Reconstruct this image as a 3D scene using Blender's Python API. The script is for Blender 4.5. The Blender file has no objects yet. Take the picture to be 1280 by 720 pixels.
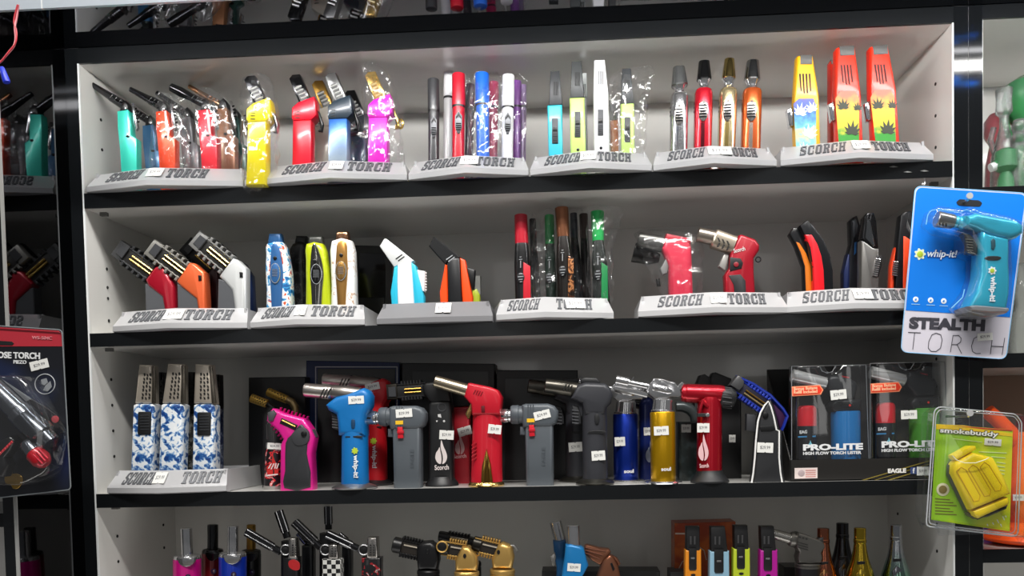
import bpy, bmesh, math, random
from mathutils import Vector, Matrix, noise

# ------------------------------------------------------------------ camera
SC = bpy.context.scene
COL = SC.collection
FPX, PPX, PPY = 1000.25, 659.487, 567.338
CR = Vector((0.99839984, 0.05237361, -0.02132518))
CU = Vector((0.01944029, 0.0362389, 0.99915405))
CW = Vector((-0.05310211, 0.99796981, -0.03516275))
CC = Vector((0.62442, -1.01998, 0.27488))
cam_d = bpy.data.cameras.new('camera')
cam = bpy.data.objects.new('camera', cam_d)
COL.objects.link(cam)
cam_d.sensor_fit = 'HORIZONTAL'
cam_d.sensor_width = 36.0
cam_d.lens = FPX / 1280 * 36
cam_d.shift_x = (640 - PPX) / 1280
cam_d.shift_y = (PPY - 360) / 1280
cam_d.clip_start = 0.02
m = Matrix((CR, CU, -CW)).transposed().to_4x4()
m.translation = CC
cam.matrix_world = m
SC.camera = cam

# ------------------------------------------------------------------ world, lamps, exposure
SC.view_settings.view_transform = 'Standard'
SC.view_settings.look = 'None'
SC.view_settings.gamma = 1
SC.view_settings.exposure = 0.0
SC.cycles.max_bounces = 10
SC.cycles.transparent_max_bounces = 24
SC.cycles.caustics_reflective = False
SC.cycles.caustics_refractive = False
wd = bpy.data.worlds.new('store')
SC.world = wd
wd.use_nodes = True
wd.node_tree.nodes['Background'].inputs[0].default_value = (0.95, 0.97, 1.0, 1)
wd.node_tree.nodes['Background'].inputs[1].default_value = 0.11

def area(name, loc, target, sx, sy, power, col=(1, 1, 1)):
    l = bpy.data.lights.new(name, 'AREA')
    l.shape = 'RECTANGLE'; l.size = sx; l.size_y = sy; l.energy = power; l.color = col
    o = bpy.data.objects.new(name, l); COL.objects.link(o)
    o.location = loc
    d = Vector(target) - Vector(loc)
    o.rotation_euler = d.to_track_quat('-Z', 'Y').to_euler()
    return o
# the shop's ceiling lamp, then the strip lamp behind the canopy's front rail
area('ceiling_lamp', (0.7, -1.30, 1.95), (0.6, 0.0, 0.40), 1.5, 0.10, 52, (1.0, 0.97, 0.92))
area('canopy_strip_lamp', (0.60, -0.149, 0.764), (0.60, 0.0, 0.64), 1.75, 0.012, 4.3, (1.0, 0.985, 0.96))
for tx in (-1.1, 0.1, 1.25, 2.4):  # unseen tubes overhead, put in so the chrome shows bright streaks
    area('added_ceiling_tube', (tx, -3.0, 2.45), (tx, -3.0, 0.0), 0.07, 2.4, 5.0, (1.0, 0.985, 0.96))
# unseen tall light panels behind the camera, added for upright highlights in chrome
for tx in (-0.95, 0.3, 1.75):
    area('added_aisle_panel', (tx, -3.6, 0.85), (tx * .6 + .24, 0.0, 0.45), 0.26, 1.5, 1.6, (1.0, 0.985, 0.96))
# unseen lamp low in front, lighting the undersides of the shelves
area('unseen_low_lamp', (0.57, -0.30, -0.40), (0.57, 0.02, 0.6), 1.7, 0.22, 2.6, (1.0, 0.985, 0.96))

# ------------------------------------------------------------------ helpers
def ray(px, py):
    return CR * ((px - PPX) / FPX) - CU * ((py - PPY) / FPX) + CW
def A(px, py, Y):
    d = ray(px, py)
    return CC + d * ((Y - CC.y) / d.y)
def onz(px, py, z):
    d = ray(px, py)
    return CC + d * ((z - CC.z) / d.z)
def kk(Y):
    return (Y - CC.y) / FPX
def proj(v):
    v = Vector(v) - CC; d = v.dot(CW)
    return PPX + FPX * v.dot(CR) / d, PPY - FPX * v.dot(CU) / d
def crop(ox, oy, s):
    return lambda *pts: [(ox + p[0] / s, oy + p[1] / s) + tuple(p[2:]) for p in pts]
def lin(c):
    c = c / 255
    return c / 12.92 if c <= 0.04045 else ((c + 0.055) / 1.055) ** 2.4
def rgb(c):
    if isinstance(c, str):
        c = tuple(int(c[i:i + 2], 16) for i in (0, 2, 4))
    return (lin(c[0]), lin(c[1]), lin(c[2]), 1)

MATS = {}
def newmat(name):
    mt = bpy.data.materials.new(name); mt.use_nodes = True
    nt = mt.node_tree
    return mt, nt, nt.nodes['Principled BSDF']
def link(nt, a, b): nt.links.new(a, b)
def mat(c, rough=.38, metal=0.0, coat=0.0, var=.03, spec=.5, scale=220, emit=None, alpha=None):
    key = ('m', str(c), rough, metal, coat, var, spec, emit, alpha)
    if key in MATS: return MATS[key]
    mt, nt, b = newmat('surface')
    b.inputs['Base Color'].default_value = rgb(c)
    b.inputs['Metallic'].default_value = metal
    b.inputs['Specular IOR Level'].default_value = spec
    b.inputs['Coat Weight'].default_value = coat
    b.inputs['Coat Roughness'].default_value = .08
    tc = nt.nodes.new('ShaderNodeTexCoord')
    n = nt.nodes.new('ShaderNodeTexNoise'); n.inputs['Scale'].default_value = scale; n.inputs['Detail'].default_value = 2
    link(nt, tc.outputs['Object'], n.inputs['Vector'])
    mr = nt.nodes.new('ShaderNodeMapRange')
    mr.inputs['To Min'].default_value = max(0.02, rough * (1 - var)); mr.inputs['To Max'].default_value = rough * (1 + var)
    link(nt, n.outputs['Fac'], mr.inputs['Value']); link(nt, mr.outputs[0], b.inputs['Roughness'])
    if emit:
        b.inputs['Emission Color'].default_value = rgb(c); b.inputs['Emission Strength'].default_value = emit
    if alpha is not None: b.inputs['Alpha'].default_value = alpha
    MATS[key] = mt
    return mt
def ramp_mat(key, kind, scale, stops, rough=.3, metal=0, coat=.3, detail=3, dist=0.0, const=True, stretch=(1, 1, 1)):
    """a pattern printed on the thing: noise or cells through a colour ramp"""
    if key in MATS: return MATS[key]
    mt, nt, b = newmat('printed_surface')
    tc = nt.nodes.new('ShaderNodeTexCoord'); mp = nt.nodes.new('ShaderNodeMapping')
    mp.inputs['Scale'].default_value = stretch
    link(nt, tc.outputs['Object'], mp.inputs['Vector'])
    if kind == 'noise':
        n = nt.nodes.new('ShaderNodeTexNoise'); n.inputs['Detail'].default_value = detail; n.inputs['Distortion'].default_value = dist
        n.inputs['Scale'].default_value = scale; out = n.outputs['Fac']
    elif kind == 'voronoi':
        n = nt.nodes.new('ShaderNodeTexVoronoi'); n.inputs['Scale'].default_value = scale; out = n.outputs['Color']
    elif kind == 'checker':
        n = nt.nodes.new('ShaderNodeTexChecker'); n.inputs['Scale'].default_value = scale; out = n.outputs['Fac']
    elif kind == 'z':
        n = nt.nodes.new('ShaderNodeSeparateXYZ'); out = None
        link(nt, mp.outputs[0], n.inputs[0])
        mm = nt.nodes.new('ShaderNodeMath'); mm.operation = 'MULTIPLY'; mm.inputs[1].default_value = scale
        nn = nt.nodes.new('ShaderNodeTexNoise'); nn.inputs['Scale'].default_value = 130
        link(nt, tc.outputs['Object'], nn.inputs['Vector'])
        m2 = nt.nodes.new('ShaderNodeMath'); m2.operation = 'MULTIPLY_ADD'; m2.inputs[1].default_value = dist; 
        link(nt, n.outputs['Z'], mm.inputs[0]); link(nt, nn.outputs['Fac'], m2.inputs[0]); link(nt, mm.outputs[0], m2.inputs[2]); out = m2.outputs[0]
    if kind != 'z': link(nt, mp.outputs[0], n.inputs['Vector'])
    r = nt.nodes.new('ShaderNodeValToRGB')
    r.color_ramp.interpolation = 'CONSTANT' if const else 'LINEAR'
    el = r.color_ramp.elements
    el[0].position = stops[0][0]; el[0].color = rgb(stops[0][1])
    el[1].position = stops[1][0]; el[1].color = rgb(stops[1][1])
    for s, c in stops[2:]:
        e = el.new(s); e.color = rgb(c)
    link(nt, out, r.inputs[0]); link(nt, r.outputs[0], b.inputs['Base Color'])
    b.inputs['Roughness'].default_value = rough; b.inputs['Metallic'].default_value = metal; b.inputs['Coat Weight'].default_value = coat
    MATS[key] = mt
    return mt
def film(key='film', rough=.11, gloss=.105, tint='ffffff', bump=.4, scale=70, haze=.012):
    """clear plastic: lets nearly all light through and glints"""
    if key in MATS: return MATS[key]
    mt = bpy.data.materials.new('clear_plastic'); mt.use_nodes = True
    nt = mt.node_tree; nt.nodes.clear()
    out = nt.nodes.new('ShaderNodeOutputMaterial'); mx = nt.nodes.new('ShaderNodeMixShader')
    tr = nt.nodes.new('ShaderNodeBsdfTransparent'); tr.inputs[0].default_value = rgb(tint)
    gl = nt.nodes.new('ShaderNodeBsdfGlossy'); gl.inputs['Roughness'].default_value = rough
    lw = nt.nodes.new('ShaderNodeLayerWeight'); lw.inputs['Blend'].default_value = .25
    ma = nt.nodes.new('ShaderNodeMath'); ma.operation = 'MULTIPLY_ADD'; ma.inputs[1].default_value = gloss * 2.2; ma.inputs[2].default_value = gloss * .5
    ma.use_clamp = True
    tc = nt.nodes.new('ShaderNodeTexCoord'); vo = nt.nodes.new('ShaderNodeTexVoronoi'); vo.inputs['Scale'].default_value = scale
    vo.feature = 'DISTANCE_TO_EDGE'
    bu = nt.nodes.new('ShaderNodeBump'); bu.inputs['Strength'].default_value = bump; bu.inputs['Distance'].default_value = .004
    mp = nt.nodes.new('ShaderNodeMapping'); mp.inputs['Rotation'].default_value = (0, .35, 0); mp.inputs['Scale'].default_value = (1, 1, .22)
    link(nt, tc.outputs['Object'], mp.inputs['Vector']); link(nt, mp.outputs[0], vo.inputs['Vector']); link(nt, vo.outputs['Distance'], bu.inputs['Height'])
    link(nt, bu.outputs[0], gl.inputs['Normal']); link(nt, bu.outputs[0], lw.inputs['Normal'])
    link(nt, lw.outputs['Facing'], ma.inputs[0]); link(nt, ma.outputs[0], mx.inputs[0])
    hz = nt.nodes.new('ShaderNodeMixShader'); hz.inputs[0].default_value = haze; df = nt.nodes.new('ShaderNodeBsdfDiffuse'); df.inputs[0].default_value = (.9, .9, .92, 1)
    link(nt, tr.outputs[0], hz.inputs[1]); link(nt, df.outputs[0], hz.inputs[2])
    link(nt, hz.outputs[0], mx.inputs[1]); link(nt, gl.outputs[0], mx.inputs[2]); link(nt, mx.outputs[0], out.inputs[0])
    MATS[key] = mt
    return mt

CHROME = mat('d4d4d6', .14, .92)
STEEL = mat('aeaaa6', .26, 1)
SATIN = mat('8f8f8f', .32, 1)
DARKCHROME = mat('3c3c3e', .14, .9)
GOLD = mat('e2bc68', .2, .85)
BRASS = mat('a8823f', .3, 1)
ROSE = mat('b98868', .25, 1)
BLACK = mat('0d0d0f', .35)
MATTE = mat('1b1c1e', .55)
GUNMETAL = mat('3b3e42', .42, .3)
RUBBER = mat('26272a', .6)
WHITE = mat('ececec', .4)
GREY = mat('7c7f82', .45)
PAPER = mat('e6e6e2', .7, spec=.2)
INK = mat('2a2a2e', .7)
TAGINK = mat('6a6a6e', .8)

# ---- geometry
def quad_strip(bm, rings, cap0=True, cap1=True, closed=True):
    n = len(rings[0])
    for a, b in zip(rings[:-1], rings[1:]):
        for i in range(n if closed else n - 1):
            j = (i + 1) % n
            try: bm.faces.new((a[i], a[j], b[j], b[i]))
            except ValueError: pass
    if cap0:
        bm.faces.new(list(reversed(rings[0])))
    if cap1:
        bm.faces.new(rings[-1])
def box(bm, lo, hi):
    x0, y0, z0 = lo; x1, y1, z1 = hi
    v = [bm.verts.new(p) for p in ((x0, y0, z0), (x1, y0, z0), (x1, y1, z0), (x0, y1, z0), (x0, y0, z1), (x1, y0, z1), (x1, y1, z1), (x0, y1, z1))]
    for f in ((0, 3, 2, 1), (4, 5, 6, 7), (0, 1, 5, 4), (1, 2, 6, 5), (2, 3, 7, 6), (3, 0, 4, 7)):
        bm.faces.new([v[i] for i in f])
def hexa(bm, p):
    v = [bm.verts.new(q) for q in p]
    for f in ((0, 3, 2, 1), (4, 5, 6, 7), (0, 1, 5, 4), (1, 2, 6, 5), (2, 3, 7, 6), (3, 0, 4, 7)):
        bm.faces.new([v[i] for i in f])
def offset_poly(p, d):
    """move a closed outline (2D) inwards by d"""
    n = len(p); out = []
    ar = sum(p[i][0] * p[(i + 1) % n][1] - p[(i + 1) % n][0] * p[i][1] for i in range(n))
    sg = 1 if ar > 0 else -1
    for i in range(n):
        a = Vector(p[i - 1]); b = Vector(p[i]); c = Vector(p[(i + 1) % n])
        e1 = (b - a); e2 = (c - b)
        if e1.length < 1e-9: e1 = e2
        if e2.length < 1e-9: e2 = e1
        e1 = e1.normalized(); e2 = e2.normalized()
        n1 = Vector((-e1.y, e1.x)) * sg; n2 = Vector((-e2.y, e2.x)) * sg
        mm = n1 + n2
        if mm.length < 1e-6: mm = n1
        mm = mm.normalized()
        k = min(1.6, 1 / max(.35, mm.dot(n1)))
        out.append(b + mm * d * k)
    return out
def smooth_poly(pts, n=4):
    out = []; N = len(pts)
    for i in range(N):
        p0, p1, p2, p3 = [Vector(pts[(i + j) % N][:2]) for j in (-1, 0, 1, 2)]
        for s in range(n):
            t = s / n
            out.append(tuple(.5 * ((2 * p1) + (p2 - p0) * t + (2 * p0 - 5 * p1 + 4 * p2 - p3) * t * t + (3 * p1 - p0 - 3 * p2 + p3) * t ** 3)))
    return out
def smooth_path(pts, n=6):
    out = []; N = len(pts)
    for i in range(N - 1):
        q = [Vector(pts[min(max(i + j, 0), N - 1)]) for j in (-1, 0, 1, 2)]
        for s in range(n):
            t = s / n
            out.append(.5 * ((2 * q[1]) + (q[2] - q[0]) * t + (2 * q[0] - 5 * q[1] + 4 * q[2] - q[3]) * t * t + (3 * q[1] - q[0] - 3 * q[2] + q[3]) * t ** 3))
    out.append(Vector(pts[-1]))
    return out
def puff(bm, pts, Y, d, r=None, segs=3, sm=0, back=True):
    """outline in pixels at depth Y, half thickness d (m), edges rounded by r (m)"""
    if sm: pts = smooth_poly(pts, sm)
    P = [A(p[0], p[1], Y) for p in pts]
    Q = [(v.x, v.z) for v in P]
    n = len(Q)
    ar = sum(Q[i][0] * Q[(i + 1) % n][1] - Q[(i + 1) % n][0] * Q[i][1] for i in range(n))
    if ar < 0: Q.reverse()
    if r is None: r = d * .6
    ry = min(r, d * .98)
    for _ in range(8):          # keep the rounding small enough for narrow places
        q = offset_poly(Q, r)
        if all((q[i] - q[i - 1]).dot(Vector(Q[i]) - Vector(Q[i - 1])) >= 0 for i in range(len(Q))): break
        r *= .72
    rings = []
    steps = [(k / segs) * math.pi / 2 for k in range(segs + 1)]
    prof = [(r * (1 - math.sin(a)), -d + ry * (1 - math.cos(a))) for a in steps]
    # front inset -> full outline -> back
    for ins, y in prof[0:]:
        rings.append((ins, y))
    for ins, y in reversed(prof):
        rings.append((ins, -y))
    R = []
    for ins, y in rings:
        q = offset_poly(Q, ins) if ins > 1e-7 else Q
        R.append([bm.verts.new((v[0], Y + y, v[1])) for v in q])
    n = len(Q)
    for a, b in zip(R[:-1], R[1:]):
        for i in range(n):
            j = (i + 1) % n
            bm.faces.new((a[i], b[i], b[j], a[j]))
    bm.faces.new(R[0]); bm.faces.new(list(reversed(R[-1])))
def rod(bm, a, b, prof, Y, n=16, e=2.0, dr=1.0, Y2=None, cap=True):
    """straight lofted rod from pixel a to pixel b; prof = [(t, half width px[, depth ratio])]"""
    pa = A(a[0], a[1], Y); pb = A(b[0], b[1], Y if Y2 is None else Y2)
    d = (pb - pa); dn = d.normalized()
    u = Vector((dn.z, 0, -dn.x)); u = u.normalized() if u.length > 1e-6 else Vector((1, 0, 0))
    v = u.cross(dn).normalized()
    rings = []
    for pr in prof:
        t, w = pr[0], pr[1] * kk(Y)
        q = pr[2] if len(pr) > 2 else dr
        c = pa + d * t
        ring = []
        for i in range(n):
            th = 2 * math.pi * i / n
            cs, sn = math.cos(th), math.sin(th)
            k = (abs(cs) ** e + abs(sn) ** e) ** (-1 / e)
            ring.append(bm.verts.new(c + u * (w * k * cs) + v * (w * q * k * sn)))
        rings.append(ring)
    quad_strip(bm, rings, cap, cap)
def bent(bm, pts, Y, n=14, e=2.0, dr=1.0):
    """lofted path through [(px, py, half width px[, dy])]"""
    C = [A(p[0], p[1], Y + (p[3] if len(p) > 3 else 0)) for p in pts]
    rings = []
    for i, c in enumerate(C):
        d = (C[min(i + 1, len(C) - 1)] - C[max(i - 1, 0)]).normalized()
        u = Vector((d.z, 0, -d.x)); u = u.normalized() if u.length > 1e-6 else Vector((1, 0, 0))
        v = u.cross(d).normalized(); w = pts[i][2] * kk(Y)
        ring = []
        for j in range(n):
            th = 2 * math.pi * j / n; cs, sn = math.cos(th), math.sin(th)
            k = (abs(cs) ** e + abs(sn) ** e) ** (-1 / e)
            ring.append(bm.verts.new(c + u * (w * k * cs) + v * (w * dr * k * sn)))
        rings.append(ring)
    quad_strip(bm, rings)
def tube(bm, P, r, n=8, closed=False):
    P = [Vector(p) for p in P]; rings = []; N = len(P)
    up = Vector((0, 1, 0))
    for i, c in enumerate(P):
        a = P[(i - 1) % N] if closed else P[max(i - 1, 0)]
        b = P[(i + 1) % N] if closed else P[min(i + 1, N - 1)]
        d = (b - a); d = d.normalized() if d.length > 1e-9 else Vector((0, 0, 1))
        u = d.cross(up)
        u = u.normalized() if u.length > 1e-3 else d.cross(Vector((1, 0, 0))).normalized()
        v = u.cross(d)
        rings.append([bm.verts.new(c + (u * math.cos(2 * math.pi * j / n) + v * math.sin(2 * math.pi * j / n)) * r) for j in range(n)])
    if closed: rings.append(rings[0]); quad_strip(bm, rings, False, False)
    else: quad_strip(bm, rings)
def ptube(bm, pts, Y, r_px, n=8, closed=False):
    tube(bm, [A(p[0], p[1], Y + (p[2] if len(p) > 2 else 0)) for p in pts], r_px * kk(Y), n, closed)
def lathe(bm, c, prof, n=24):
    """rings round a vertical axis at c=(x,y): prof [(z, r)]"""
    R = [[bm.verts.new((c[0] + r * math.cos(2 * math.pi * i / n), c[1] + r * math.sin(2 * math.pi * i / n), z)) for i in range(n)] for z, r in prof]
    quad_strip(bm, R)
def disc(bm, px, py, rx, Y, d=.002, ry=None, n=16, rnd_=.3):
    ry = rx if ry is None else ry
    puff(bm, [(px + rx * math.cos(2 * math.pi * i / n), py + ry * math.sin(2 * math.pi * i / n)) for i in range(n)], Y, d, d * rnd_ * 2, 2)

NAMES = {}
def finish(name, bm, m, parent=None, sharp=35, stuff=False):
    base = Vector(parent.get('_o', (0, 0, 0))) if parent else Vector()
    bmesh.ops.recalc_face_normals(bm, faces=bm.faces[:])
    me = bpy.data.meshes.new(name)
    if base.length: bmesh.ops.translate(bm, verts=bm.verts[:], vec=-base)
    for f in bm.faces: f.smooth = True
    bm.to_mesh(me); bm.free()
    me.set_sharp_from_angle(angle=math.radians(sharp))
    me.materials.append(m)
    o = bpy.data.objects.new(name, me); COL.objects.link(o)
    if parent:
        o.parent = parent; o['_o'] = tuple(base)
    if stuff: o['kind'] = 'stuff'
    return o
class B:
    """collects shapes for one mesh:  B().puff(..).rod(..).to('name', material, parent)"""
    def __init__(s): s.bm = bmesh.new()
    def __getattr__(s, k):
        f = globals()[k]
        def g(*a, **kw):
            f(s.bm, *a, **kw); return s
        return g
    def to(s, name, m, parent=None, label=None, **kw):
        o = finish(name, s.bm, m, parent, **kw)
        if label: o['label'] = label
        return o
def thing(name, label, cat, loc, group=None):
    o = bpy.data.objects.new(name, None); COL.objects.link(o)
    o.empty_display_size = .02
    o.location = loc; o['_o'] = tuple(loc); o['label'] = label; o['category'] = cat
    if group: o['group'] = group
    return o
def tag(o, label, cat, group=None):
    o['label'] = label; o['category'] = cat
    if group: o['group'] = group
    return o

# ---- lettering
TXT = {}
def text_geo(s, bold=0.0, shear=0.0):
    k = (s, bold, shear)
    if k not in TXT:
        cu = bpy.data.curves.new('t', 'FONT'); cu.body = s; cu.offset = bold; cu.shear = shear; cu.resolution_u = 3
        cu.fill_mode = 'FRONT'; cu.extrude = 0
        o = bpy.data.objects.new('t', cu)
        me = o.to_mesh()
        V = [v.co.copy() for v in me.vertices]; Fs = [list(p.vertices) for p in me.polygons]
        o.to_mesh_clear(); bpy.data.objects.remove(o); bpy.data.curves.remove(cu)
        x0 = min(v.x for v in V); x1 = max(v.x for v in V); y0 = min(v.y for v in V); y1 = max(v.y for v in V)
        TXT[k] = ([((v.x - x0) / (x1 - x0), (v.y - y0) / (y1 - y0)) for v in V], Fs)
    return TXT[k]
def lettering(s, O, U, V, m, parent, name='lettering', thick=.0004, bold=0.0, shear=0.0, label=None):
    """writing filling the parallelogram O, O+U, O+V in space (bounding box of the glyphs)"""
    P, Fs = text_geo(s, bold, shear)
    O, U, V = Vector(O), Vector(U), Vector(V)
    N = U.cross(V).normalized() * thick
    bm = bmesh.new()
    vs = [bm.verts.new(O + U * a + V * b + N) for a, b in P]
    for f in Fs:
        try: bm.faces.new([vs[i] for i in f])
        except ValueError: pass
    bmesh.ops.remove_doubles(bm, verts=bm.verts[:], dist=1e-7)
    ret = bmesh.ops.extrude_face_region(bm, geom=bm.faces[:])
    bmesh.ops.translate(bm, verts=[v for v in ret['geom'] if isinstance(v, bmesh.types.BMVert)], vec=-N * 2)
    o = finish(name, bm, m, parent)
    if label: o['label'] = label
    return o
def ptext(s, a, b, h, Y, m, parent, name='lettering', **kw):
    """writing with its lower left at pixel a, lower right at pixel b, h pixels high, at depth Y"""
    O = A(a[0], a[1], Y); U = A(b[0], b[1], Y) - O
    n = Vector((-U.z, 0, U.x)).normalized()
    return lettering(s, O, U, n * (h * kk(Y)), m, parent, name, **kw)
def price(px, py, w, h, Y, parent, ang=0, s='$29.99'):
    """white paper price sticker, two labels wide, with its faint print"""
    ca, sa = math.cos(math.radians(ang)), math.sin(math.radians(ang))
    def q(x, y): return (px + x * ca + y * sa, py - x * sa + y * ca)
    W, H = w / 2, h / 2
    pts = [q(-W, -H), q(-W * .12, -H), q(0, -H * .82), q(W * .12, -H), q(W, -H), q(W, H), q(W * .12, H), q(0, H * .82), q(-W * .12, H), q(-W, H)]
    t = B().puff(pts, Y, .0003, .0001, 1).to('price_tag', PAPER, parent)
    ptext(s, q(-W * .62, H * .36), q(W * .62, H * .36), h * .36, Y - .0004, TAGINK, t, 'price_print', thick=.0001)
    return t

# slab-faced capitals for the tray fronts, drawn from strokes in a 1 x 1 cell
def _st(*bars): return [((x0, y0), (x1, y0), (x1, y1), (x0, y1)) for x0, y0, x1, y1 in bars]
SLAB = {
    'S': _st((.06, .52, .36, .9), (.64, .1, .94, .48), (.2, .88, .8, 1), (.2, 0, .8, .12), (.8, .66, .92, 1), (.08, 0, .2, .34)) + [((.06, .56), (.36, .66), (.94, .44), (.64, .34))],
    'C': _st((.06, .12, .38, .88), (.2, .88, .8, 1), (.2, 0, .8, .12), (.74, .62, .92, 1), (.74, .05, .92, .36)),
    'O': _st((.05, .12, .37, .88), (.63, .12, .95, .88), (.2, .88, .8, 1), (.2, 0, .8, .12)),
    'R': _st((.12, .1, .42, .9), (.02, 0, .5, .1), (.02, .9, .74, 1), (.62, .56, .92, .92), (.42, .46, .78, .56)) + [((.5, .46), (.78, .46), (.98, 0), (.66, 0))],
    'H': _st((.1, .1, .36, .9), (.64, .1, .9, .9), (0, 0, .45, .1), (.55, 0, 1, .1), (0, .9, .45, 1), (.55, .9, 1, 1), (.36, .44, .64, .56)),
    'T': _st((.34, .1, .66, .9), (.18, 0, .82, .1), (.02, .88, .98, 1), (.02, .64, .12, .9), (.88, .64, .98, .9)),
}
def slab(s, O, U, V, m, parent, thick=.0012, name='lettering'):
    O, U, V = Vector(O), Vector(U), Vector(V); N = U.cross(V).normalized() * thick
    bm = bmesh.new(); n = len(s); cw = 1 / n
    for i, ch in enumerate(s):
        for q in SLAB[ch]:
            pts = [O + U * (cw * (i + .04 + .9 * x)) + V * y for x, y in q]
            hexa(bm, [p - N * .3 for p in pts] + [p + N for p in pts])
    return finish(name, bm, m, parent)

# ---- clear bags
def wrapper(parent, pts, Y, d, seed=0, name='clear_bag', amp=.0035, key='film'):
    """crumpled clear bag: an outline in pixels, inflated, with creases"""
    pts = smooth_poly(pts, 3)
    P = [A(p[0], p[1], Y) for p in pts]
    cx = sum(v.x for v in P) / len(P)
    zs = [v.z for v in P]; z0, z1 = min(zs), max(zs)
    Q = [(v.x, v.z) for v in P]
    def span(z):
        xs = []
        for i in range(len(Q)):
            a, b = Q[i], Q[(i + 1) % len(Q)]
            if (a[1] - z) * (b[1] - z) <= 0 and a[1] != b[1]:
                xs.append(a[0] + (z - a[1]) / (b[1] - a[1]) * (b[0] - a[0]))
        return (min(xs), max(xs)) if len(xs) > 1 else None
    rows, n = 34, 36
    bm = bmesh.new(); rings = []
    for i in range(rows + 1):
        z = z0 + (z1 - z0) * (.004 + .992 * i / rows)
        s = span(z)
        if not s: continue
        x0, x1 = s; t = i / rows
        flat = d * (1 - max(0, (t - .72) / .28) ** 2 * .9)
        ring = []
        for j in range(n):
            th = 2 * math.pi * j / n
            p = Vector(((x0 + x1) / 2 + (x1 - x0) / 2 * math.cos(th), Y + flat * math.sin(th), z))
            q = Vector((math.cos(th) * 2.2, math.sin(th) * 2.2, z * 55 + seed * 7.3))
            w = noise.noise(q) * amp + (abs(noise.noise(Vector((q.x * 2.6 + 3, q.y * 2.6 + z * 40, q.z * 1.1 + seed)))) - .2) * amp * 1.3
            p.x += math.cos(th) * w; p.y += math.sin(th) * w * 1.3
            ring.append(bm.verts.new(p))
        rings.append(ring)
    quad_strip(bm, rings, True, True)
    return finish(name, bm, film(key), parent, sharp=22)

# ------------------------------------------------------------------ the cabinet
W = 1.10
DEP = .2098
ZT, Z1, Z1B, Z2, Z2B, Z3, Z3B, Z4 = .75436, .58794, .56957, .40701, .39029, .19662, .17913, .004
FLOOR_Z = -.85
ZRAIL = .7392
ZC = .774          # underside of the canopy
def laminate(name, c, rough, spec=.5, coat=0.0):
    mt, nt, b = newmat(name)
    tc = nt.nodes.new('ShaderNodeTexCoord')
    n = nt.nodes.new('ShaderNodeTexNoise'); n.inputs['Scale'].default_value = 9; n.inputs['Detail'].default_value = 6
    link(nt, tc.outputs['Object'], n.inputs['Vector'])
    mx = nt.nodes.new('ShaderNodeMix'); mx.data_type = 'RGBA'
    a = rgb(c); mx.inputs[6].default_value = tuple(x * .975 for x in a[:3]) + (1,); mx.inputs[7].default_value = tuple(min(1, x * 1.015) for x in a[:3]) + (1,)
    link(nt, n.outputs['Fac'], mx.inputs[0]); link(nt, mx.outputs[2], b.inputs['Base Color'])
    mr = nt.nodes.new('ShaderNodeMapRange'); mr.inputs['To Min'].default_value = rough * .94; mr.inputs['To Max'].default_value = rough * 1.07
    n2 = nt.nodes.new('ShaderNodeTexNoise'); n2.inputs['Scale'].default_value = 40; n2.inputs['Detail'].default_value = 5
    link(nt, tc.outputs['Object'], n2.inputs['Vector']); link(nt, n2.outputs['Fac'], mr.inputs['Value']); link(nt, mr.outputs[0], b.inputs['Roughness'])
    b.inputs['Specular IOR Level'].default_value = spec; b.inputs['Coat Weight'].default_value = coat; b.inputs['Coat Roughness'].default_value = .05
    return mt
WHITE_LAM = laminate('white_laminate', 'dddcd8', .2, .5, .35)
BLACK_LAM = laminate('black_laminate', '121416', .22, .4)
POST_LAM = laminate('black_gloss_post', '121416', .09)
EDGE = mat('e4e6e6', .4)
def mirror_mat(name, c, rough=.03):
    mt, nt, b = newmat(name)
    b.inputs['Metallic'].default_value = 1; b.inputs['Base Color'].default_value = rgb(c)
    tc = nt.nodes.new('ShaderNodeTexCoord'); n = nt.nodes.new('ShaderNodeTexNoise'); n.inputs['Scale'].default_value = 25
    mr = nt.nodes.new('ShaderNodeMapRange'); mr.inputs['To Min'].default_value = rough * .6; mr.inputs['To Max'].default_value = rough * 1.6
    link(nt, tc.outputs['Object'], n.inputs['Vector']); link(nt, n.outputs['Fac'], mr.inputs['Value']); link(nt, mr.outputs[0], b.inputs['Roughness'])
    return mt
SMOKED = mirror_mat('smoked_black_gloss', '4a4b4e')
CANOPY_GLOSS = mirror_mat('canopy_black_gloss', '74757a')
ALU = mat('ccd6e0', .35, .4)

fl = B().box((-1.6, -3.2, FLOOR_Z - .02), (2.8, DEP + .04, FLOOR_Z)).to('floor', laminate('floor_tiles', '77736c', .4))
fl['kind'] = 'structure'
wl = B().box((-1.6, DEP + .04, FLOOR_Z), (2.8, DEP + .08, 1.3)).to('wall_back', mat('6b6b69', .8))
wl['kind'] = 'structure'

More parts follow.
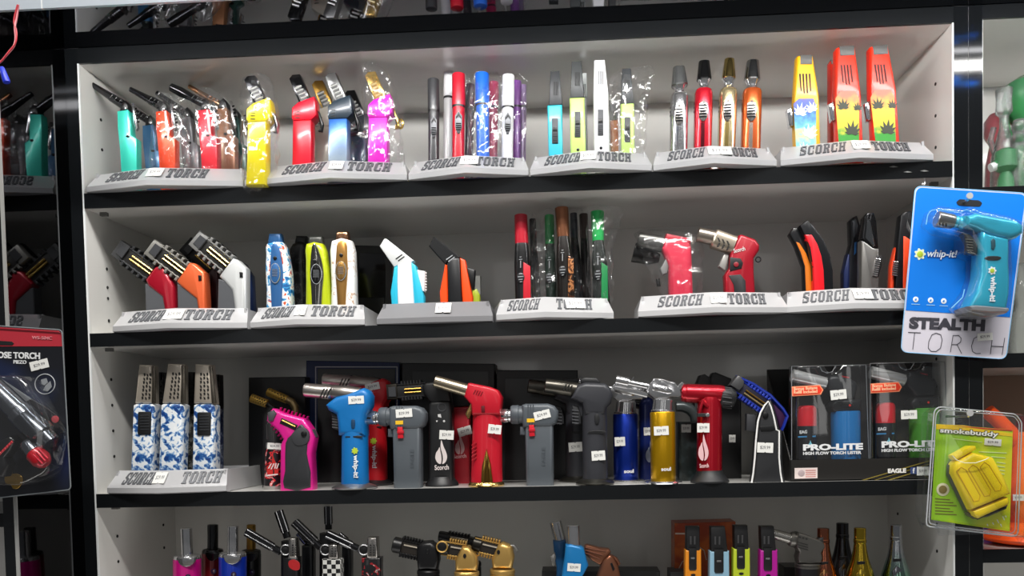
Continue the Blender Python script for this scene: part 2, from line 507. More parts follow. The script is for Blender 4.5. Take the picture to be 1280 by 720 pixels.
cab = thing('display_cabinet', 'white cabinet with black shelf edges holding rows of torch lighters', 'cabinet', (W / 2, DEP / 2, FLOOR_Z))
T = .018
B().box((0, .0008, FLOOR_Z), (-.0155, DEP, ZC)).to('side_panel', WHITE_LAM, cab)
B().box((W, .0008, FLOOR_Z), (W + .0165, DEP, ZC)).to('side_panel', WHITE_LAM, cab)
B().box((0, DEP - .002, FLOOR_Z), (W, DEP + .02, ZC)).to('back_panel', WHITE_LAM, cab)
B().box((0, .0022, ZT), (W, DEP, ZC)).to('top_panel', WHITE_LAM, cab)
B().box((-.0165, -.0012, ZT), (W + .0165, .0022, ZC - .0002)).to('top_fascia', BLACK_LAM, cab)
for x0, x1 in ((-.0175, -.0014), (W + .0010, W + .0182)):
    B().box((x0, -.0015, FLOOR_Z), (x1, .0008, ZC - .0004)).to('post', POST_LAM, cab)
for x0, x1 in ((-.0014, .0006), (W - .0008, W + .0010)):
    B().box((x0, -.0012, FLOOR_Z), (x1, .0012, ZT)).to('edge_strip', EDGE, cab)
for za, zb in ((Z1, Z1B), (Z2, Z2B), (Z3, Z3B), (Z4, Z4 - .018)):
    s = B().box((0.0006, .0016, zb), (W - .0008, DEP - .002, za)).to('shelf', WHITE_LAM, cab)
    B().box((0.0006, -.0010, zb - .0004), (W - .0008, .0016, za + .0004)).to('front_edge', BLACK_LAM, s, label='black front edge')
# peg holes and shelf clips in the side panels, scuffs on the edges
HOLE = mat('151515', .9)
h = B()
for z in [.10, .135, .21, .245, .28, .315, .35, .43, .46, .475, .5, .62, .66, .70]:
    for y in (.045, DEP - .04):
        for x in (.0004, W - .0004):
            h.tube([(x - .0004, y, z), (x + .0004, y, z)], .0021, 10)
h.to('peg_hole', HOLE, cab, stuff=True)
h = B()
for zb in (Z1B, Z2B, Z3B):
    for x0, x1 in ((.008, .017), (W - .017, W - .008)):
        h.box((x0, .02, zb - .0045), (x1, .026, zb))
h.to('shelf_clip', mat('5a5a58', .5), cab, stuff=True)
for x, y, z in ((1.065, -.0016, .577), (1.045, -.0016, .5765), (1.028, -.0016, .5835)):
    B().puff([proj((x - .005, y, z)), proj((x, y, z + .0012)), proj((x + .006, y, z - .0006)), proj((x, y, z - .001))], y, .0002, .0001, 1).to('scuff', mat('8a8a88', .7), cab)
hk = thing('shelf_hook', 'small white hook under the top shelf near the right post', 'hook', (1.068, .004, Z1B))
B().tube([(1.068, .004, Z1B), (1.068, .0035, Z1B - .006), (1.0665, .002, Z1B - .0085), (1.064, .0005, Z1B - .0075)], .0011, 8).to('hook', WHITE, hk)

# canopy over the shelves: black gloss underside, pale front rail, lamp strip
can = thing('light_canopy', 'pale metal rail and black gloss underside of the canopy over the shelves', 'canopy', (W / 2, -.05, ZC))
B().box((-.4, -.1585, ZC + .0004), (W + .6, DEP, ZC + .02)).to('gloss_underside', CANOPY_GLOSS, can)
for x0, x1 in ((-.4, .0600), (.0616, .7), (.7016, W + .6)):
    B().box((x0, -.1625, ZRAIL), (x1, -.1587, ZC + .09)).to('front_rail', ALU, can)
B().box((.0600, -.1620, ZRAIL), (.0616, -.1587, ZC + .09)).to('rail_joint', EDGE, can)

# black gloss end panel of the deeper cabinet on the left, that mirrors the shelves
lc = thing('side_cabinet', 'deeper black cabinet at the left with a mirror-like gloss end panel', 'cabinet', (-.1, -.06, FLOOR_Z))
B().box((-.0215, -.1255, FLOOR_Z), (-.0177, .05, ZC - .0006)).to('gloss_panel', SMOKED, lc, label='black gloss panel mirroring the shelves')
B().box((-.0217, -.1268, FLOOR_Z), (-.0176, -.1255, ZC - .0006)).to('edge_strip', mat('9a9a98', .35), lc)
B().box((-.0355, -.1255, FLOOR_Z), (-.0216, -.11, ZC - .0006)).to('post', POST_LAM, lc)
B().box((-.4, .04, FLOOR_Z), (-.0215, .05, ZC - .0006)).to('back_panel', WHITE_LAM, lc)
for za, zb in ((.186, .17), (.39, .374), (.575, .56)):
    B().box((-.4, -.1245, zb), (-.0216, .04, za)).to('shelf', BLACK_LAM, lc)

# the neighbouring cabinet on the right
X0 = W + .0365
rc = thing('right_cabinet', 'second white cabinet at the right holding glass pipes and orange silicone pieces', 'cabinet', (X0 + .2, DEP / 2, FLOOR_Z))
B().box((W + .0186, -.0015, FLOOR_Z), (X0 - .0016, .0008, ZC - .0004)).to('post', POST_LAM, rc)
B().box((X0 - .0200, .0008, FLOOR_Z), (X0, DEP, ZC - .0005)).to('side_panel', WHITE_LAM, rc)
B().box((X0, DEP - .002, FLOOR_Z), (X0 + .5, DEP + .02, ZC)).to('back_panel', WHITE_LAM, rc)
B().box((X0 - .017, -.0012, .7574), (X0 + .5, .0022, ZC - .0002)).to('top_fascia', BLACK_LAM, rc)
B().box((X0, .0022, .7574), (X0 + .5, DEP, ZC)).to('top_panel', WHITE_LAM, rc)
RZ = ((.5545, .538), (.351, .3342), (.1085, .0925))
for za, zb in RZ:
    s = B().box((X0, .0016, zb), (X0 + .5, DEP - .002, za)).to('shelf', WHITE_LAM, rc)
    B().box((X0 - .0012, -.0010, zb - .0004), (X0 + .5, .0016, za + .0004)).to('front_edge', BLACK_LAM, s)
B().box((X0, DEP - .006, .109), (X0 + .5, DEP - .002, .334)).to('brown_back', mat('7d6656', .45), rc, label='brown board at the back of the third compartment')  # brown sheet across the back of the third compartment
B().box((W + .01825, -.0010, FLOOR_Z), (W + .0186, .0008, ZC - .0006)).to('edge_strip', mat('a8a8a6', .5), rc)

# pink wires with a blue connector hanging below the rail
wr = thing('lamp_wire', 'pink and red twisted lamp wires ending in a blue connector below the rail', 'wire', A(22, 10, -.162))
pw = smooth_path([A(23, 6, -.163), A(21, 22, -.164), A(18.5, 34, -.166), A(19.5, 48, -.166), A(17, 58, -.166), A(9, 68, -.167), A(0, 78, -.167), A(-14, 86, -.167)], 5)
B().tube(pw, .0010, 8).to('wire', mat('e08a92', .4), wr)
pw = smooth_path([A(22, 6, -.1645), A(17.5, 26, -.1655), A(20.5, 40, -.1665), A(19, 54, -.1675), A(10, 66, -.1685), A(1, 77, -.1685), A(-14, 88, -.168)], 5)
B().tube(pw, .0009, 8).to('wire', mat('c0303c', .4), wr)
cn = A(2, 82, -.168); c2 = A(10, 103, -.168)
B().rod((2, 84), (8.5, 103), [(0, 2.2), (.1, 3.2), (.8, 4.4), (1, 4.2)], -.168, 12).to('connector', mat('1430c8', .35), wr)

# ------------------------------------------------------------------ display trays
TRAY = mat('c8c8ca', .3, .3)
TRAY_IN = mat('8d8d8f', .5, .2)
TRAY_DARK = mat('77777a', .55)
def price3(O, U, V, parent, s='$29.99'):
    O, U, V = Vector(O), Vector(U), Vector(V); N = U.cross(V).normalized()
    out = [(0, 0), (.44, 0), (.5, .1), (.56, 0), (1, 0), (1, 1), (.56, 1), (.5, .9), (.44, 1), (0, 1)]
    bm = bmesh.new()
    a = [bm.verts.new(O + U * x + V * y + N * .0002) for x, y in out]; b = [bm.verts.new(O + U * x + V * y + N * .0008) for x, y in out]
    quad_strip(bm, [a, b])
    t = finish('price_tag', bm, PAPER, parent)
    lettering(s, O + U * .16 + V * .3 + N * .0008, U * .68, V * .4, TAGINK, t, 'price_print', .0001)
TRAYS = []
def tray(label, xl, xr, xm, py, zs, letters=True, Y0=-.002, bulge=.02, h=.03, depth=.135, m=TRAY, yaw=0.0, sp=((.22, .86), (.14, .84)), tagat=None, stag=(-.05, .12), flare=0.0, ink=None):
    L = A(xl, py, Y0).x; R = A(xr, py, Y0).x; M = A(xm, py, Y0 - bulge).x
    cx = (L + R) / 2
    rot = Matrix.Rotation(yaw, 3, 'Z')
    def w(x, y, z):
        v = rot @ Vector((x - cx, y - Y0, 0)); return Vector((v.x + cx, v.y + Y0, z))
    t = thing('display_tray', label, 'tray', (cx, Y0 + depth / 2, zs + .0005), 'grey display trays of the torches')
    cols = [(L, Y0, .006), (M, Y0 - bulge, 0), (R, Y0, -.006)]
    prof = [(.003, .0006), (.0, .002), (.0, .0085), (.0015, .0098), (.019, h - .0006), (.0205, h), (.0232, h - .001), (.012, .0098), (.012, .0006)]
    bm = bmesh.new(); G = []
    for x, y, ins in cols:
        G.append([bm.verts.new(w(x + ins * min(1, max(0, z - .0098) / (h - .0098)), y + dy, zs + z)) for dy, z in prof])
    quad_strip(bm, G)
    bw = flare
    for sgn, x in ((1, L), (-1, R)):
        xo = x + sgn * .004; xb = x + sgn * .004 - sgn * bw; yb = Y0 + depth
        p = []
        for z in (zs + .0006, zs + h - .001):
            ins = .002 * sgn if z > zs + .01 else 0
            p += [w(xo + ins, Y0 + .0125, z), w(xo + ins + sgn * .0025, Y0 + .0125, z), w(xb + ins + sgn * .0025, yb, z), w(xb + ins, yb, z)]
        hexa(bm, p)
    hexa(bm, [w(L + .004 - bw, Y0 + depth - .003, zs + .0006), w(R - .004 + bw, Y0 + depth - .003, zs + .0006), w(R - .004 + bw, Y0 + depth, zs + .0006), w(L + .004 - bw, Y0 + depth, zs + .0006),
              w(L + .006 - bw, Y0 + depth - .003, zs + h - .001), w(R - .006 + bw, Y0 + depth - .003, zs + h - .001), w(R - .006 + bw, Y0 + depth, zs + h - .001), w(L + .006 - bw, Y0 + depth, zs + h - .001)])
    hexa(bm, [w(L + .005, Y0 + .004, zs + .0006), w(R - .005, Y0 + .004, zs + .0006), w(R - .005, Y0 + depth - .002, zs + .0006), w(L + .005, Y0 + depth - .002, zs + .0006),
              w(L + .005, Y0 + .004, zs + .0026), w(R - .005, Y0 + .004, zs + .0026), w(R - .005, Y0 + depth - .002, zs + .0026), w(L + .005, Y0 + depth - .002, zs + .0026)])
    finish('tray_body', bm, m, t)
    def face(a, b):
        """a point on the sloped front: a in -1..1 across, b in 0..1 up"""
        i, f = (0, a + 1) if a < 0 else (1, a)
        c0, c1 = cols[i], cols[i + 1]
        x = c0[0] + (c1[0] - c0[0]) * f + (c0[2] + (c1[2] - c0[2]) * f) * b
        y = c0[1] + (c1[1] - c0[1]) * f + .0015 + b * .0175
        return w(x, y, zs + .0098 + b * (h - .0104))
    if letters:
        im = ink or mat('66686c', .4, .25)
        (a0, a1), (b0, b1) = sp
        for s, q0, q1 in (('SCORCH', a0 - 1, a1 - 1), ('TORCH', b0, b1)):
            O = face(q0, .14); U = face(q1, .14) - O; V = face(q0, .88) - O + U * .035
            o = slab(s, O, U, V, im, t)
    if tagat is not None or letters:
        q0, q1 = stag
        O = face(q0, .2); U = (face(q1, .2) - O); V = face(q0, .9) - O
        # keep the sticker flat against the face of the half it sits on
        U = U + Vector((0, -.0012, 0))
        price3(O + Vector((0, -.0012, 0)), U, V, t)
    return t

def zpy(z, Y, px=640):
    """pixel row of height z at depth Y"""
    p = A(px, 0, Y); q = A(px, 100, Y)
    return (p.z - z) / ((p.z - q.z) / 100)
tray('first grey tray of the top shelf with long-nozzle torches and a yellowish right end', 108, 304, 183, 238, Z1, sp=((.28, .84), (.17, .60)), stag=(-.04, .14))
tray('second tray of the top shelf holding the red, blue and magenta torches', 306, 509, 412, 236, Z1, sp=((.42, .9), (.2, .78)), stag=(-.02, .16))
tray('third tray of the top shelf with the black, red, blue and white pen torches', 511, 661, 582, 235, Z1, sp=((.2, .85), (.14, .78)), stag=(-.1, .2))
tray('fourth tray of the top shelf with flat cyan, lime and white lighters', 663, 815, 738, 229, Z1, sp=((.22, .82), (.12, .68)), stag=(-.16, .1))
tray('fifth tray of the top shelf with four shiny metal pen torches', 817, 971, 893, 222, Z1, sp=((.22, .84), (.22, .72)), stag=(-.08, .3))
tray('rightmost tray of the top shelf with yellow and red leaf-print lighters', 976, 1167, 1075, 214, Z1, sp=((.24, .84), (.2, .72)), stag=(-.06, .16))
tray('white-lit tray at the left of the second shelf with red, orange and white torches', 141, 309, 210, 415, Z2, sp=((.24, .84), (.16, .78)), stag=(-.12, .16))
tray('tray of the second shelf with four egg-shaped torches', 313, 456, 370, 411, Z2, sp=((.2, .84), (.18, .84)), stag=(-.06, .12))
tray('plain dark grey tray without lettering under the cyan and orange torches', 471, 616, 545, 409, Z2, letters=False, bulge=.004, m=TRAY_DARK, tagat=1, stag=(-.02, .26))
tray('tray of the second shelf holding marker-shaped torches in clear bags', 621, 768, 680, 405, Z2, sp=((.2, .86), (.16, .7)), stag=(.32, .6), yaw=.09, flare=.012)
tray('tray of the second shelf under the two pistol torches', 798, 985, 895, 399, Z2, sp=((.24, .83), (.18, .72)), stag=(-.05, .16))
tray('tray of the second shelf partly behind the blue blister card', 984, 1168, 1070, 390, Z2, sp=((.22, .92), (.2, .86)), stag=(.0, .24))
tray('tray of the third shelf with three blue and white floral torches', 134, 283, 197, 615, Z3, sp=((.24, .86), (.3, .9)), stag=(-.14, .08))

# ------------------------------------------------------------------ top shelf, long-nozzle torches
a_ = crop(90, 60, 3.6)
def long_torch(label, dx, dy, c, noz, Y, group, hw=4.6, tip=2.3, nm=CHROME, bag=None, half=None, zs=Z1):
    if nm is CHROME: nm = mat('444447', .1, .95); hw *= 1.25; tip *= 1.2
    ox, oy = dx * 3.6, dy * 3.6
    def q(*p): return a_(*[(x + ox, y + oy) for x, y in p])
    c0 = A(*q((265, 560))[0], Y)
    t = thing('torch_lighter', label, 'lighter', (c0.x, Y, zs + .0032), group)
    bot = zpy(zs + .0032, Y, q((270, 0))[0][0])
    body = q((215, 292), (266, 284), (272, 330), (279, 400), (303, 415)) + [(q((306, 0))[0][0], bot), (q((238, 0))[0][0], bot)] + q((228, 480), (217, 370))
    B().puff(body, Y, .0075, .0025, 2).to('handle', mat(c, .32, .25, .4), t)
    if half:
        B().puff(q((250, 290), (264, 286), (270, 330), (278, 402), (262, 402), (254, 330)), Y, .0079, .003, 2).to('side_cover', half, t)
    B().puff(q((226, 296), (230, 262), (250, 243), (264, 262), (268, 290)), Y, .0078, .003, 2).to('collar', BLACK, t)
    B().disc(*q((241, 272))[0], 1.6, Y - .0078, .001).to('screw', CHROME, t)
    B().disc(*q((252, 398))[0], 2.4, Y - .0074, .0012, 1.6).to('rivet', DARKCHROME, t)
    n0, n1 = noz
    nz = B().rod(n0, n1, [(0, tip * .8), (.01, tip * 1.15), (.3, tip * 1.4), (.6, hw * .85), (.62, hw * .95), (1, hw)], Y, 16).to('nozzle', nm, t)
    v = B()
    for k in range(3):
        f = .62 + .11 * k
        x, y = n0[0] + (n1[0] - n0[0]) * f, n0[1] + (n1[1] - n0[1]) * f
        v.rod((x - 1.5, y + .6), (x + 2.1, y - 3.4), [(0, .8), (1, .8)], Y - hw * kk(Y) * .82, 8)
    v.to('vent_slot', mat('e0e0e0', .15, 1), nz, stuff=True)
    lv = B().puff(q((271, 250), (281, 250), (288, 300), (301, 362), (292, 374), (279, 335)), Y, .003, .0012, 2).to('lever', CHROME, t)
    s = B()
    for k in range(5):
        x, y = q((280 + k * 3, 278 + k * 15))[0]
        s.rod((x - 1, y), (x + 3.2, y - 2.2), [(0, .9), (1, .9)], Y, 8)
    s.to('lever_rib', DARKCHROME, lv, stuff=True)
    if bag:
        wrapper(t, bag, Y, .0105, seed=int(dx), amp=.002)
    return t
G1 = 'long-nozzle torches in the first tray of the top shelf'
long_torch('teal torch with a long thin chrome nozzle, leftmost on the top shelf', 0, 0, '40dcc4', ((110.8, 103), (157, 133)), .032, G1)
long_torch('orange-red torch with a long thin chrome nozzle in a clear bag', 47.8, .5, 'ff4a14', ((162.8, 111.5), (203.5, 133.5)), .032, G1, half=mat('d9d5d2', .3, .3), bag=[(196, 118), (220, 120), (234, 150), (238, 210), (236, 228), (192, 228), (190, 160)])
long_torch('bright red torch with a thick black chrome nozzle in a clear bag', 100, -1, 'f0102c', ((214, 109), (258, 131)), .032, G1, hw=5.4, tip=4.4, nm=DARKCHROME, half=mat('d9d5d2', .3, .3), bag=[(248, 112), (276, 120), (292, 155), (300, 200), (298, 228), (248, 228), (244, 170)])
long_torch('steel blue torch in a bag standing behind the teal one', 31, 18, '3f78a8', ((150, 128), (188, 152)), .085, G1, hw=4)
long_torch('grey chrome torch in a bag behind the orange-red one', 77, 8, '77767a', ((196, 116), (232, 142)), .085, G1, hw=4, bag=[(214, 120), (238, 124), (244, 170), (242, 226), (216, 226)])
long_torch('copper torch in a bag behind the bright red one', 122, -3, 'a4714e', ((236, 108), (276, 131)), .075, G1, hw=4.2, nm=ROSE)
long_torch('dark green torch in a bag at the back of the first tray', 136, 9, '274a44', ((250, 118), (290, 142)), .10, G1, hw=4.2, nm=ROSE, bag=[(270, 122), (290, 130), (302, 170), (302, 226), (276, 226)])

# angled torches with a ribbed guard
b_ = crop(290, 60, 3.6)
def guard_torch(label, dx, dy, c, cap, gm, Y, group, zs=Z1, lever=BLACK, bag=None, stand=False, g=None, ring=False, lean=0):
    ox, oy = dx * 3.6, dy * 3.6
    def q(*p): return b_(*[(x + ox, y + oy) for x, y in p])
    z0 = zs + (.0006 if stand else .0032)
    bx = q((118, 0))[0][0]
    bot = zpy(z0, Y, bx)
    c0 = A(bx, bot, Y)
    t = thing('torch_lighter', label, 'lighter', (c0.x, Y, z0), group)
    B().puff(q((80, 340), (166, 336), (166 - lean, 500)) + [(q((162 - lean, 0))[0][0], bot), (q((72 - lean, 0))[0][0], bot)] + q((78 - lean, 500)), Y, .0095, .0035, 2).to('handle', c, t)
    cp = B().puff(q((79, 286), (106, 262), (178, 236), (184, 262), (188, 320), (166, 342), (82, 344), (77, 330)), Y, .0105, .002, 2).to('cap', cap, t)
    s = B()
    for k in range(3):
        s.puff(q((84, 290 + k * 14), (104, 290 + k * 14), (104, 293 + k * 14), (84, 293 + k * 14)), Y - .0105, .0006, .0002, 1)
    s.to('cap_groove', BLACK, cp, stuff=True)
    gp = g or ((62, 152), (76, 134), (110, 131), (158, 244), (108, 264))
    gd = B().puff(q(*gp), Y, .007, .002, 2).to('nozzle_guard', gm, t)
    B().puff(q((80, 180), (104, 170), (146, 244), (112, 258)), Y - .0071, .0006, .0002, 1).to('guard_window', BLACK if gm is not GOLDEN else mat('7a5a24', .4, .5), gd)
    s = B()
    for k in range(5):
        x, y = q((90 + k * 9, 184 + k * 15))[0]
        s.rod((x - 2.4, y + 1.2), (x + 6, y - 2.4), [(0, 1.15), (1, 1.15)], Y - .0076, 8)
    s.to('guard_rib', mat('dcdcda', .3, .4) if gm is not GOLDEN else mat('f4e0a8', .3, .5), gd, stuff=True)
    B().puff(q((186, 290), (194, 296), (212, 350), (206, 384), (188, 382), (200, 360)), Y, .0035, .0015, 2).to('lever', lever, t)
    if ring:
        B().ptube([q((218 + 11 * math.cos(u), 360 + 20 * math.sin(u)))[0] for u in [k * math.pi / 6 for k in range(12)]], Y, 1.5, 8, True).to('ring', GOLD, t)
    if bag: wrapper(t, bag, Y, .017, seed=int(dx) + 3)
    return t
GOLDEN = GOLD
G2 = 'angled torches with a ribbed guard on the top shelf'
def plas(c): return mat(c, .3, .12, .35)
guard_torch('bright yellow torch in a clear bag standing in front between two trays', 0, 0, plas('f6e200'), plas('f6e200'), DARKCHROME, -.004, G2, lever=SATIN, stand=True, bag=[(306, 98), (334, 96), (346, 130), (348, 170), (338, 236), (306, 236), (303, 160)])
guard_torch('shiny red torch with a black guard in the second top tray', 56, -1.5, plas('ee1030'), plas('ee1030'), DARKCHROME, .03, G2)
guard_torch('cream torch with a gold guard half hidden behind the red one', 84, 6, plas('b9b4a8'), plas('b9b4a8'), BRASS, .075, G2, lean=22)
guard_torch('blue to grey fading torch with a black cap', 100.5, -3.5, ramp_mat('bluefade', 'z', 11.0, [(0.0, '8e9aa4'), (.45, '9fb0c0'), (.95, '1f66b8'), (1, '1a5cb0')], .28, .3, .3, const=False, dist=.1), plas('23323f'), SATIN, .03, G2, lever=BLACK)
guard_torch('navy torch tucked behind the blue fading one', 124, 18, plas('26405f'), plas('232a33'), DARKCHROME, .085, G2, bag=[(424, 128), (446, 130), (460, 160), (462, 226), (430, 226)])
guard_torch('magenta torch with a gold guard and a gold ring', 150, -5, plas('e814c8'), plas('e814c8'), GOLD, .03, G2, lever=GOLD, ring=True, bag=[(452, 84), (476, 82), (494, 110), (503, 170), (500, 228), (460, 228), (456, 150)])

# ------------------------------------------------------------------ pen torches
c_ = crop(490, 60, 3.6)
def pen(label, o, cap_a, cap_b, w, low, c, Y, zs=Z1, switch=True, capc=None, bag=None, group='round pen torches of the third top tray'):
    """cap from cap_a to cap_b (crop px), width w, body on to low"""
    def q(*p): return c_(*p)
    a, b = q(cap_a)[0], q(cap_b)[0]
    l = q(low)[0]
    bot = zpy(zs + .0032, Y, l[0]); d = (l[0] - b[0]) / (l[1] - b[1])
    e = (b[0] + d * (bot - b[1]), bot)
    hw = w / 3.6 / 2
    c0 = A(e[0], e[1], Y)
    t = thing('pen_torch', label, 'lighter', (c0.x, Y, zs + .0032), group)
    m_ = mat(c, .34, .1, .3)
    B().rod(b, e, [(0, hw * .9), (.03, hw * .94), (1, hw * .94)], Y, 20).to('barrel', m_, t)
    B().rod(b, (b[0] + d * 2.4, b[1] + 2.4), [(0, hw * 1.0), (1, hw * 1.0)], Y, 20).to('ring_band', BLACK, t)
    B().rod(a, b, [(0, hw * .8), (.01, hw * .96), (.04, hw), (1, hw * 1.02)], Y, 20).to('cap', mat(capc or c, .34, .1, .3), t)
    if switch:
        def s(x, y): return (b[0] + x * hw + d * y, b[1] + y)
        y0 = Y - hw * kk(Y) * .98
        sw = B().puff([s(-.55, 12), (s(0, 6)[0], s(0, 6)[1]), s(.55, 12), s(.55, 26), s(.2, 34), s(-.2, 34), s(-.55, 26)], y0, .0012, .0006, 2).to('switch', mat('6a6c70', .35, .4), t)
        B().puff([s(-.42, 13), s(0, 8.5), s(.42, 13), s(.42, 16), s(.0, 12), s(-.42, 16)], y0 - .0014, .0006, .0003, 1).to('arrow_mark', BLACK, sw)
        r = B()
        for k in range(4): r.puff([s(-.4, 21 + k * 2.6), s(.4, 21 + k * 2.6), s(.4, 22 + k * 2.6), s(-.4, 22 + k * 2.6)], y0 - .0014, .0005, .0002, 1)
        r.to('grip_rib', DARKCHROME, sw, stuff=True)
    if bag: wrapper(t, bag, Y, .011, seed=int(cap_a[0]), amp=.003)
    return t
pen('dark grey pen torch with a clip, leftmost of the third top tray', 0, (186, 142), (188, 282), 52, (188, 545), '3c3d40', .035)
pen('white capped pen torch behind the dark grey and red ones', 0, (258, 85), (256, 222), 48, (252, 545), 'e9e9ea', .075, switch=False)
pen('red pen torch with a black sliding switch', 0, (300, 118), (300, 262), 58, (298, 530), 'd0142c', .03)
pen('blue pen torch without a visible switch', 0, (405, 116), (407, 256), 62, (410, 530), '1668dc', .03, switch=False, bag=[(590, 96), (618, 104), (630, 110), (632, 224), (592, 224)])
pen('white pen torch with a grey sliding switch', 0, (524, 124), (522, 266), 54, (518, 535), 'eeeef0', .03)
pen('black pen torch wrapped in clear plastic behind the red and blue ones', 0, (352, 165), (350, 268), 40, (346, 530), '302630', .08, switch=False, bag=[(580, 100), (598, 100), (600, 180), (600, 222), (578, 222)])
pen('crimson pen torch wrapped in plastic behind the blue one', 0, (458, 155), (456, 266), 46, (452, 530), 'b01850', .08, switch=False, bag=[(608, 98), (630, 104), (634, 180), (632, 222), (606, 222)])
pen('purple pen torch wrapped in plastic beside the white one', 0, (562, 150), (562, 262), 40, (562, 530), '7a4292', .07, switch=False, bag=[(638, 104), (658, 100), (657, 150), (652, 222), (636, 222)])
pen('pale violet pen torch at the right rear of the third top tray', 0, (588, 168), (588, 262), 34, (586, 530), '9a7fae', .095, switch=False)

# ------------------------------------------------------------------ flat lighters with a slotted head
d_ = crop(650, 60, 3.6)
G4 = 'flat slotted lighters of the fourth top tray'
def flat(label, body, head, c, hc, sw, Y, slots=None, bag=None, swc=None, zs=Z1):
    bx = d_(body[2])[0]
    bot = zpy(zs + .0032, Y, bx[0])
    bp = d_(*body)
    # carry the two lower corners on to the tray floor
    bp = [p if i not in (2, 3) else (p[0] + (bp[2][0] - bp[1][0]) / max(1, bp[2][1] - bp[1][1]) * (bot - p[1]), bot) for i, p in enumerate(bp)]
    c0 = A((bp[2][0] + bp[3][0]) / 2, bot, Y)
    t = thing('flat_lighter', label, 'lighter', (c0.x, Y, zs + .0032), G4)
    B().puff(bp, Y, .0065, .0025, 3).to('body', mat(c, .36, .05, .25), t)
    hd = B().puff(d_(*head), Y, .0058, .002, 2).to('head', mat(hc, .4, .1), t)
    xs = [p[0] for p in head]; ys = [p[1] for p in head]
    cx = (min(xs) + max(xs)) / 2; yt = min(ys)
    s = B()
    for k in (-9, -3, 3, 9):
        s.puff(d_((cx + k - 1.6, yt + 44), (cx + k + 1.6, yt + 44), (cx + k + 1.6, yt + 105), (cx + k - 1.6, yt + 105)), Y - .0058, .0005, .0002, 1)
    s.to('head_slot', mat('141414' if hc != 'e8e8ea' else '55565a', .6), hd, stuff=True)
    if sw:
        x0, x1, y0, y1 = sw
        k = B().puff(d_((x0, y0), (x1, y0), (x1, y1), (x0, y1)), Y - .0064, .0014, .0006, 2).to('switch', mat('4a4c50', .45), t)
        ym = y0 + (y1 - y0) * .35
        B().puff(d_((x0 + 4, ym), (x1 - 4, ym), (x1 - 4, ym + 18), (x0 + 4, ym + 18)), Y - .0078, .001, .0004, 2).to('switch_button', BLACK, k)
        r = B()
        for i in range(5): r.puff(d_((x0 + 4, ym + 28 + i * 9), (x1 - 4, ym + 28 + i * 9), (x1 - 4, ym + 32 + i * 9), (x0 + 4, ym + 32 + i * 9)), Y - .0078, .0006, .0002, 1)
        r.to('grip_rib', mat('303236', .4), k, stuff=True)
        B().disc(*d_(((x0 + x1) / 2 + 2, y1 + 56))[0], 1.9, Y - .0064, .0008).to('gauge_dot', DARKCHROME, t)
    if bag: wrapper(t, bag, Y, .014, seed=int(xs[0]))
    return t
flat('cyan flat lighter with a dark slotted head', [(123, 265), (190, 262), (194, 520), (131, 520)], [(137, 112), (178, 108), (192, 262), (130, 265)], '35c2dc', '37393c', (144, 172, 318, 430), .032)
flat('lime flat lighter with a dark slotted head, unwrapped', [(223, 232), (290, 230), (297, 520), (228, 520)], [(232, 68), (276, 65), (290, 230), (226, 233)], 'c6e87c', '3c3f40', (246, 272, 287, 402), .03)
flat('pale grey flat lighter hidden behind the lime one', [(268, 232), (300, 230), (306, 520), (276, 520)], [(268, 120), (300, 118), (302, 230), (268, 232)], 'b9bdbd', 'b9bdbd', None, .075)
flat('white flat lighter with a white slotted head', [(330, 213), (397, 212), (402, 520), (333, 520)], [(333, 62), (381, 60), (397, 214), (330, 215)], 'ededee', 'e8e8ea', (350, 375, 278, 394), .03)
flat('lime flat lighter with a dark head sealed in a shiny bag', [(452, 258), (512, 255), (515, 515), (456, 515)], [(459, 100), (498, 98), (512, 256), (452, 258)], 'c6e87c', '34373a', (470, 496, 312, 424), .032, bag=[(765, 94), (792, 86), (818, 84), (812, 110), (808, 150), (806, 190), (800, 224), (764, 224), (762, 160)])
flat('orange flat lighter behind the white one and the bag', [(404, 330), (440, 328), (444, 515), (410, 515)], [(406, 240), (438, 238), (440, 328), (404, 330)], 'd0733a', '7a7a7c', None, .09, bag=[(758, 116), (776, 116), (778, 222), (758, 222)])

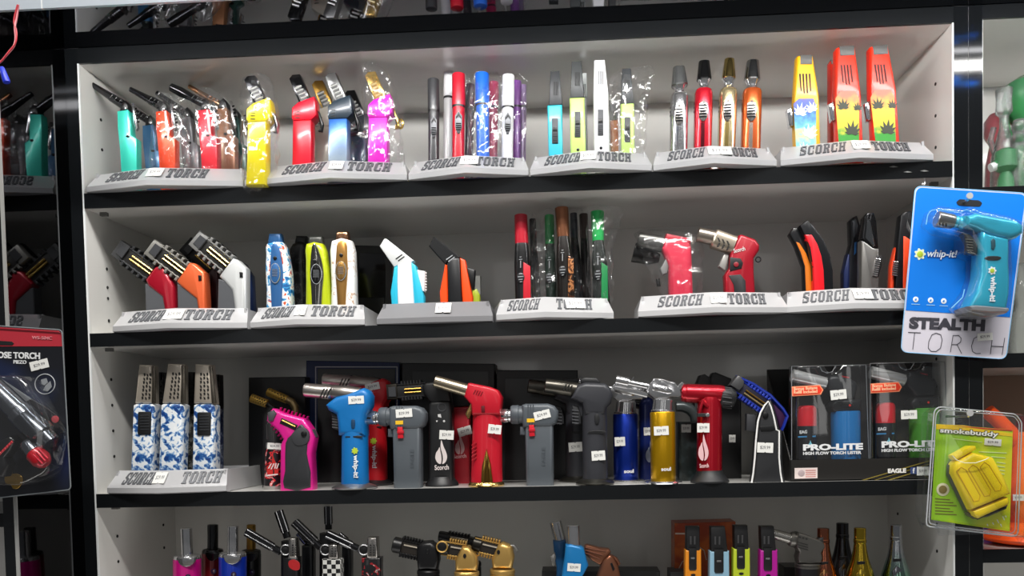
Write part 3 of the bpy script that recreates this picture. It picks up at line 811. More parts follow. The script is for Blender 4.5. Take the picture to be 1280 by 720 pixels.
# ------------------------------------------------------------------ shiny metal pens
e_ = crop(800, 60, 4)
G5 = 'shiny metal pen torches of the fifth top tray'
def metal_pen(label, ct, cb, sh, low, bm_, cm, strip, Y=.03, zs=Z1):
    (t0, t1, ty), (b0, b1, by), (s0, s1, sy), (l0, l1, ly) = ct, cb, sh, low
    P = lambda x, y: e_((x, y))[0]
    bot = zpy(zs + .0032, Y, P(l0, ly)[0])
    a = P((s0 + s1) / 2, sy); l = P((l0 + l1) / 2, ly); d = (l[0] - a[0]) / (l[1] - a[1])
    e = (a[0] + d * (bot - a[1]), bot)
    c0 = A(e[0], bot, Y)
    t = thing('metal_pen_torch', label, 'lighter', (c0.x, Y, zs + .0032), G5)
    hs = (s1 - s0) / 8; hl = (l1 - l0) / 8
    B().rod(a, e, [(0, hs * .72), (.015, hs * .9), (.05, hs), (.3, hs * 1.02), (1, hl)], Y, 22, 2.6).to('barrel', bm_, t)
    n = P((b0 + b1) / 2, by)
    B().rod((n[0], n[1] - 1), (a[0], a[1] + 1), [(0, hs * .78), (.35, hs * .55), (.6, hs * .5), (1, hs * .8)], Y, 18).to('neck', CHROME, t)
    tt = P((t0 + t1) / 2, ty)
    B().rod(tt, n, [(0, (t1 - t0) / 8 * .8), (.03, (t1 - t0) / 8), (.96, (b1 - b0) / 8), (1, (b1 - b0) / 8 * .9)], Y, 20, 2.6).to('cap', cm, t)
    y0 = Y - hs * kk(Y) * 1.0
    sx = lambda f, yy: (a[0] + d * (yy - a[1]) + f * hs, yy)
    ys = a[1] + 15
    sl = B().puff([sx(-.5, ys + 3), sx(0, ys - 2), sx(.5, ys + 3), sx(.5, ys + 20), sx(.15, ys + 25), sx(-.15, ys + 25), sx(-.5, ys + 20)], y0, .0018, .0008, 2).to('slider', STEEL, t)
    r = B()
    for k in range(5): r.puff([sx(-.44, ys + 4 + k * 3.6), sx(.44, ys + 3.4 + k * 3.6), sx(.44, ys + 5 + k * 3.6), sx(-.44, ys + 5.6 + k * 3.6)], y0 - .0018, .0008, .0003, 1)
    r.to('slider_rib', DARKCHROME, sl, stuff=True)
    B().puff([sx(-.22, ys + 26), sx(.22, ys + 26), sx(.22, bot - 6), sx(-.22, bot - 6)], y0 + .0006, .0008, .0003, 1).to('groove', strip, t)
    nt = B()
    for k in range(3):
        for s_ in (-1, 1): nt.disc(*sx(s_ * 1.0, a[1] + 18 + k * 5), 1.0, Y, .003)
    nt.to('side_notch', BLACK, t, stuff=True)
    B().disc(*sx(0, bot - 12), 1.6, y0 + .0003, .0008).to('dot', BLACK, t)
metal_pen('silver chrome pen torch, leftmost of the four metal pens', (165, 222, 97), (158, 238, 193), (155, 240, 228), (146, 236, 570), CHROME, mat('9a9c9c', .2, .9), mat('5a6474', .2, .9))
metal_pen('red metal pen torch with a black chrome cap', (294, 346, 68), (285, 356, 163), (275, 361, 208), (268, 355, 545), mat('d01c30', .22, .5, .4), DARKCHROME, mat('5a1820', .25, .8))
metal_pen('gold metal pen torch with a gold cap', (424, 470, 56), (410, 476, 158), (399, 484, 206), (391, 470, 540), mat('dcc89c', .2, .85), mat('c8b070', .15, 1), mat('7a6a3c', .3, .8))
metal_pen('copper orange metal pen torch with a silver cap', (535, 592, 66), (521, 598, 164), (514, 606, 208), (505, 598, 535), mat('d2622c', .22, .6, .4), mat('a0a2a4', .15, 1), mat('9a8a80', .25, .8))

# ------------------------------------------------------------------ leaf-print lighters
g_ = crop(950, 40, 3.6)
G6 = 'leaf-print lighters of the rightmost top tray'
def leaf(bm, cx, cy, r, Y, rot=0):
    for k, (ang, l) in enumerate(((-78, .55), (-50, .8), (-25, .95), (0, 1.05), (25, .95), (50, .8), (78, .55))):
        a = math.radians(ang + rot - 90); dx, dy = math.cos(a), math.sin(a); nx, ny = -dy, dx
        L = r * l; w = r * .13
        puff(bm, [(cx, cy), (cx + dx * L * .45 + nx * w, cy + dy * L * .45 + ny * w), (cx + dx * L, cy + dy * L), (cx + dx * L * .45 - nx * w, cy + dy * L * .45 - ny * w)], Y - .00002 * k, .0002, .0001, 1)
RASTA = ramp_mat('rasta', 'z', 8.5, [(0.0, '2f9a3a'), (.46, '3fa43c'), (.54, 'e8d83a'), (.72, 'f6c23c'), (.86, 'f07a52'), (1, 'e85a5e')], .4, 0, .2, const=False, dist=.22)
COOL = ramp_mat('cool', 'z', 8.5, [(0.0, '58b8c8'), (.42, '8fd8dc'), (.52, 'e8e0a0'), (.6, '6cc4e0'), (.76, '3d6cc0'), (.94, '6a5aa4'), (1, '7a6a9c')], .4, 0, .2, const=False, dist=.3)
def leaf_lighter(label, body, panel, clip, slots, c, pm, leaves, lc, Y, lever=None, zs=Z1):
    bp = g_(*body)
    bx = sum(p[0] for p in bp[-2:]) / 2
    bot = zpy(zs + .0032, Y, bx)
    mx = max(p[1] for p in bp)
    bp = [(p[0], bot) if p[1] > mx - 4 else p for p in bp]
    t = thing('print_lighter', label, 'lighter', (A(bx, bot, Y).x, Y, zs + .0032), G6)
    B().puff(bp, Y, .0085, .003, 3).to('body', mat(c, .38, .05, .2), t)
    if clip: B().puff(g_(*clip), Y, .0094, .0015, 2).to('top_clip', mat('4c4c4a', .45), t)
    if slots:
        s = B()
        for k in range(4):
            x = slots[0] + k * slots[2]; y = slots[1]; h = 88 if k in (1, 2) else 78
            s.puff(g_((x, y), (x + 7, y), (x + 9 + slots[3], y + h), (x + 4 + slots[3], y + h)), Y - .0086, .0006, .0002, 1)
        s.to('heat_slot', mat('3a1410', .6), t, stuff=True)
    if panel:
        pp = [(p[0], min(p[1], 560)) for p in panel]
        o = B().puff(g_(*pp), Y - .0086, .0006, .0004, 1).to('print_panel', pm, t)
        l = B()
        for cx, cy, r, rot in leaves:
            q = g_((cx, cy))[0]; leaf(l.bm, q[0], q[1], r * 1.35 / 3.6, Y - .0094, rot)
        l.to('leaf_print', lc, o)
    if lever:
        x, y = lever
        lv = B().puff(g_((x, y + 12), (x + 24, y), (x + 34, y + 84), (x + 13, y + 90)), Y, .0055, .0015, 2).to('lever', CHROME, t)
        B().puff(g_((x + 7, y + 20), (x + 20, y + 14), (x + 27, y + 72), (x + 15, y + 78)), Y - .0055, .0008, .0003, 1).to('lever_inset', GUNMETAL, lv)
leaf_lighter('yellow lighter with a blue and white leaf print', [(160, 120), (176, 116), (224, 116), (230, 122), (258, 300), (268, 556), (154, 556), (147, 320)], [(150, 322), (176, 300), (240, 300), (252, 330), (253, 556), (164, 556)], [(172, 116), (226, 116), (226, 160), (172, 160)], (176, 188, 14.5, 2), 'f2b414', COOL,
             [(180, 372, 40, 10), (238, 356, 34, -20), (214, 470, 44, 30), (196, 540, 34, 0)], mat('f0f4f2', .5), .026, (117, 343))
leaf_lighter('red lighter with a rainbow leaf print, left one of two', [(335, 84), (348, 78), (408, 76), (418, 82), (446, 296), (458, 520), (344, 524), (332, 300)], [(338, 300), (360, 268), (432, 264), (446, 300), (446, 520), (356, 524)], [(346, 78), (414, 76), (416, 120), (350, 122)], (362, 148, 14, 6), 'f03014', RASTA,
             [(376, 345, 36, -5), (440, 350, 26, 0), (414, 460, 46, 5)], mat('3a3f30', .5), .028, (304, 318))
leaf_lighter('plain red lighter hidden behind the left rainbow one', [(308, 142), (318, 134), (345, 134), (350, 150), (350, 520), (310, 524)], None, [(310, 136), (346, 134), (346, 156), (312, 158)], None, 'e02c14', None, None, None, .07)
leaf_lighter('red lighter with a rainbow leaf print, rightmost on the top shelf', [(485, 80), (498, 74), (556, 70), (566, 76), (602, 268), (625, 508), (510, 510), (488, 292)], [(496, 296), (516, 262), (588, 258), (604, 290), (612, 508), (522, 512)], [(494, 76), (562, 71), (566, 114), (500, 118)], (514, 146, 13.5, 8), 'f03014', RASTA,
             [(532, 342, 36, -5), (596, 340, 28, 0), (574, 455, 46, 5)], mat('3a3f30', .5), .028, (464, 316))

# ------------------------------------------------------------------ second shelf
h_ = crop(110, 250, 4)
def low(pts, zs, Y, cut=4, dz=.0032):
    """carry the lowest corners of an outline down to the tray floor"""
    mx = max(p[1] for p in pts)
    return [(p[0], zpy(zs + dz, Y, p[0])) if p[1] > mx - cut else p for p in pts]
def cage(t, a, b, hw, Y, m, tipm, dark, rods=(GOLD, GOLD), fins=5, tip=True, zone=(.3, .95)):
    """square nozzle guard with a toothed top and bottom and burner rods inside"""
    ax = Vector((b[0] - a[0], b[1] - a[1])); L = ax.length; u = ax / L; n = Vector((-u.y, u.x))
    P = lambda f, s: (a[0] + u.x * L * f + n.x * hw * s, a[1] + u.y * L * f + n.y * hw * s)
    g = B().puff([P(.02, -.95), P(1, -.95), P(1, .95), P(.02, .95)], Y, .0055, .002, 2).to('nozzle_guard', dark, t)
    f = B()
    for s in (-1, 1):
        f.puff([P(0, s * .72), P(1, s * .72), P(1, s * .9), P(0, s * .9)], Y, .0068, .0012, 1)
        for k in range(fins):
            x = zone[0] + (zone[1] - zone[0]) * k / (fins - 1)
            f.puff([P(x - .035, s * .68), P(x + .035, s * .68), P(x + .035, s * 1.28), P(x - .035, s * 1.28)], Y, .0068, .001, 1)
    f.to('guard_fins', m, g, stuff=True)
    for i, rm in enumerate(rods):
        s = -.22 + .44 * i
        B().rod(P(zone[0] + .04, s), P(zone[1], s), [(0, hw * .12), (1, hw * .12)], Y - .0066, 8).to('burner_rod', rm, g)
    if tip:
        B().puff([P(-.06, -1.0), P(.24, -1.05), P(.24, 1.05), P(-.06, 1.0)], Y, .0075, .003, 2).to('nozzle_tip', tipm, t)
        B().puff([P(-.03, -.62), P(.17, -.66), P(.17, .66), P(-.03, .62)], Y - .0078, .0008, .0004, 1).to('tip_plate', mat('3a3b3e', .4), t)
    return g
G7 = 'caged torches on the left of the second shelf'
def cage_torch(label, a, b, shell, grip, c, gm, Y, button=None, hw=11.3, zs=Z2):
    sh = h_(*shell); gr = h_(*grip)
    t = thing('caged_torch', label, 'lighter', (A(*sh[0], Y).x, Y, zs + .0032), G7)
    B().puff(low(gr, zs, Y), Y, .0085, .0012, 1).to('grip', mat('55575b', .5, .1), t)
    B().puff(low(sh, zs, Y), Y, .0105, .005, 3).to('shell', mat(c, .3, .25, .4), t)
    cage(t, h_(a)[0], h_(b)[0], hw, Y, gm, gm, mat('1d1c1b', .5))
    if button:
        B().puff(h_((button[0] - 8, button[1] - 14), (button[0] + 8, button[1] - 12), (button[0] + 9, button[1] + 12), (button[0] - 6, button[1] + 14)), Y - .0105, .0012, .0006, 2).to('button', BLACK, t)
cage_torch('dark red torch with a black toothed cage, leftmost on the second shelf', (160, 247), (325, 368), [(302, 405), (352, 338), (392, 330), (445, 430), (460, 545), (420, 545), (385, 490), (318, 438)], [(300, 425), (350, 436), (420, 500), (440, 549), (308, 549)], 'a8142a', mat('47484a', .4, .4), .040)
cage_torch('orange torch with a grey toothed cage on the second shelf', (325, 243), (488, 366), [(458, 412), (522, 318), (548, 322), (598, 368), (612, 545), (584, 545), (556, 500), (480, 440)], [(460, 425), (510, 436), (580, 500), (594, 548), (466, 548)], 'e8683a', mat('a09e98', .35, .5), .034, (560, 390))
cage_torch('white torch with a black toothed cage on the second shelf', (548, 200), (705, 330), [(668, 388), (736, 296), (760, 304), (802, 345), (802, 540), (762, 540), (732, 455), (690, 412)], [(664, 400), (712, 412), (758, 490), (772, 548), (658, 548)], 'd6d8d8', mat('9a9a98', .35, .5), .030, (766, 374))
cage_torch('dark blue caged torch seen only as a sliver behind the white one', (570, 215), (700, 320), [(690, 388), (750, 305), (790, 320), (826, 380), (842, 540), (790, 545), (752, 455), (712, 412)], [(690, 400), (730, 425), (770, 500), (780, 548), (690, 548)], '1e3058', mat('3a3b3e', .4, .4), .075)
cage_torch('black and maroon caged torch in the gap behind orange and white ones', (500, 230), (628, 345), [(590, 400), (645, 330), (660, 340), (668, 420), (672, 540), (630, 545), (620, 480), (600, 430)], [(590, 410), (610, 440), (625, 510), (635, 545), (600, 548)], '3a1216', mat('2a2a2c', .4, .4), .08)

i_ = crop(290, 260, 4.235)
G8 = 'egg-shaped torches in the second tray of the second shelf'
MARBLE = ramp_mat('marble', 'noise', 95, [(0, '1c5f9e'), (.40, '3f9ad2'), (.47, 'e9eef0'), (.55, 'eef0f2'), (.60, 'd0552c'), (.65, '2f86c4')], .35, 0, .3, 3, .6)
SWIRL = ramp_mat('swirl', 'noise', 70, [(0, 'f0f0ee'), (.56, 'f2f0ec'), (.6, 'c8a890'), (.64, 'f0efec')], .3, 0, .4, 3, 1.5)
def egg(label, cap, body, panel, dot, sw, bm_, cm, pm, Y, swm=None, zs=Z2):
    b = i_(*body)
    t = thing('egg_torch', label, 'lighter', (A(*b[0], Y).x, Y, zs + .0032), G8)
    B().puff(low(b, zs, Y, 8), Y, .0125, .008, 4, 2).to('shell', bm_, t)
    B().puff(i_(*cap), Y, .0075, .004, 3).to('cap', cm, t)
    if panel: B().puff(low(i_(*panel), zs, Y, 6), Y - .0118, .0026, .0018, 2, 3).to('front_panel', pm, t)
    if dot: B().disc(*i_(dot)[0], 2.3, Y - .0146, .0012).to('sensor_dot', BLACK, t)
    if sw:
        x, y, rx, ry = sw
        q = i_((x, y))[0]
        s = B().disc(q[0], q[1], rx / 4.235, Y - .0146, .0015, ry / 4.235, 20).to('switch', swm or pm, t)
        B().ptube([(q[0] + rx / 4.235 * math.cos(k * math.pi / 12), q[1] + ry / 4.235 * math.sin(k * math.pi / 12)) for k in range(24)], Y - .0156, .55, 6, True).to('switch_rim', mat('c8ccd0', .2, .8), s)
        r = B()
        for k in range(5): r.puff([(q[0] - rx / 4.235 * .6, q[1] - 5 + k * 2), (q[0] + rx / 4.235 * .5, q[1] - 5 + k * 2), (q[0] + rx / 4.235 * .5, q[1] - 4.2 + k * 2), (q[0] - rx / 4.235 * .6, q[1] - 4.2 + k * 2)], Y - .016, .0006, .0002, 1)
        r.to('grip_rib', mat('8a8c90', .35, .6), s, stuff=True)
egg('blue marbled egg-shaped torch with a blue switch panel', [(203, 140), (266, 139), (276, 200), (195, 202)], [(194, 196), (276, 186), (300, 250), (316, 340), (321, 440), (320, 540), (204, 540), (192, 440), (187, 330), (190, 250)], [(212, 206), (236, 190), (258, 240), (272, 340), (268, 440), (256, 540), (222, 540), (206, 430), (202, 330)], (228, 265), (228, 345, 26, 52), MARBLE, mat('2a5c90', .35, .2, .3), mat('2f629a', .35, .2, .3), .035)
egg('black egg-shaped torch hidden behind the blue and lime ones', [(345, 150), (400, 152), (400, 200), (336, 200)], [(330, 195), (402, 192), (402, 300), (400, 530), (318, 530), (308, 300)], None, None, None, ramp_mat('blackflake', 'noise', 120, [(0, '121214'), (.55, '17171a'), (.6, '3a3a3c'), (.64, '141416')], .3, .1, .3), BLACK, BLACK, .085)
egg('lime egg-shaped torch with a dark chrome panel', [(414, 156), (484, 154), (486, 200), (412, 202)], [(402, 196), (488, 194), (508, 280), (522, 380), (526, 540), (410, 540), (400, 400), (399, 280)], [(424, 205), (448, 196), (474, 270), (486, 350), (480, 440), (466, 540), (434, 540), (420, 430), (414, 340)], (438, 280), (446, 350, 28, 52), mat('bccb18', .3, .1, .4), mat('4a4b48', .35, .3), mat('8f8e88', .12, 1), .034, DARKCHROME)
egg('white swirled egg-shaped torch with a gold panel and rose gold cap', [(558, 128), (620, 128), (626, 178), (552, 180)], [(536, 180), (640, 178), (656, 300), (660, 420), (655, 540), (541, 540), (534, 420), (530, 300)], [(562, 182), (606, 182), (612, 260), (614, 340), (606, 450), (594, 540), (570, 540), (556, 450), (549, 340), (552, 260)], (578, 250), (576, 333, 28, 50), SWIRL, ROSE, mat('b8894a', .28, .8), .033, mat('c89a58', .25, .9))
# dark box standing at the back between trays
B_ = A(444, 380, .15)
t = thing('black_box', 'black box at the back of the second shelf beside the egg torches', 'box', (A(464, 380, .165).x, .17, Z2))
B().puff([(444, 311), (486, 312), (486, zpy(Z2 + .0006, .165, 486)), (444, zpy(Z2 + .0006, .165, 444))], .165, .025, .001, 1).to('box_body', mat('0b0b0c', .4), t)
B().puff([(449, 316), (482, 317), (482, 372), (449, 372)], .1395, .0006, .0003, 1).to('front_panel', mat('050506', .12, 0, .5), t)

j_ = crop(450, 260, 4.235)
def j(*p): return j_(*p)
G9 = 'faceted torches on the plain tray'
def facet_torch(label, noz, mid, left, right, trig, nm, mm, sm, tm, Y, slots, ribs, zs=Z2):
    m0 = j(*mid)
    t = thing('faceted_torch', label, 'lighter', (A(*m0[-1], Y).x, Y, zs + .0032), G9)
    B().puff(j(*noz), Y, .0075, .003, 2).to('nozzle', nm, t)
    B().puff(low(m0, zs, Y), Y, .0105, .003, 2).to('body', mm, t)
    B().puff(low(j(*left), zs, Y), Y, .0085, .003, 2).to('side_wing', sm, t)
    B().puff(low(j(*right), zs, Y), Y, .0085, .003, 2).to('side_wing', sm, t)
    k = B().puff(j(*trig), Y, .006, .002, 2).to('trigger', tm, t)
    s = B()
    for p in slots: s.puff(j((p[0], p[1]), (p[0] + 34, p[1] - 24), (p[0] + 37, p[1] - 20), (p[0] + 3, p[1] + 5)), Y - .0076, .0006, .0002, 1)
    s.to('vent_slot', mat('15161a', .5) if ribs else mat('c8ccd0', .3, .5), t, stuff=True)
    if ribs:
        r = B()
        for i in range(7): q = j((346, 345 + i * 15))[0]; r.rod((q[0] - 6, q[1]), (q[0] + 1.6, q[1]), [(0, 1.1), (1, 1.1)], Y, 8)
        r.to('trigger_rib', tm, k, stuff=True)
facet_torch('white and cyan faceted torch with a white nozzle', [(108, 207), (134, 166), (146, 168), (292, 284), (276, 296), (216, 306), (186, 320)], [(206, 308), (278, 288), (284, 350), (302, 535), (211, 535), (204, 400)], [(186, 318), (208, 308), (213, 535), (184, 535), (167, 450)], [(274, 290), (300, 308), (344, 470), (346, 535), (300, 535), (281, 380)], [(304, 330), (348, 338), (346, 445), (326, 447)],
            mat('d2d4d4', .4), mat('e8eaec', .35), mat('2cb8d8', .35), WHITE, .034, ((188, 268), (200, 278)), True)
facet_torch('black and orange faceted torch with a black nozzle', [(368, 207), (394, 157), (402, 158), (538, 266), (528, 276), (470, 290), (456, 306)], [(466, 300), (496, 272), (534, 272), (542, 450), (556, 535), (474, 535), (470, 400)], [(454, 304), (468, 308), (474, 535), (438, 535), (426, 450)], [(532, 268), (560, 280), (598, 470), (601, 535), (554, 535), (541, 440)], [(566, 318), (612, 332), (606, 432), (594, 436)],
            mat('101113', .35), mat('141518', .35), mat('ff4c10', .35), BLACK, .034, ((455, 272), (466, 282)), False)
t = thing('faceted_torch', 'lime and grey faceted torch peeking out behind the orange one', 'lighter', (A(596, 380, .085).x, .085, Z2 + .0032), G9)
B().puff(low(j((596, 440), (622, 430), (637, 460), (637, 540), (585, 540)), Z2, .085), .085, .008, .003, 2).to('body', mat('a9b528', .35), t)
B().puff(j((600, 362), (640, 360), (640, 462), (620, 466), (600, 440)), .085, .006, .002, 2).to('trigger', mat('8a8c88', .4), t)

k_ = crop(610, 240, 4)
G10 = 'marker-shaped torches in clear bags on the second shelf'
def marker(label, cap, body, cm, bm_, Y, side=None, bag=None, emblem=True, zs=Z2):
    (a0, a1, ay), (b0, b1, by) = cap
    (c0, c1, cy), (d0, d1, dy) = body
    P = lambda x, y: k_((x, y))[0]
    a = P((a0 + a1) / 2, ay); b = P((b0 + b1) / 2, by); c = P((c0 + c1) / 2, cy); d = P((d0 + d1) / 2, dy)
    bot = zpy(zs + .0032, Y, d[0]); sl = (d[0] - c[0]) / (d[1] - c[1]); e = (c[0] + sl * (bot - c[1]), bot)
    t = thing('marker_torch', label, 'lighter', (A(*e, Y).x, Y, zs + .0032), G10)
    B().rod(a, b, [(0, (a1 - a0) / 8 * .85), (.02, (a1 - a0) / 8 * .98), (.05, (a1 - a0) / 8), (1, (b1 - b0) / 8)], Y, 20).to('cap', cm, t)
    B().rod(b, e, [(0, (b1 - b0) / 8 * .96), (.03, (b1 - b0) / 8 * 1.02), (.25, (c1 - c0) / 8), (1, (d1 - d0) / 8)], Y, 20, 2.4).to('barrel', bm_, t)
    hw = (d1 - d0) / 8
    if side:
        x0, x1 = side[1:]
        B().puff([P(x0[0], x0[1]), P(x1[0], x1[1]), (P(x1[0] + 4, 0)[0], bot - 1), (P(x0[0], 0)[0], bot - 1)], Y - hw * kk(Y) * .96, .0016, .0009, 2).to('side_print', side[0], t)
    if emblem:
        y0 = Y - hw * kk(Y) * 1.06
        q = (b[0] + sl * 40 - hw * .2, b[1] + 42)
        em = B().disc(q[0], q[1], 5.0, y0, .0012, 6.0).to('switch', mat('2a2b2e', .35, .3), t)
        s = B()
        for i, (x, y, l, w) in enumerate(((-2, -5, 4.5, 1.2), (-3.5, -1.5, 7, 1.3), (-2.5, 2, 5, 1.2), (-1, 5, 3, 1), (-1.2, -26, 2.4, 1), (-2.2, -23, 4.4, .9), (-.6, -21, 1.2, 9))):
            s.puff([(q[0] + x, q[1] + y), (q[0] + x + l, q[1] + y - .5), (q[0] + x + l, q[1] + y + w - .5), (q[0] + x, q[1] + y + w)], y0 - .0014, .0005, .0002, 1)
        s.to('switch_mark', mat('b4b8bc', .3, .6), em)
    if bag: wrapper(t, bag, Y, .013, seed=int(a0))
SCALES = ramp_mat('scales', 'noise', 110, [(0, '1c120c'), (.45, '4a2a18'), (.52, 'c08050'), (.6, '7a4828'), (.68, '20140e')], .3, .5, .3, 2, .5)
marker('red capped marker torch, leftmost and unwrapped, with a black barrel', ((132, 196, 114), (135, 202, 260)), ((134, 214, 300), (138, 218, 555)), mat('b01028', .35, .1, .3), mat('121214', .3, .1, .3), .036, (mat('c01428', .35, 0, .3), (176, 350), (212, 372)))
marker('green capped marker torch in a bag left of the bronze one', ((283, 330, 116), (285, 332, 262)), ((284, 340, 300), (290, 345, 550)), mat('0fa04e', .35, .05, .3), mat('12241c', .3, .1, .3), .055, None, [(672, 268), (692, 262), (700, 300), (700, 372), (668, 372), (664, 310)])
marker('bronze capped marker torch with a copper scaled barrel', ((334, 402, 78), (346, 407, 226)), ((344, 426, 290), (346, 440, 540)), mat('8a5a40', .3, .7), mat('17120f', .3, .2, .3), .034, (SCALES, (400, 320), (428, 330)))
marker('navy black marker torch in the back between bronze and green', ((410, 446, 106), (414, 450, 230)), ((414, 466, 280), (430, 476, 540)), mat('2a3442', .35, .2), mat('16181c', .3, .1), .085, None, [(712, 264), (728, 262), (734, 310), (732, 372), (712, 372)], emblem=False)
marker('dark brown marker torch in the back beside the right green cap', ((456, 500, 110), (462, 504, 235)), ((464, 510, 280), (478, 516, 540)), mat('4a3c38', .35, .2), mat('1d1a1a', .3, .1), .08, None, None, emblem=False)
marker('green capped marker torch at the right in a large shiny bag', ((513, 580, 97), (522, 579, 246)), ((520, 596, 290), (526, 612, 530)), mat('0fa850', .35, .05, .3), mat('141c18', .3, .1, .3), .036, (mat('0c7a40', .35, 0, .3), (566, 350), (598, 372)), [(736, 262), (756, 258), (778, 262), (774, 282), (766, 310), (764, 374), (738, 374), (734, 310)])
marker('charcoal marker torch behind the red capped one', ((206, 240, 135), (210, 244, 262)), ((212, 256, 300), (222, 266, 545)), mat('2b2b2b', .4), mat('1a1a1a', .35), .085, None, [(662, 276), (674, 276), (682, 340), (680, 374), (664, 374)], emblem=False)

l_ = crop(770, 260, 4.5)
t = thing('pistol_torch', 'pink pistol torch wrapped in a clear bag', 'lighter', (A(850, 370, .05).x, .05, Z2 + .0032), 'pistol torches on the second shelf')
Y = .05
B().puff(low(l_((250, 232), (262, 218), (276, 152), (412, 180), (420, 230), (434, 480), (300, 496), (292, 330), (268, 268)), Z2, Y, 22), Y, .011, .006, 3).to('handle', mat('d8304c', .36, .05, .3), t)
B().puff(l_((278, 150), (414, 178), (416, 214), (262, 200)), Y, .0118, .004, 2).to('top_shell', mat('cc1c38', .33, .05, .3), t)
B().rod(l_((122, 178))[0], l_((262, 205))[0], [(0, 8), (.05, 9), (1, 9.5)], Y, 18, 3).to('nozzle', mat('6a6a68', .3, .7), t)
B().rod(l_((98, 250))[0], l_((244, 285))[0], [(0, 11.5), (.6, 10), (1, 5)], Y + .012, 18, 3).to('tank', mat('101011', .35), t)
s = B()
for i in range(4):
    for jj in range(3): s.puff(l_((200 + i * 15, 166 + jj * 16 + i * 3), (208 + i * 15, 168 + jj * 16 + i * 3), (208 + i * 15, 176 + jj * 16 + i * 3), (200 + i * 15, 174 + jj * 16 + i * 3)), Y - .0088, .0006, .0002, 1)
s.to('vent_hole', mat('c4c0b8', .4, .5), t, stuff=True)
B().puff(l_((246, 345), (290, 268), (296, 330), (286, 370), (258, 380)), Y, .006, .002, 2).to('trigger', mat('9a9a9a', .35, .4), t)
B().puff(l_((225, 400), (246, 395), (250, 440), (230, 440)), Y + .01, .004, .002, 2).to('gas_knob', BLACK, t)
wrapper(t, [(796, 290), (830, 288), (868, 292), (878, 302), (874, 374), (834, 374), (812, 340), (798, 310)], Y, .019, 11, amp=.004)

Y = .04
t = thing('pistol_torch', 'dark red pistol torch with a steel nozzle and black grip', 'lighter', (A(925, 366, Y).x, Y, Z2 + .0032), 'pistol torches on the second shelf')
B().puff(low(l_((636, 262), (658, 215), (684, 160), (700, 156), (776, 184), (798, 214), (798, 244), (768, 290), (768, 370), (786, 490), (618, 490), (604, 382), (632, 340)), Z2, Y, 8), Y, .0115, .006, 3).to('handle', mat('a01024', .33, .15, .4), t)
B().rod(l_((458, 148))[0], l_((556, 170))[0], [(0, 7.5), (.03, 9), (1, 9)], Y, 20).to('nozzle_tip', mat('b5aca0', .28, .9), t)
q = B().rod(l_((545, 172))[0], l_((662, 212))[0], [(0, 10.5), (.06, 11.6), (1, 11)], Y, 20, 3).to('nozzle', mat('c4b8a6', .32, .8), t)
s = B()
for i in range(3):
    for jj in (0, 1):
        x, y = 568 + i * 26, 178 + i * 9 + jj * 30
        s.puff(l_((x + 10 * jj, y - 13), (x + 10 + 10 * jj, y - 10), (x + 20 - 12 * jj, y + 12), (x + 10 - 12 * jj, y + 12)), Y - .0116, .0008, .0002, 1)
s.to('vent_slot', mat('1a1816', .5), q, stuff=True)
B().puff(l_((602, 265), (630, 268), (624, 310), (610, 358), (574, 332)), Y, .006, .002, 2).to('trigger', mat('a8a6a2', .35, .4), t)
B().puff(l_((642, 278), (700, 284), (714, 310), (706, 340), (640, 356)), Y - .0112, .0012, .0006, 2).to('switch_panel', mat('17171a', .45), t)
B().disc(*l_((676, 318))[0], 3.2, Y - .0128, .0008).to('lock_button', mat('8a1c28', .4), t)
B().puff(low(l_((632, 380), (700, 374), (728, 410), (738, 484), (684, 484), (660, 430)), Z2, Y, 3), Y - .0112, .0012, .0006, 2).to('grip_panel', mat('1c1d20', .5), t)
ptext('Scorch', *l_((664, 254), (728, 238)), 5.2, Y - .0119, mat('d8d4d2', .5), t, bold=.01)
B().ptube([(q2[0] + 3.2 * math.cos(u), q2[1] + 3.2 * math.sin(u)) for q2 in l_((800, 290)) for u in [i * math.pi / 6 for i in range(12)]], Y, .8, 6, True).to('key_ring', DARKCHROME, t)

n_ = crop(960, 240, 4.235)
G11 = 'slim curved torches at the right of the second shelf'
def slim(label, parts, Y, zs=Z2, ribs=None):
    p0 = n_(*parts[0][1])
    t = thing('slim_torch', label, 'lighter', (A(*p0[-1], Y).x, Y, zs + .0032), G11)
    for name, pts, m_, d in parts:
        q = n_(*pts)
        B().puff(low(q, zs, Y) if max(p[1] for p in pts) > 470 else q, Y, d, .003, 2, 0).to(name, m_, t)
    if ribs:
        r = B()
        for i in range(ribs[4]):
            f = i / (ribs[4] - 1); q = n_((ribs[0] + (ribs[2] - ribs[0]) * f, ribs[1] + (ribs[3] - ribs[1]) * f))[0]
            r.rod((q[0] - 3, q[1] - .5), (q[0] + 3, q[1] + .5), [(0, 1.0), (1, 1.0)], Y - .0095, 8)
        r.to('grip_rib', CHROME, t, stuff=True)
GB = mat('16171a', .28, .2, .3)
slim('orange and black curved slim torch, left of the bent pair', [('body', [(106, 228), (126, 196), (160, 198), (186, 250), (218, 320), (240, 400), (246, 515), (190, 515), (180, 400), (140, 290)], GB, .008), ('front_shell', [(136, 268), (160, 274), (196, 330), (222, 400), (232, 515), (194, 515), (184, 400), (160, 325)], mat('e07a1c', .35, .05, .3), .0088)], .045)
slim('red and black curved slim torch, right of the bent pair', [('body', [(160, 184), (202, 154), (236, 190), (290, 262), (320, 335), (336, 420), (340, 510), (240, 510), (226, 390), (196, 260)], GB, .008), ('front_shell', [(184, 232), (224, 230), (254, 280), (276, 345), (288, 420), (298, 510), (236, 510), (228, 400), (212, 300)], mat('ee1c28', .33, .05, .3), .0088), ('switch', [(300, 318), (320, 330), (330, 352), (318, 352)], BLACK, .004)], .036)
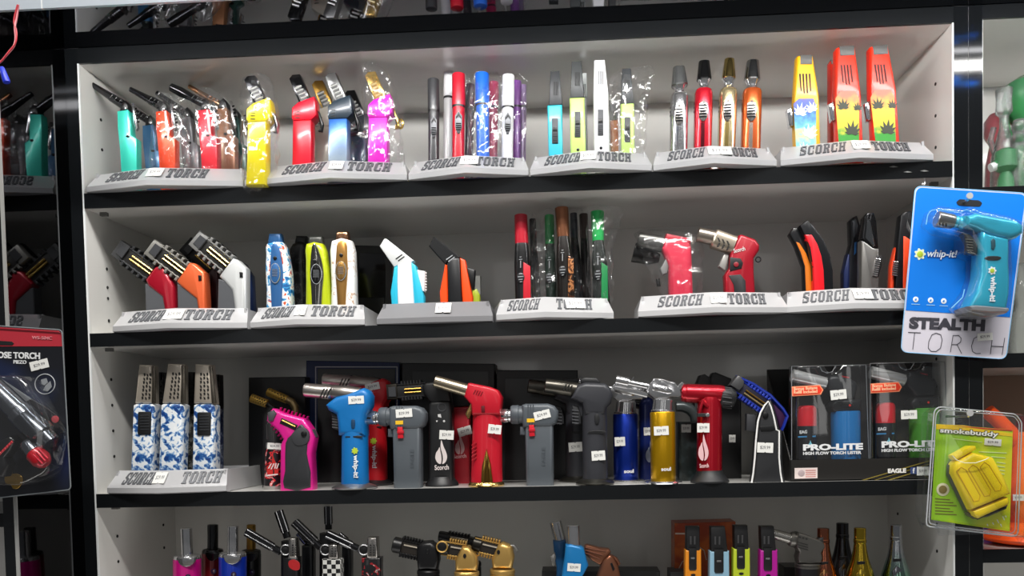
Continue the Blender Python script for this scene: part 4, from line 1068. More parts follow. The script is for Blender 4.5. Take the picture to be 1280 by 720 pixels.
slim('blue and grey slim torch behind the silver one', [('body', [(424, 158), (440, 140), (462, 130), (486, 200), (484, 495), (392, 495), (390, 430), (428, 280)], mat('23252b', .3, .3, .3), .008), ('front_shell', [(430, 160), (456, 140), (470, 180), (468, 220), (440, 260)], mat('7a8086', .25, .7), .0086), ('side_stripe', [(440, 270), (466, 262), (462, 330), (440, 350)], mat('2c6aa8', .3, .4), .0086), ('side_shell', [(412, 330), (426, 340), (420, 495), (392, 495), (390, 430)], mat('1c2a58', .3, .3), .0086)], .075)
slim('silver slim torch with a dark chrome head and ribbed side grip', [('body', [(482, 262), (500, 268), (545, 302), (576, 306), (577, 495), (478, 495)], mat('8d8b88', .3, .8), .0085), ('head', [(484, 250), (498, 140), (514, 118), (552, 116), (566, 160), (576, 300), (546, 306), (500, 268)], DARKCHROME, .0078), ('head_facet', [(500, 250), (512, 150), (532, 150), (556, 290), (546, 300)], mat('a0a2a4', .12, 1), .0084), ('side_grip', [(560, 338), (594, 346), (590, 400), (574, 458), (546, 452), (548, 390)], mat('2c2c2e', .35, .4), .0098)], .036, ribs=(584, 356, 566, 442, 9))
slim('orange and black slim torch beside the blue blister card', [('body', [(690, 130), (712, 112), (748, 104), (770, 130), (776, 220), (776, 490), (655, 490), (672, 290)], GB, .0082), ('front_shell', [(700, 238), (716, 242), (766, 276), (768, 490), (696, 490)], mat('f04818', .34, .05, .3), .0090), ('side_shell', [(668, 296), (664, 400), (656, 490), (634, 490), (642, 390)], mat('e8441c', .34, .05, .3), .006), ('head_stripe', [(712, 200), (722, 140), (742, 190), (764, 262), (740, 244)], mat('9a9c9e', .2, .9), .0088)], .036, ribs=(676, 370, 670, 440, 7))

# ------------------------------------------------------------------ third shelf
o_ = crop(110, 430, 3.427)
G12 = 'tall torches with blue and white floral bodies'
FLORAL = ramp_mat('floral', 'noise', 112, [(0, '1a3c7c'), (.36, '2c5c9c'), (.44, '8fb0d4'), (.49, 'e8ecf0'), (.66, 'f0f2f4'), (.72, '3a64a0')], .32, 0, .4, 4, .8)
FLORAL2 = ramp_mat('floral2', 'noise', 80, [(0, '18284c'), (.45, '3a4868'), (.52, '8a90a0'), (.6, '2a3450')], .4, 0, .2, 4, .8)
MONEY = ramp_mat('money', 'noise', 120, [(0, '20221f'), (.45, '4a4c46'), (.52, '9a9a90'), (.6, '35362f')], .5, 0, .1, 4, .4)
def tall(label, body, cap, sw, bm_, cm, Y, zs=Z3):
    b = o_(*body)
    t = thing('tall_torch', label, 'lighter', (A(*b[2], Y).x, Y, zs + .0032), G12)
    B().puff(low(b, zs, Y), Y, .0115, .006, 4).to('body', bm_, t)
    cp = o_(*cap)
    B().puff(cp, Y, .0105, .0035, 3).to('cap', cm, t)
    (x0, y0), (x1, y1) = cap[0], cap[1]; (x2, y2), (x3, y3) = cap[2], cap[3]
    B().puff(o_((x1 - (x1 - x0) * .22, y1 + 4), (x1 - 2, y1 + 5), (x2 - 2, y2 - 3), (x2 - (x2 - x3) * .24, y2 - 3)), Y - .0100, .0012, .0006, 2).to('cap_side', mat('8a8276', .25, .9) if cm is not BLACK else BLACK, t)
    g = B()
    for k in range(7):
        for jx in range(3):
            f = .22 + k * .1
            xa = x0 + (x3 - x0) * f; xb = x1 + (x2 - x1) * f; y = y0 + (y3 - y0) * f
            x = xa + (xb - xa) * (.14 + .2 * jx); dx = 3 if (k + jx) % 2 else -2
            g.puff(o_((x, y), (x + 7, y + dx), (x + 9, y + 10 + dx), (x + 2, y + 12)), Y - .0106, .0006, .0002, 1)
    g.to('cap_perforation', mat('191817', .5), t, stuff=True)
    if sw:
        x0, y0, x1, y1 = sw
        s = B().puff(o_((x0, y0 + 4), (x0 + 6, y0), (x1 - 4, y0), (x1, y0 + 5), (x1 - 2, y1 - 5), (x1 - 6, y1), (x0 + 2, y1), (x0 - 2, y1 - 6)), Y - .0115, .0018, .001, 2).to('switch', mat('141517', .5), t)
        r = B()
        for k in range(6): r.puff(o_((x0 + 8, y0 + 14 + k * 12), (x1 - 10, y0 + 14 + k * 12), (x1 - 10, y0 + 18 + k * 12), (x0 + 8, y0 + 18 + k * 12)), Y - .0133, .0007, .0003, 1)
        r.to('grip_rib', mat('2e3034', .4), s, stuff=True)
TALLCAP = mat('c8beb0', .3, .55)
tall('floral blue and white torch with a black switch, left of three', [(210, 262), (222, 256), (292, 256), (302, 262), (288, 560), (194, 560)], [(234, 90), (290, 92), (292, 256), (216, 256)], (216, 290, 272, 388), FLORAL, TALLCAP, .040)
tall('floral blue and white torch without a switch, middle of three', [(326, 262), (336, 256), (416, 256), (426, 264), (412, 560), (312, 560)], [(356, 86), (418, 88), (418, 256), (332, 254)], None, FLORAL, TALLCAP, .038)
tall('floral blue and white torch with a black switch, right of three', [(466, 262), (476, 258), (548, 258), (556, 266), (556, 560), (457, 560)], [(472, 88), (534, 90), (552, 258), (466, 256)], (470, 292, 528, 392), FLORAL, TALLCAP, .040)
tall('dark floral torch in the second row behind the left floral one', [(292, 272), (330, 268), (326, 560), (284, 560)], [(298, 120), (328, 122), (330, 268), (294, 268)], None, FLORAL2, BLACK, .085)
tall('torch with a grey money pattern between middle and right floral ones', [(412, 300), (466, 296), (462, 560), (404, 560)], [(420, 120), (466, 122), (466, 298), (414, 298)], None, MONEY, BLACK, .085)
tall('dark navy torch behind the right floral one', [(540, 280), (572, 276), (572, 560), (540, 560)], [(544, 130), (570, 132), (572, 276), (542, 276)], None, FLORAL2, BLACK, .09)

# boxes stood against the back
def back_box(label, pts, Y, d, front=None, line=None, name='torch_box', c='0c0c0d'):
    bot = zpy(Z3 + .0006, Y, pts[0][0])
    P = [(pts[0][0], pts[0][1]), (pts[1][0], pts[1][1]), (pts[1][0] + (0 if len(pts) < 3 else pts[2][0]), bot), (pts[0][0], bot)]
    t = thing(name, label, 'box', (A((P[0][0] + P[1][0]) / 2, bot, Y).x, Y, Z3 + .0006), 'dark boxes behind the torches of the third shelf')
    B().puff(P, Y, d, .001, 1).to('box_body', mat(c, .4), t)
    if line:
        lw = B()
        for w0, m_ in ((4, None),):
            x0, y0, x1, y1 = P[0][0] + 6, P[0][1] + 6, P[1][0] - 6, bot - 4
            for q in ([(x0, y0), (x1, y0), (x1, y0 + 1.2), (x0, y0 + 1.2)], [(x0, y0), (x0 + 1.2, y0), (x0 + 1.2, y1), (x0, y1)], [(x1 - 1.2, y0), (x1, y0), (x1, y1), (x1 - 1.2, y1)]):
                lw.puff(q, Y - d - .0004, .0004, .0002, 1)
        lw.to('white_border', mat('c8ccd2', .5), t)
    if front:
        x0, y0, x1, y1 = P[0][0] + 9, P[0][1] + 9, P[1][0] - 9, bot - 4
        B().puff([(x0, y0), (x1, y0), (x1, y1), (x0, y1)], Y - d - .0004, .0006, .0003, 1).to('front_panel', mat(front, .3), t)
    return t
back_box('plain black box behind the pink torch', [(318, 473), (388, 472)], .150, .022)
back_box('black box with a navy frame and white border behind the blue torch', [(388, 452), (503, 454)], .168, .02, '08080a', True, c='10285a')
back_box('wide black box behind the black and red torches', [(506, 455), (620, 456)], .158, .022, '070708')
back_box('black box with its top below its neighbour behind the grey torch', [(622, 464), (722, 464)], .152, .022, '070708')

p_ = crop(290, 440, 3.789)
q_ = crop(430, 440, 3.79)
s_ = crop(600, 440, 3.79)
t_ = crop(740, 440, 3.788)
G13 = 'table torches standing on the third shelf'
def standy(px, py):
    """depth at which something with its foot at this pixel stands on the third shelf"""
    return onz(px, py, Z3 + .0006).y
def shelf3(name, label, cat, px, Y, group=G13):
    return thing(name, label, cat, (A(px, 600, Y).x, Y, Z3 + .0006), group)
def bz(Y, px): return zpy(Z3 + .0006, Y, px)
def stand(bm, px, rx, Y, prof, n=28):
    """turned foot on the shelf: prof [(height m, radius px)]"""
    c = A(px, bz(Y, px), Y)
    lathe(bm, (c.x, Y), [(Z3 + .0006 + h, r * kk(Y)) for h, r in prof], n)
def flame(bm, cx, cy, w, h, Y):
    """flame emblem: a large petal with a slimmer one curled against its left"""
    R = [(.02, -.5), (.2, -.24), (.44, .04), (.5, .24), (.36, .42), (.1, .5), (.16, .3), (.1, .08), (-.02, -.14), (-.04, -.3)]
    L = [(-.12, -.2), (-.06, -.04), (.02, .16), (.04, .34), (-.04, .5), (-.3, .44), (-.48, .26), (-.42, .04), (-.26, -.08)]
    for P in (R, L): puff(bm, [(cx + x * w, cy + y * h) for x, y in P], Y, .0003, .0001, 1, 3)
def vtext(s, x, y0, y1, h, Y, m_, parent, **kw):
    """writing running down: from pixel row y0 to y1, letter height h towards the right"""
    O = A(x, y0, Y); U = A(x, y1, Y) - O; V = A(x + h, y0, Y) - O
    return lettering(s, O, U, V, m_, parent, **kw)
def flower(bm, cx, cy, r, Y):
    puff(bm, [(cx + r * (1 + .18 * math.cos(7 * a)) * math.cos(a), cy + r * (1 + .18 * math.cos(7 * a)) * math.sin(a)) for a in [i * math.pi / 21 for i in range(42)]], Y, .0003, .0001, 1)
LIME = mat('b8cc3a', .45)
FLAMEC = mat('e0d6d4', .5)

# the pink and black torch with the gold nozzles behind it, and the small lighter
Y = .022
PINK = mat('d81e8a', .33, .1, .3)
t = shelf3('table_torch', 'black and pink torch with pink fins', 'lighter', 374, Y)
b = p_((178, 328), (182, 294), (206, 268), (262, 292), (352, 316), (384, 362), (402, 402), (388, 480), (398, 650), (240, 655), (243, 440), (256, 412), (232, 374))
B().puff([(x, bz(Y, x)) if y > 611 else (x, y) for x, y in b], Y, .0125, .004, 3).to('frame', PINK, t)
B().puff(p_((264, 430), (290, 392), (322, 352), (346, 340), (372, 376), (378, 400), (370, 480), (386, 640), (258, 644), (262, 560)), Y - .002, .0125, .005, 3, 2).to('grip_cover', mat('2a2b2e', .5), t)
B().puff(p_((180, 288), (208, 274), (224, 292), (208, 328), (184, 330)), Y - .004, .0115, .003, 2).to('nozzle_mouth', mat('56565a', .4, .4), t)
s = B().puff(p_((236, 312), (312, 346), (300, 372), (226, 338)), Y - .0122, .0012, .0006, 1).to('slot', BLACK, t)
B().rod(p_((238, 324))[0], p_((300, 354))[0], [(0, 1.2), (1, 1.2)], Y - .0136, 8).to('burner_rod', GOLD, s)
f = B()
for k in range(8):
    x, y = p_((226 + k * 18, 280 + k * 6))[0]; f.rod((x - 1, y + 4), (x + 2.2, y - 4.5), [(0, 1.0), (1, .8)], Y, 8, 2, 5)
    if k < 6:
        x, y = p_((196 + k * 11, 336 + k * 15))[0]; f.rod((x + 5, y - 5), (x - 2.4, y + 4.5), [(0, 1.0), (1, .8)], Y, 8, 2, 5)
f.to('cooling_fins', PINK, t, stuff=True)
B().puff(p_((284, 400), (300, 372), (340, 356), (366, 380), (366, 420), (340, 442), (300, 440)), Y - .0128, .003, .0015, 2, 2).to('thumb_rest', mat('3a3b3e', .45), t)
B().disc(*p_((341, 388))[0], 3.6, Y - .0158, .0022).to('knob', BLACK, t)
B().puff(p_((360, 340), (392, 372), (404, 402), (390, 418), (372, 380)), Y, .008, .003, 2).to('lever', mat('44464a', .45), t)
for lab, pts, bx, by in (('black torch with a gold perforated nozzle, in front of the two', ((92, 218), (168, 246)), 190, .085), ('black torch with a bent gold nozzle, very back of two', ((170, 188), (262, 226)), 296, .105)):
    t = shelf3('table_torch', lab + ', behind the pink one', 'lighter', p_((bx, 0))[0][0], by)
    (x0, y0), (x1, y1) = pts
    nz = B().rod(p_((x0, y0))[0], p_((x1, y1))[0], [(0, 5.4), (.05, 5.9), (1, 5.4)], by, 18).to('nozzle', mat('d0a850', .3, .7), t)
    h = B()
    for k in range(6):
        for jj in range(3):
            f = .1 + k * .15; x = x0 + (x1 - x0) * f; y = y0 + (y1 - y0) * f
            h.disc(*p_((x - 3 + jj * 3, y - 11 + jj * 11))[0], .9, by - .0052 - .0004 * (jj == 1), .0006)
    h.to('nozzle_hole', mat('1a1408', .6), nz, stuff=True)
    bpx = p_((x1, y1))[0]
    if bx > 250:
        B().bent([bpx + (4.6,)] + [q + (w,) for q, w in zip(p_((284, 236), (300, 262), (302, 300)), (4.8, 4.6, 4.4))], by, 14).to('nozzle_elbow', mat('a08a60', .3, .7), t)
    B().rod(p_((bx, 262 if bx < 250 else 300))[0], (p_((bx, 0))[0][0], bz(by, p_((bx, 0))[0][0])), [(0, 7), (.1, 11), (1, 11)], by, 18, 3).to('body', mat('121214', .45), t)
    if bx < 250: B().rod(bpx, p_((200, 272))[0], [(0, 3.5), (1, 4)], by, 12).to('nozzle_stem', BLACK, t)
Y = .04
t = shelf3('small_lighter', 'small black lighter with a red flame print and a silver top', 'lighter', p_((195, 0))[0][0], Y)
a, b = p_((200, 458))[0], p_((194, 640))[0]
b = (b[0], bz(Y, b[0])); b0_ = b
B().rod(a, b, [(0, 9.6), (.04, 10.3), (1, 11)], Y, 24, 2.4).to('body', ramp_mat('graffiti', 'noise', 105, [(0, '111113'), (.52, '141416'), (.55, 'c81c24'), (.62, 'e8e4e2'), (.65, 'a01820')], .35, 0, .3, 3, 1.2), t)
B().rod(p_((202, 432))[0], a, [(0, 9.2), (.1, 10), (1, 10)], Y, 24, 2.4).to('top_cap', mat('c4c2be', .3, .8), t)
B().ptube(p_((166, 414), (164, 346), (172, 332), (186, 334), (192, 344), (196, 414)), Y, .7, 8).to('wire_guard', SATIN, t)
b = B(); flame(b.bm, *p_((192, 540))[0], 15, 26, Y - .0113); fm = b.to('flame_print', mat('c42a28', .4), t)
b = B()
for x0, y0, x1, y1 in ((170, 552, 182, 530), (182, 556, 196, 528), (200, 552, 206, 526), (208, 554, 218, 528)): b.puff(p_((x0, y0), (x0 + 6, y0), (x1 + 6, y1), (x1, y1)), Y - .0118, .0003, .0001, 1)
b.puff(p_((166, 582), (218, 576), (218, 582), (166, 588)), Y - .0116, .0003, .0001, 1).to('white_stroke', mat('e0d4d2', .5), fm)
price(*p_((202, 446))[0], 18, 8, Y - .0110, t, -3)
B().rod(p_((194, 632))[0], b0_, [(0, 11.2), (1, 11.6)], Y, 24, 2.4).to('base_cap', mat('a8a6a2', .35, .6), t)

# the blue torch and the red one behind it
def pistol(label, Y, col, dx, dy, txt=True):
    q = lambda *pp: p_(*[(x + dx, y + dy) for x, y in pp])
    t = shelf3('table_torch', label, 'lighter', q((555, 0))[0][0], Y)
    m_ = mat(col, .42, .05, .1)
    x = q((582, 0))[0][0]; hw = 16.4
    cx = q((583, 400))[0]; lx = q((584, 0))[0][0]
    B().rod((cx[0], cx[1] - 6), (lx, bz(Y, lx) - 3), [(0, 16), (.05, 16.2), (.5, 16.4), (1, 17.2)], Y, 24, 2.6).to('handle', m_, t)
    B().puff(q((456, 252), (480, 232), (505, 214), (560, 200), (606, 182), (632, 172), (654, 184), (668, 208), (666, 258), (648, 290), (640, 330), (642, 396), (516, 394), (512, 330), (506, 296), (470, 278)), Y, .017, .009, 4).to('head', m_, t)
    nz = B().rod(q((344, 180))[0], q((478, 192))[0], [(0, 7.6), (.02, 8.6), (.06, 8.9), (.9, 9.2), (1, 8.2)], Y, 24).to('nozzle', mat('b8b2ac', .3, .95), t)
    s = B()
    for k in range(3):
        x0, y0 = 420 + k * 15, 216
        s.puff(q((x0 - 6, y0), (x0 + 14, y0 - 44), (x0 + 20, y0 - 44), (x0 - 1, y0 + 2)), Y - .0094, .0009, .0003, 1)
    s.to('nozzle_slot', mat('161412', .5), nz, stuff=True)
    B().rod(q((476, 190))[0], q((610, 204))[0], [(0, 8.2), (.06, 9.2), (.5, 9.8), (1, 9.4)], Y - .002, 24).to('nozzle_sleeve', mat('a8a29c', .3, .95), t)
    tr = B().puff(q((474, 284), (504, 292), (510, 330), (512, 372), (482, 362), (480, 320)), Y, .007, .002, 2).to('trigger', mat('2c2c2e', .5), t)
    r = B()
    for k in range(5): r.puff(q((474, 302 + k * 13), (504, 306 + k * 13), (504, 311 + k * 13), (474, 307 + k * 13)), Y - .007, .0008, .0003, 1)
    r.to('trigger_rib', mat('4a4a4c', .5), tr, stuff=True)
    B().puff(q((566, 322), (574, 318), (582, 322), (584, 340), (582, 360), (574, 364), (566, 360), (564, 340)), Y - .0168, .0014, .0007, 2).to('switch', mat('123a5c' if txt else '5c1218', .45), t)
    B().puff(q((536, 402), (556, 396), (600, 396), (622, 400), (600, 408), (556, 409)), Y - .0152, .0016, .0008, 1, 2).to('flame_dial', mat('17181a', .4), t)
    if txt is not None:
        w = mat('f0f2f4', .5)
        fl_ = B(); fx = q((582, 468))[0]; flower(fl_.bm, fx[0], fx[1], 3.8, Y - .0180); f_ = fl_.to('flower_mark', LIME, t)
        vtext('whip-it!', q((570, 0))[0][0], q((0, 488))[0][1], q((0, 596))[0][1], 7.5, Y - .0181, w, t, bold=.03)
    return t
Y = .022
t = pistol('bright blue pistol torch with a brushed steel nozzle on a domed steel foot', Y, '0a6eb4', 0, 0)
B().stand(p_((583, 0))[0][0], 0, Y, [(0, 28), (.0012, 29), (.003, 27), (.006, 19), (.0075, 16)]).to('foot', mat('a8a8a8', .28, .9), t)
price(*p_((588, 227))[0], 19.5, 9.8, Y - .0174, t, 3)
Y = .086
t = pistol('red pistol torch half hidden behind the bright blue one', Y, 'c41420', 88, -46)
B().stand(p_((671, 0))[0][0], 0, Y, [(0, 24), (.002, 25), (.006, 20), (.008, 16)]).to('foot', mat('3a3638', .35, .5), t)
price(*p_((665, 164))[0], 18, 9, Y - .0176, t, 12)

# the two small grey torches
GREYB = mat('52585e', .45, .1)
def eagle(label, cr, dx, dy, Y, tagp):
    q = lambda *pp: cr(*[(x + dx, y + dy) for x, y in pp])
    t = shelf3('small_torch', label, 'lighter', q((305, 0))[0][0], Y)
    b = q((236, 352), (370, 350), (372, 640), (244, 640))
    B().puff([(x, bz(Y, x) - 2) if y > 600 else (x, y) for x, y in b], Y, .0125, .005, 3).to('body', GREYB, t)
    B().puff(q((222, 262), (240, 256), (345, 255), (376, 266), (394, 290), (394, 322), (384, 350), (356, 366), (228, 368), (222, 340)), Y, .0145, .007, 4).to('head', GREYB, t)
    hr = B()
    for k in range(3): hr.rod(q((262 + 0, 258 + 0))[0] if False else q((250 + k * 12, 258))[0], q((250 + k * 12, 362))[0], [(0, .7), (1, .7)], Y - .0146, 6)
    hr.to('head_rib', GREYB, t, stuff=True)
    B().rod(q((168, 307))[0], q((240, 307))[0], [(0, 10.5), (.1, 11.8), (.5, 12), (.55, 11), (1, 11.4)], Y, 24).to('collar', GREYB, t)
    nz = B().rod(q((90, 314))[0], q((170, 312))[0], [(0, 7.2), (.02, 8.2), (.55, 8.4), (.58, 8.8), (.8, 8.8), (.84, 7.8), (1, 7.8)], Y, 24).to('nozzle', CHROME, t)
    sl = B().puff(q((100, 309), (150, 308), (152, 317), (101, 318)), Y - .0079, .001, .0004, 1).to('nozzle_slot', BLACK, nz)
    B().puff(q((212, 364), (238, 362), (240, 404), (212, 402)), Y, .007, .0025, 2).to('lug', GREYB, t)
    B().puff(q((244, 326), (280, 325), (280, 343), (244, 344)), Y - .0148, .0006, .0002, 1).to('warning_label', mat('e8b820', .5), t)
    sw = B().puff(q((254, 356), (278, 355), (282, 408), (256, 410)), Y - .0135, .0024, .001, 2).to('switch', mat('d01c2c', .4), t)
    B().puff(q((252, 374), (283, 372), (284, 386), (253, 388)), Y - .0155, .002, .001, 2).to('switch_ridge', mat('b81424', .4), sw)
    ft = q((196, 0), (375, 0)); fx0, fx1 = ft[0][0], ft[1][0]; fy = bz(Y, fx0)
    B().puff([(fx0, fy - 3.4), (fx0 + 3, fy - 4.2), (fx1 - 3, fy - 4.6), (fx1, fy - 3.8), (fx1, bz(Y, fx1)), (fx0, fy)], Y, .021, .003, 2).to('foot', mat('44494e', .45), t)
    vtext('EAGLE', q((318, 0))[0][0], q((0, 560))[0][1], q((0, 455))[0][1], -5, Y - .0124, mat('4a5056', .4), t) if False else None
    O = A(*q((332, 548))[0], Y - .0124); U = A(*q((332, 462))[0], Y - .0124) - O; V = A(*q((314, 548))[0], Y - .0124) - O
    lettering('EAGLE', O, U, V, mat('4b5157', .4), t, thick=.0006, bold=.02)
    price(*q(tagp[:2])[0], 20.5, 10.5, Y - .0152, t, tagp[2])
    return t
eagle('small grey torch with a red switch, left one of the pair', q_, 0, 0, .026, (284, 290, 4))
eagle('small grey torch with a red switch, right one of the pair', s_, -22, -10, .027, (316, 308, 14))

# black torch with a white flame mark, red one behind it, big red one with gold trim
Y = .049
t = shelf3('table_torch', 'black slab torch with a white flame mark', 'lighter', q_((466, 0))[0][0], Y)
b = q_((408, 250), (420, 236), (505, 232), (514, 250), (522, 600), (408, 600))
B().puff([(x, bz(Y, x) - 4) if y > 595 else (x, y) for x, y in b], Y, .013, .004, 3).to('body', mat('17181a', .42), t)
B().puff(q_((376, 160), (396, 146), (470, 140), (500, 150), (512, 236), (416, 242), (382, 196)), Y, .012, .004, 3).to('head', mat('111113', .45), t)
cage(t, q_((216, 190))[0], q_((392, 178))[0], 9.6, Y, mat('2a2a2c', .4, .3), mat('302c26', .35, .6), mat('151413', .5), (BRASS, BRASS), 7, True, (.36, .85))
B().stand(q_((466, 0))[0][0], 0, Y, [(0, 21), (.003, 20.6), (.008, 17), (.012, 15.5)]).to('foot', mat('1e1f21', .45), t)
q = q_((464, 262))[0]
B().ptube([(q[0] + 5 * math.cos(i * math.pi / 9), q[1] + 5 * math.sin(i * math.pi / 9)) for i in range(18)], Y - .013, .8, 6, True).to('dial_ring', mat('3c3d40', .4), t)
b = B(); b.puff(q_((444, 296), (458, 294), (462, 312), (446, 308)), Y - .0132, .0006, .0002, 1).disc(*q_((440, 328))[0], 1.1, Y - .0132, .0006).disc(*q_((474, 328))[0], 1.4, Y - .0132, .0006)
b.to('dial_mark', mat('d0d0d0', .5), t)
b = B(); flame(b.bm, *q_((460, 474))[0], 15, 30, Y - .0133); b.to('flame_mark', FLAMEC, t)
ptext('Scorch', *q_((430, 560), (497, 557)), 6.5, Y - .0133, FLAMEC, t, bold=.02)
price(*q_((486, 393))[0], 18, 11.5, Y - .0136, t, -3)
Y = .095
t = shelf3('table_torch', 'dark red slab torch deep behind the large red one', 'lighter', q_((562, 0))[0][0], Y)
b = q_((524, 262), (600, 258), (602, 600), (524, 600))
B().puff([(x, bz(Y, x)) if y > 595 else (x, y) for x, y in b], Y, .012, .004, 3).to('body', mat('a01826', .4, .1), t)
B().puff(q_((500, 175), (520, 160), (600, 170), (604, 258), (524, 264)), Y, .011, .004, 3).to('head', mat('141416', .45), t)
b = B(); flame(b.bm, *q_((548, 436))[0], 12, 26, Y - .0123); b.to('flame_mark', mat('c8a0a0', .5), t)
ptext('Scorch', *q_((520, 506), (580, 500)), 5, Y - .0123, mat('c8a0a0', .5), t, bold=.02)
price(*q_((572, 375))[0], 17, 11, Y - .0126, t, 16)
Y = .024
t = shelf3('table_torch', 'large red torch with a champagne nozzle and gold trim', 'lighter', q_((674, 0))[0][0], Y)
RED = mat('c2162a', .36, .1, .25)
x0 = q_((676, 0))[0][0]
B().rod(q_((680, 250))[0], (x0, bz(Y, x0) - 4), [(0, 17), (.1, 18), (.5, 19), (1, 20)], Y, 26, 2.5, .8).to('handle', RED, t)
B().puff(q_((574, 214), (592, 150), (604, 148), (700, 168), (734, 182), (752, 214), (750, 250), (744, 300), (612, 300), (606, 250)), Y, .0165, .008, 4).to('head', RED, t)
B().rod(q_((430, 138))[0], q_((588, 184))[0], [(0, 6.8), (.02, 7.9), (.5, 8.1), (1, 8.3)], Y, 24).to('nozzle', mat('b0a48e', .25, .95), t)
v = B()
for k in range(4): v.puff(q_((612 + k * 11, 198 + k * 3), (622 + k * 11, 178 + k * 3), (626 + k * 11, 179 + k * 3), (616 + k * 11, 200 + k * 3)), Y - .0166, .0007, .0003, 1)
v.to('head_vent', mat('7a0c18', .4), t, stuff=True)
v = B()
for k in range(5): v.puff(q_((604, 440 + k * 18), (626, 426 + k * 18), (628, 430 + k * 18), (605, 446 + k * 18)), Y - .0150, .0012, .0004, 1)
v.to('grip_ridge', mat('a01222', .4), t, stuff=True)
B().puff(q_((576, 294), (604, 238), (614, 240), (612, 270), (598, 312), (588, 318)), Y - .002, .005, .0018, 2).to('trigger', mat('c8a468', .2, .95), t)
B().puff(q_((650, 256), (666, 254), (668, 284), (652, 286)), Y - .0166, .0014, .0007, 2).to('switch', mat('5a1018', .4), t)
B().puff(q_((648, 630), (654, 540), (676, 458), (696, 530), (708, 630)), Y - .0165, .0028, .0014, 2).to('gold_inlay', mat('c89a4a', .18, 1), t)
B().puff(q_((664, 630), (668, 560), (677, 500), (686, 560), (690, 630)), Y - .0192, .0012, .0006, 1).to('inlay_slot', mat('7a5a28', .25, 1), t)
B().stand(x0, 0, Y, [(0, 22.5), (.0015, 23), (.004, 22), (.0055, 20.5)]).to('foot', mat('c8a868', .2, .95), t)
price(*q_((714, 366))[0], 16.5, 11.5, Y - .0192, t, -6)

# the two charcoal torches
CH = mat('34353a', .42, .15)
def charcoal(label, dx, dy, Y, full=True, tagp=None):
    q = lambda *pp: s_(*[(x + dx, y + dy) for x, y in pp])
    t = shelf3('table_torch', label, 'lighter', q((544, 0))[0][0], Y)
    x0 = q((546, 0))[0][0]
    B().rod(q((542, 240))[0], (x0, bz(Y, x0) - 3), [(0, 15), (.2, 15.4), (1, 15.6)], Y, 24, 2.6).to('handle', CH, t)
    B().puff(q((430, 222), (444, 196), (462, 156), (500, 146), (590, 150), (616, 170), (628, 204), (620, 244), (600, 264), (590, 300), (494, 300), (482, 244)), Y, .0165, .008, 4).to('head', CH, t)
    nz = B().rod(q((308, 158))[0], q((482, 184))[0], [(0, 7.6), (.02, 8.6), (.55, 9.2), (.57, 8.8), (1, 9.6)], Y, 24).to('nozzle', mat('58554f', .3, .9), t)
    s = B()
    for k in range(3):
        x, y = 400 + k * 14, 184 + k * 2
        s.puff(q((x - 8, y), (x + 6, y - 32), (x + 12, y - 31), (x - 2, y + 2)), Y - .0094, .0008, .0003, 1)
    s.to('nozzle_slot', mat('0f0e0d', .5), nz, stuff=True)
    B().puff(q((474, 128), (500, 122), (552, 124), (570, 142), (566, 154), (480, 150)), Y, .006, .002, 2).to('top_lock', mat('222326', .45), t)
    tr = B().puff(q((434, 252), (466, 258), (478, 300), (480, 340), (444, 346), (438, 300)), Y, .007, .0025, 2).to('trigger', mat('232427', .5), t)
    r = B()
    for k in range(5): r.puff(q((436, 272 + k * 15), (468, 276 + k * 15), (468, 282 + k * 15), (437, 278 + k * 15)), Y - .0072, .0009, .0003, 1)
    r.to('trigger_rib', mat('45464a', .45), tr, stuff=True)
    B().puff(q((544, 300), (554, 292), (564, 300), (566, 320), (562, 338), (554, 344), (546, 338), (542, 320)), Y - .0164, .0016, .0007, 2).to('switch', mat('1c1d1f', .45), t)
    B().puff(q((510, 380), (530, 372), (580, 372), (596, 378), (580, 386), (530, 387)), Y - .0156, .0016, .0008, 1, 2).to('flame_dial', mat('111214', .4), t)
    B().stand(x0, 0, Y, [(0, 24), (.0014, 24.4), (.004, 22), (.0075, 16)]).to('foot', mat('45443f', .28, .8), t)
    price(*tagp[:2], 17, 12, Y - .0172, t, tagp[2])
    return t
charcoal('charcoal pistol torch with a dark steel nozzle, front one of two', 0, 0, .024, True, s_((561, 491))[0] + (4,))
charcoal('charcoal pistol torch behind the front charcoal one, nozzle further left', -80, 2, .088, True, s_((452, 450))[0] + (4,))

# blue and gold cylinders with revolver tops
def revolver(t, q, Y, sc, m_):
    """chrome revolver-shaped burner: frame, drum, barrel, hammer"""
    B().puff(q((255, 182), (272, 150), (292, 124), (330, 128), (392, 146), (412, 172), (426, 204), (410, 216), (372, 214), (340, 226), (300, 226), (274, 206)), Y, .0055, .002, 2).to('revolver_frame', m_, t)
    dr = B().rod(q((284, 166))[0], q((378, 188))[0], [(0, 5.2), (.06, 6.3), (.8, 6.5), (1, 4.6)], Y - .001, 12).to('drum', m_, t)
    f = B()
    for k in range(3): f.rod(q((296, 156 + k * 12))[0], q((350, 168 + k * 12))[0], [(0, .8), (1, .8)], Y - .0068 + abs(k - 1) * .001, 8)
    f.to('drum_flute', DARKCHROME, dr, stuff=True)
    B().rod(q((112, 132))[0], q((268, 164))[0], [(0, 5.4), (.01, 6), (.38, 6), (.39, 3.8), (1, 4.2)], Y, 18).to('barrel', m_, t)
    B().rod(q((104, 168))[0], q((262, 204))[0], [(0, 2.2), (1, 3.2)], Y, 12, 3).to('under_barrel', m_, t)
    B().puff(q((404, 160), (424, 142), (438, 150), (430, 164), (420, 182), (408, 180)), Y, .003, .001, 1).to('hammer', m_, t)
    B().ptube(q((176, 150), (190, 132), (198, 118)), Y - .004, .6, 6).to('sight_wire', m_, t)
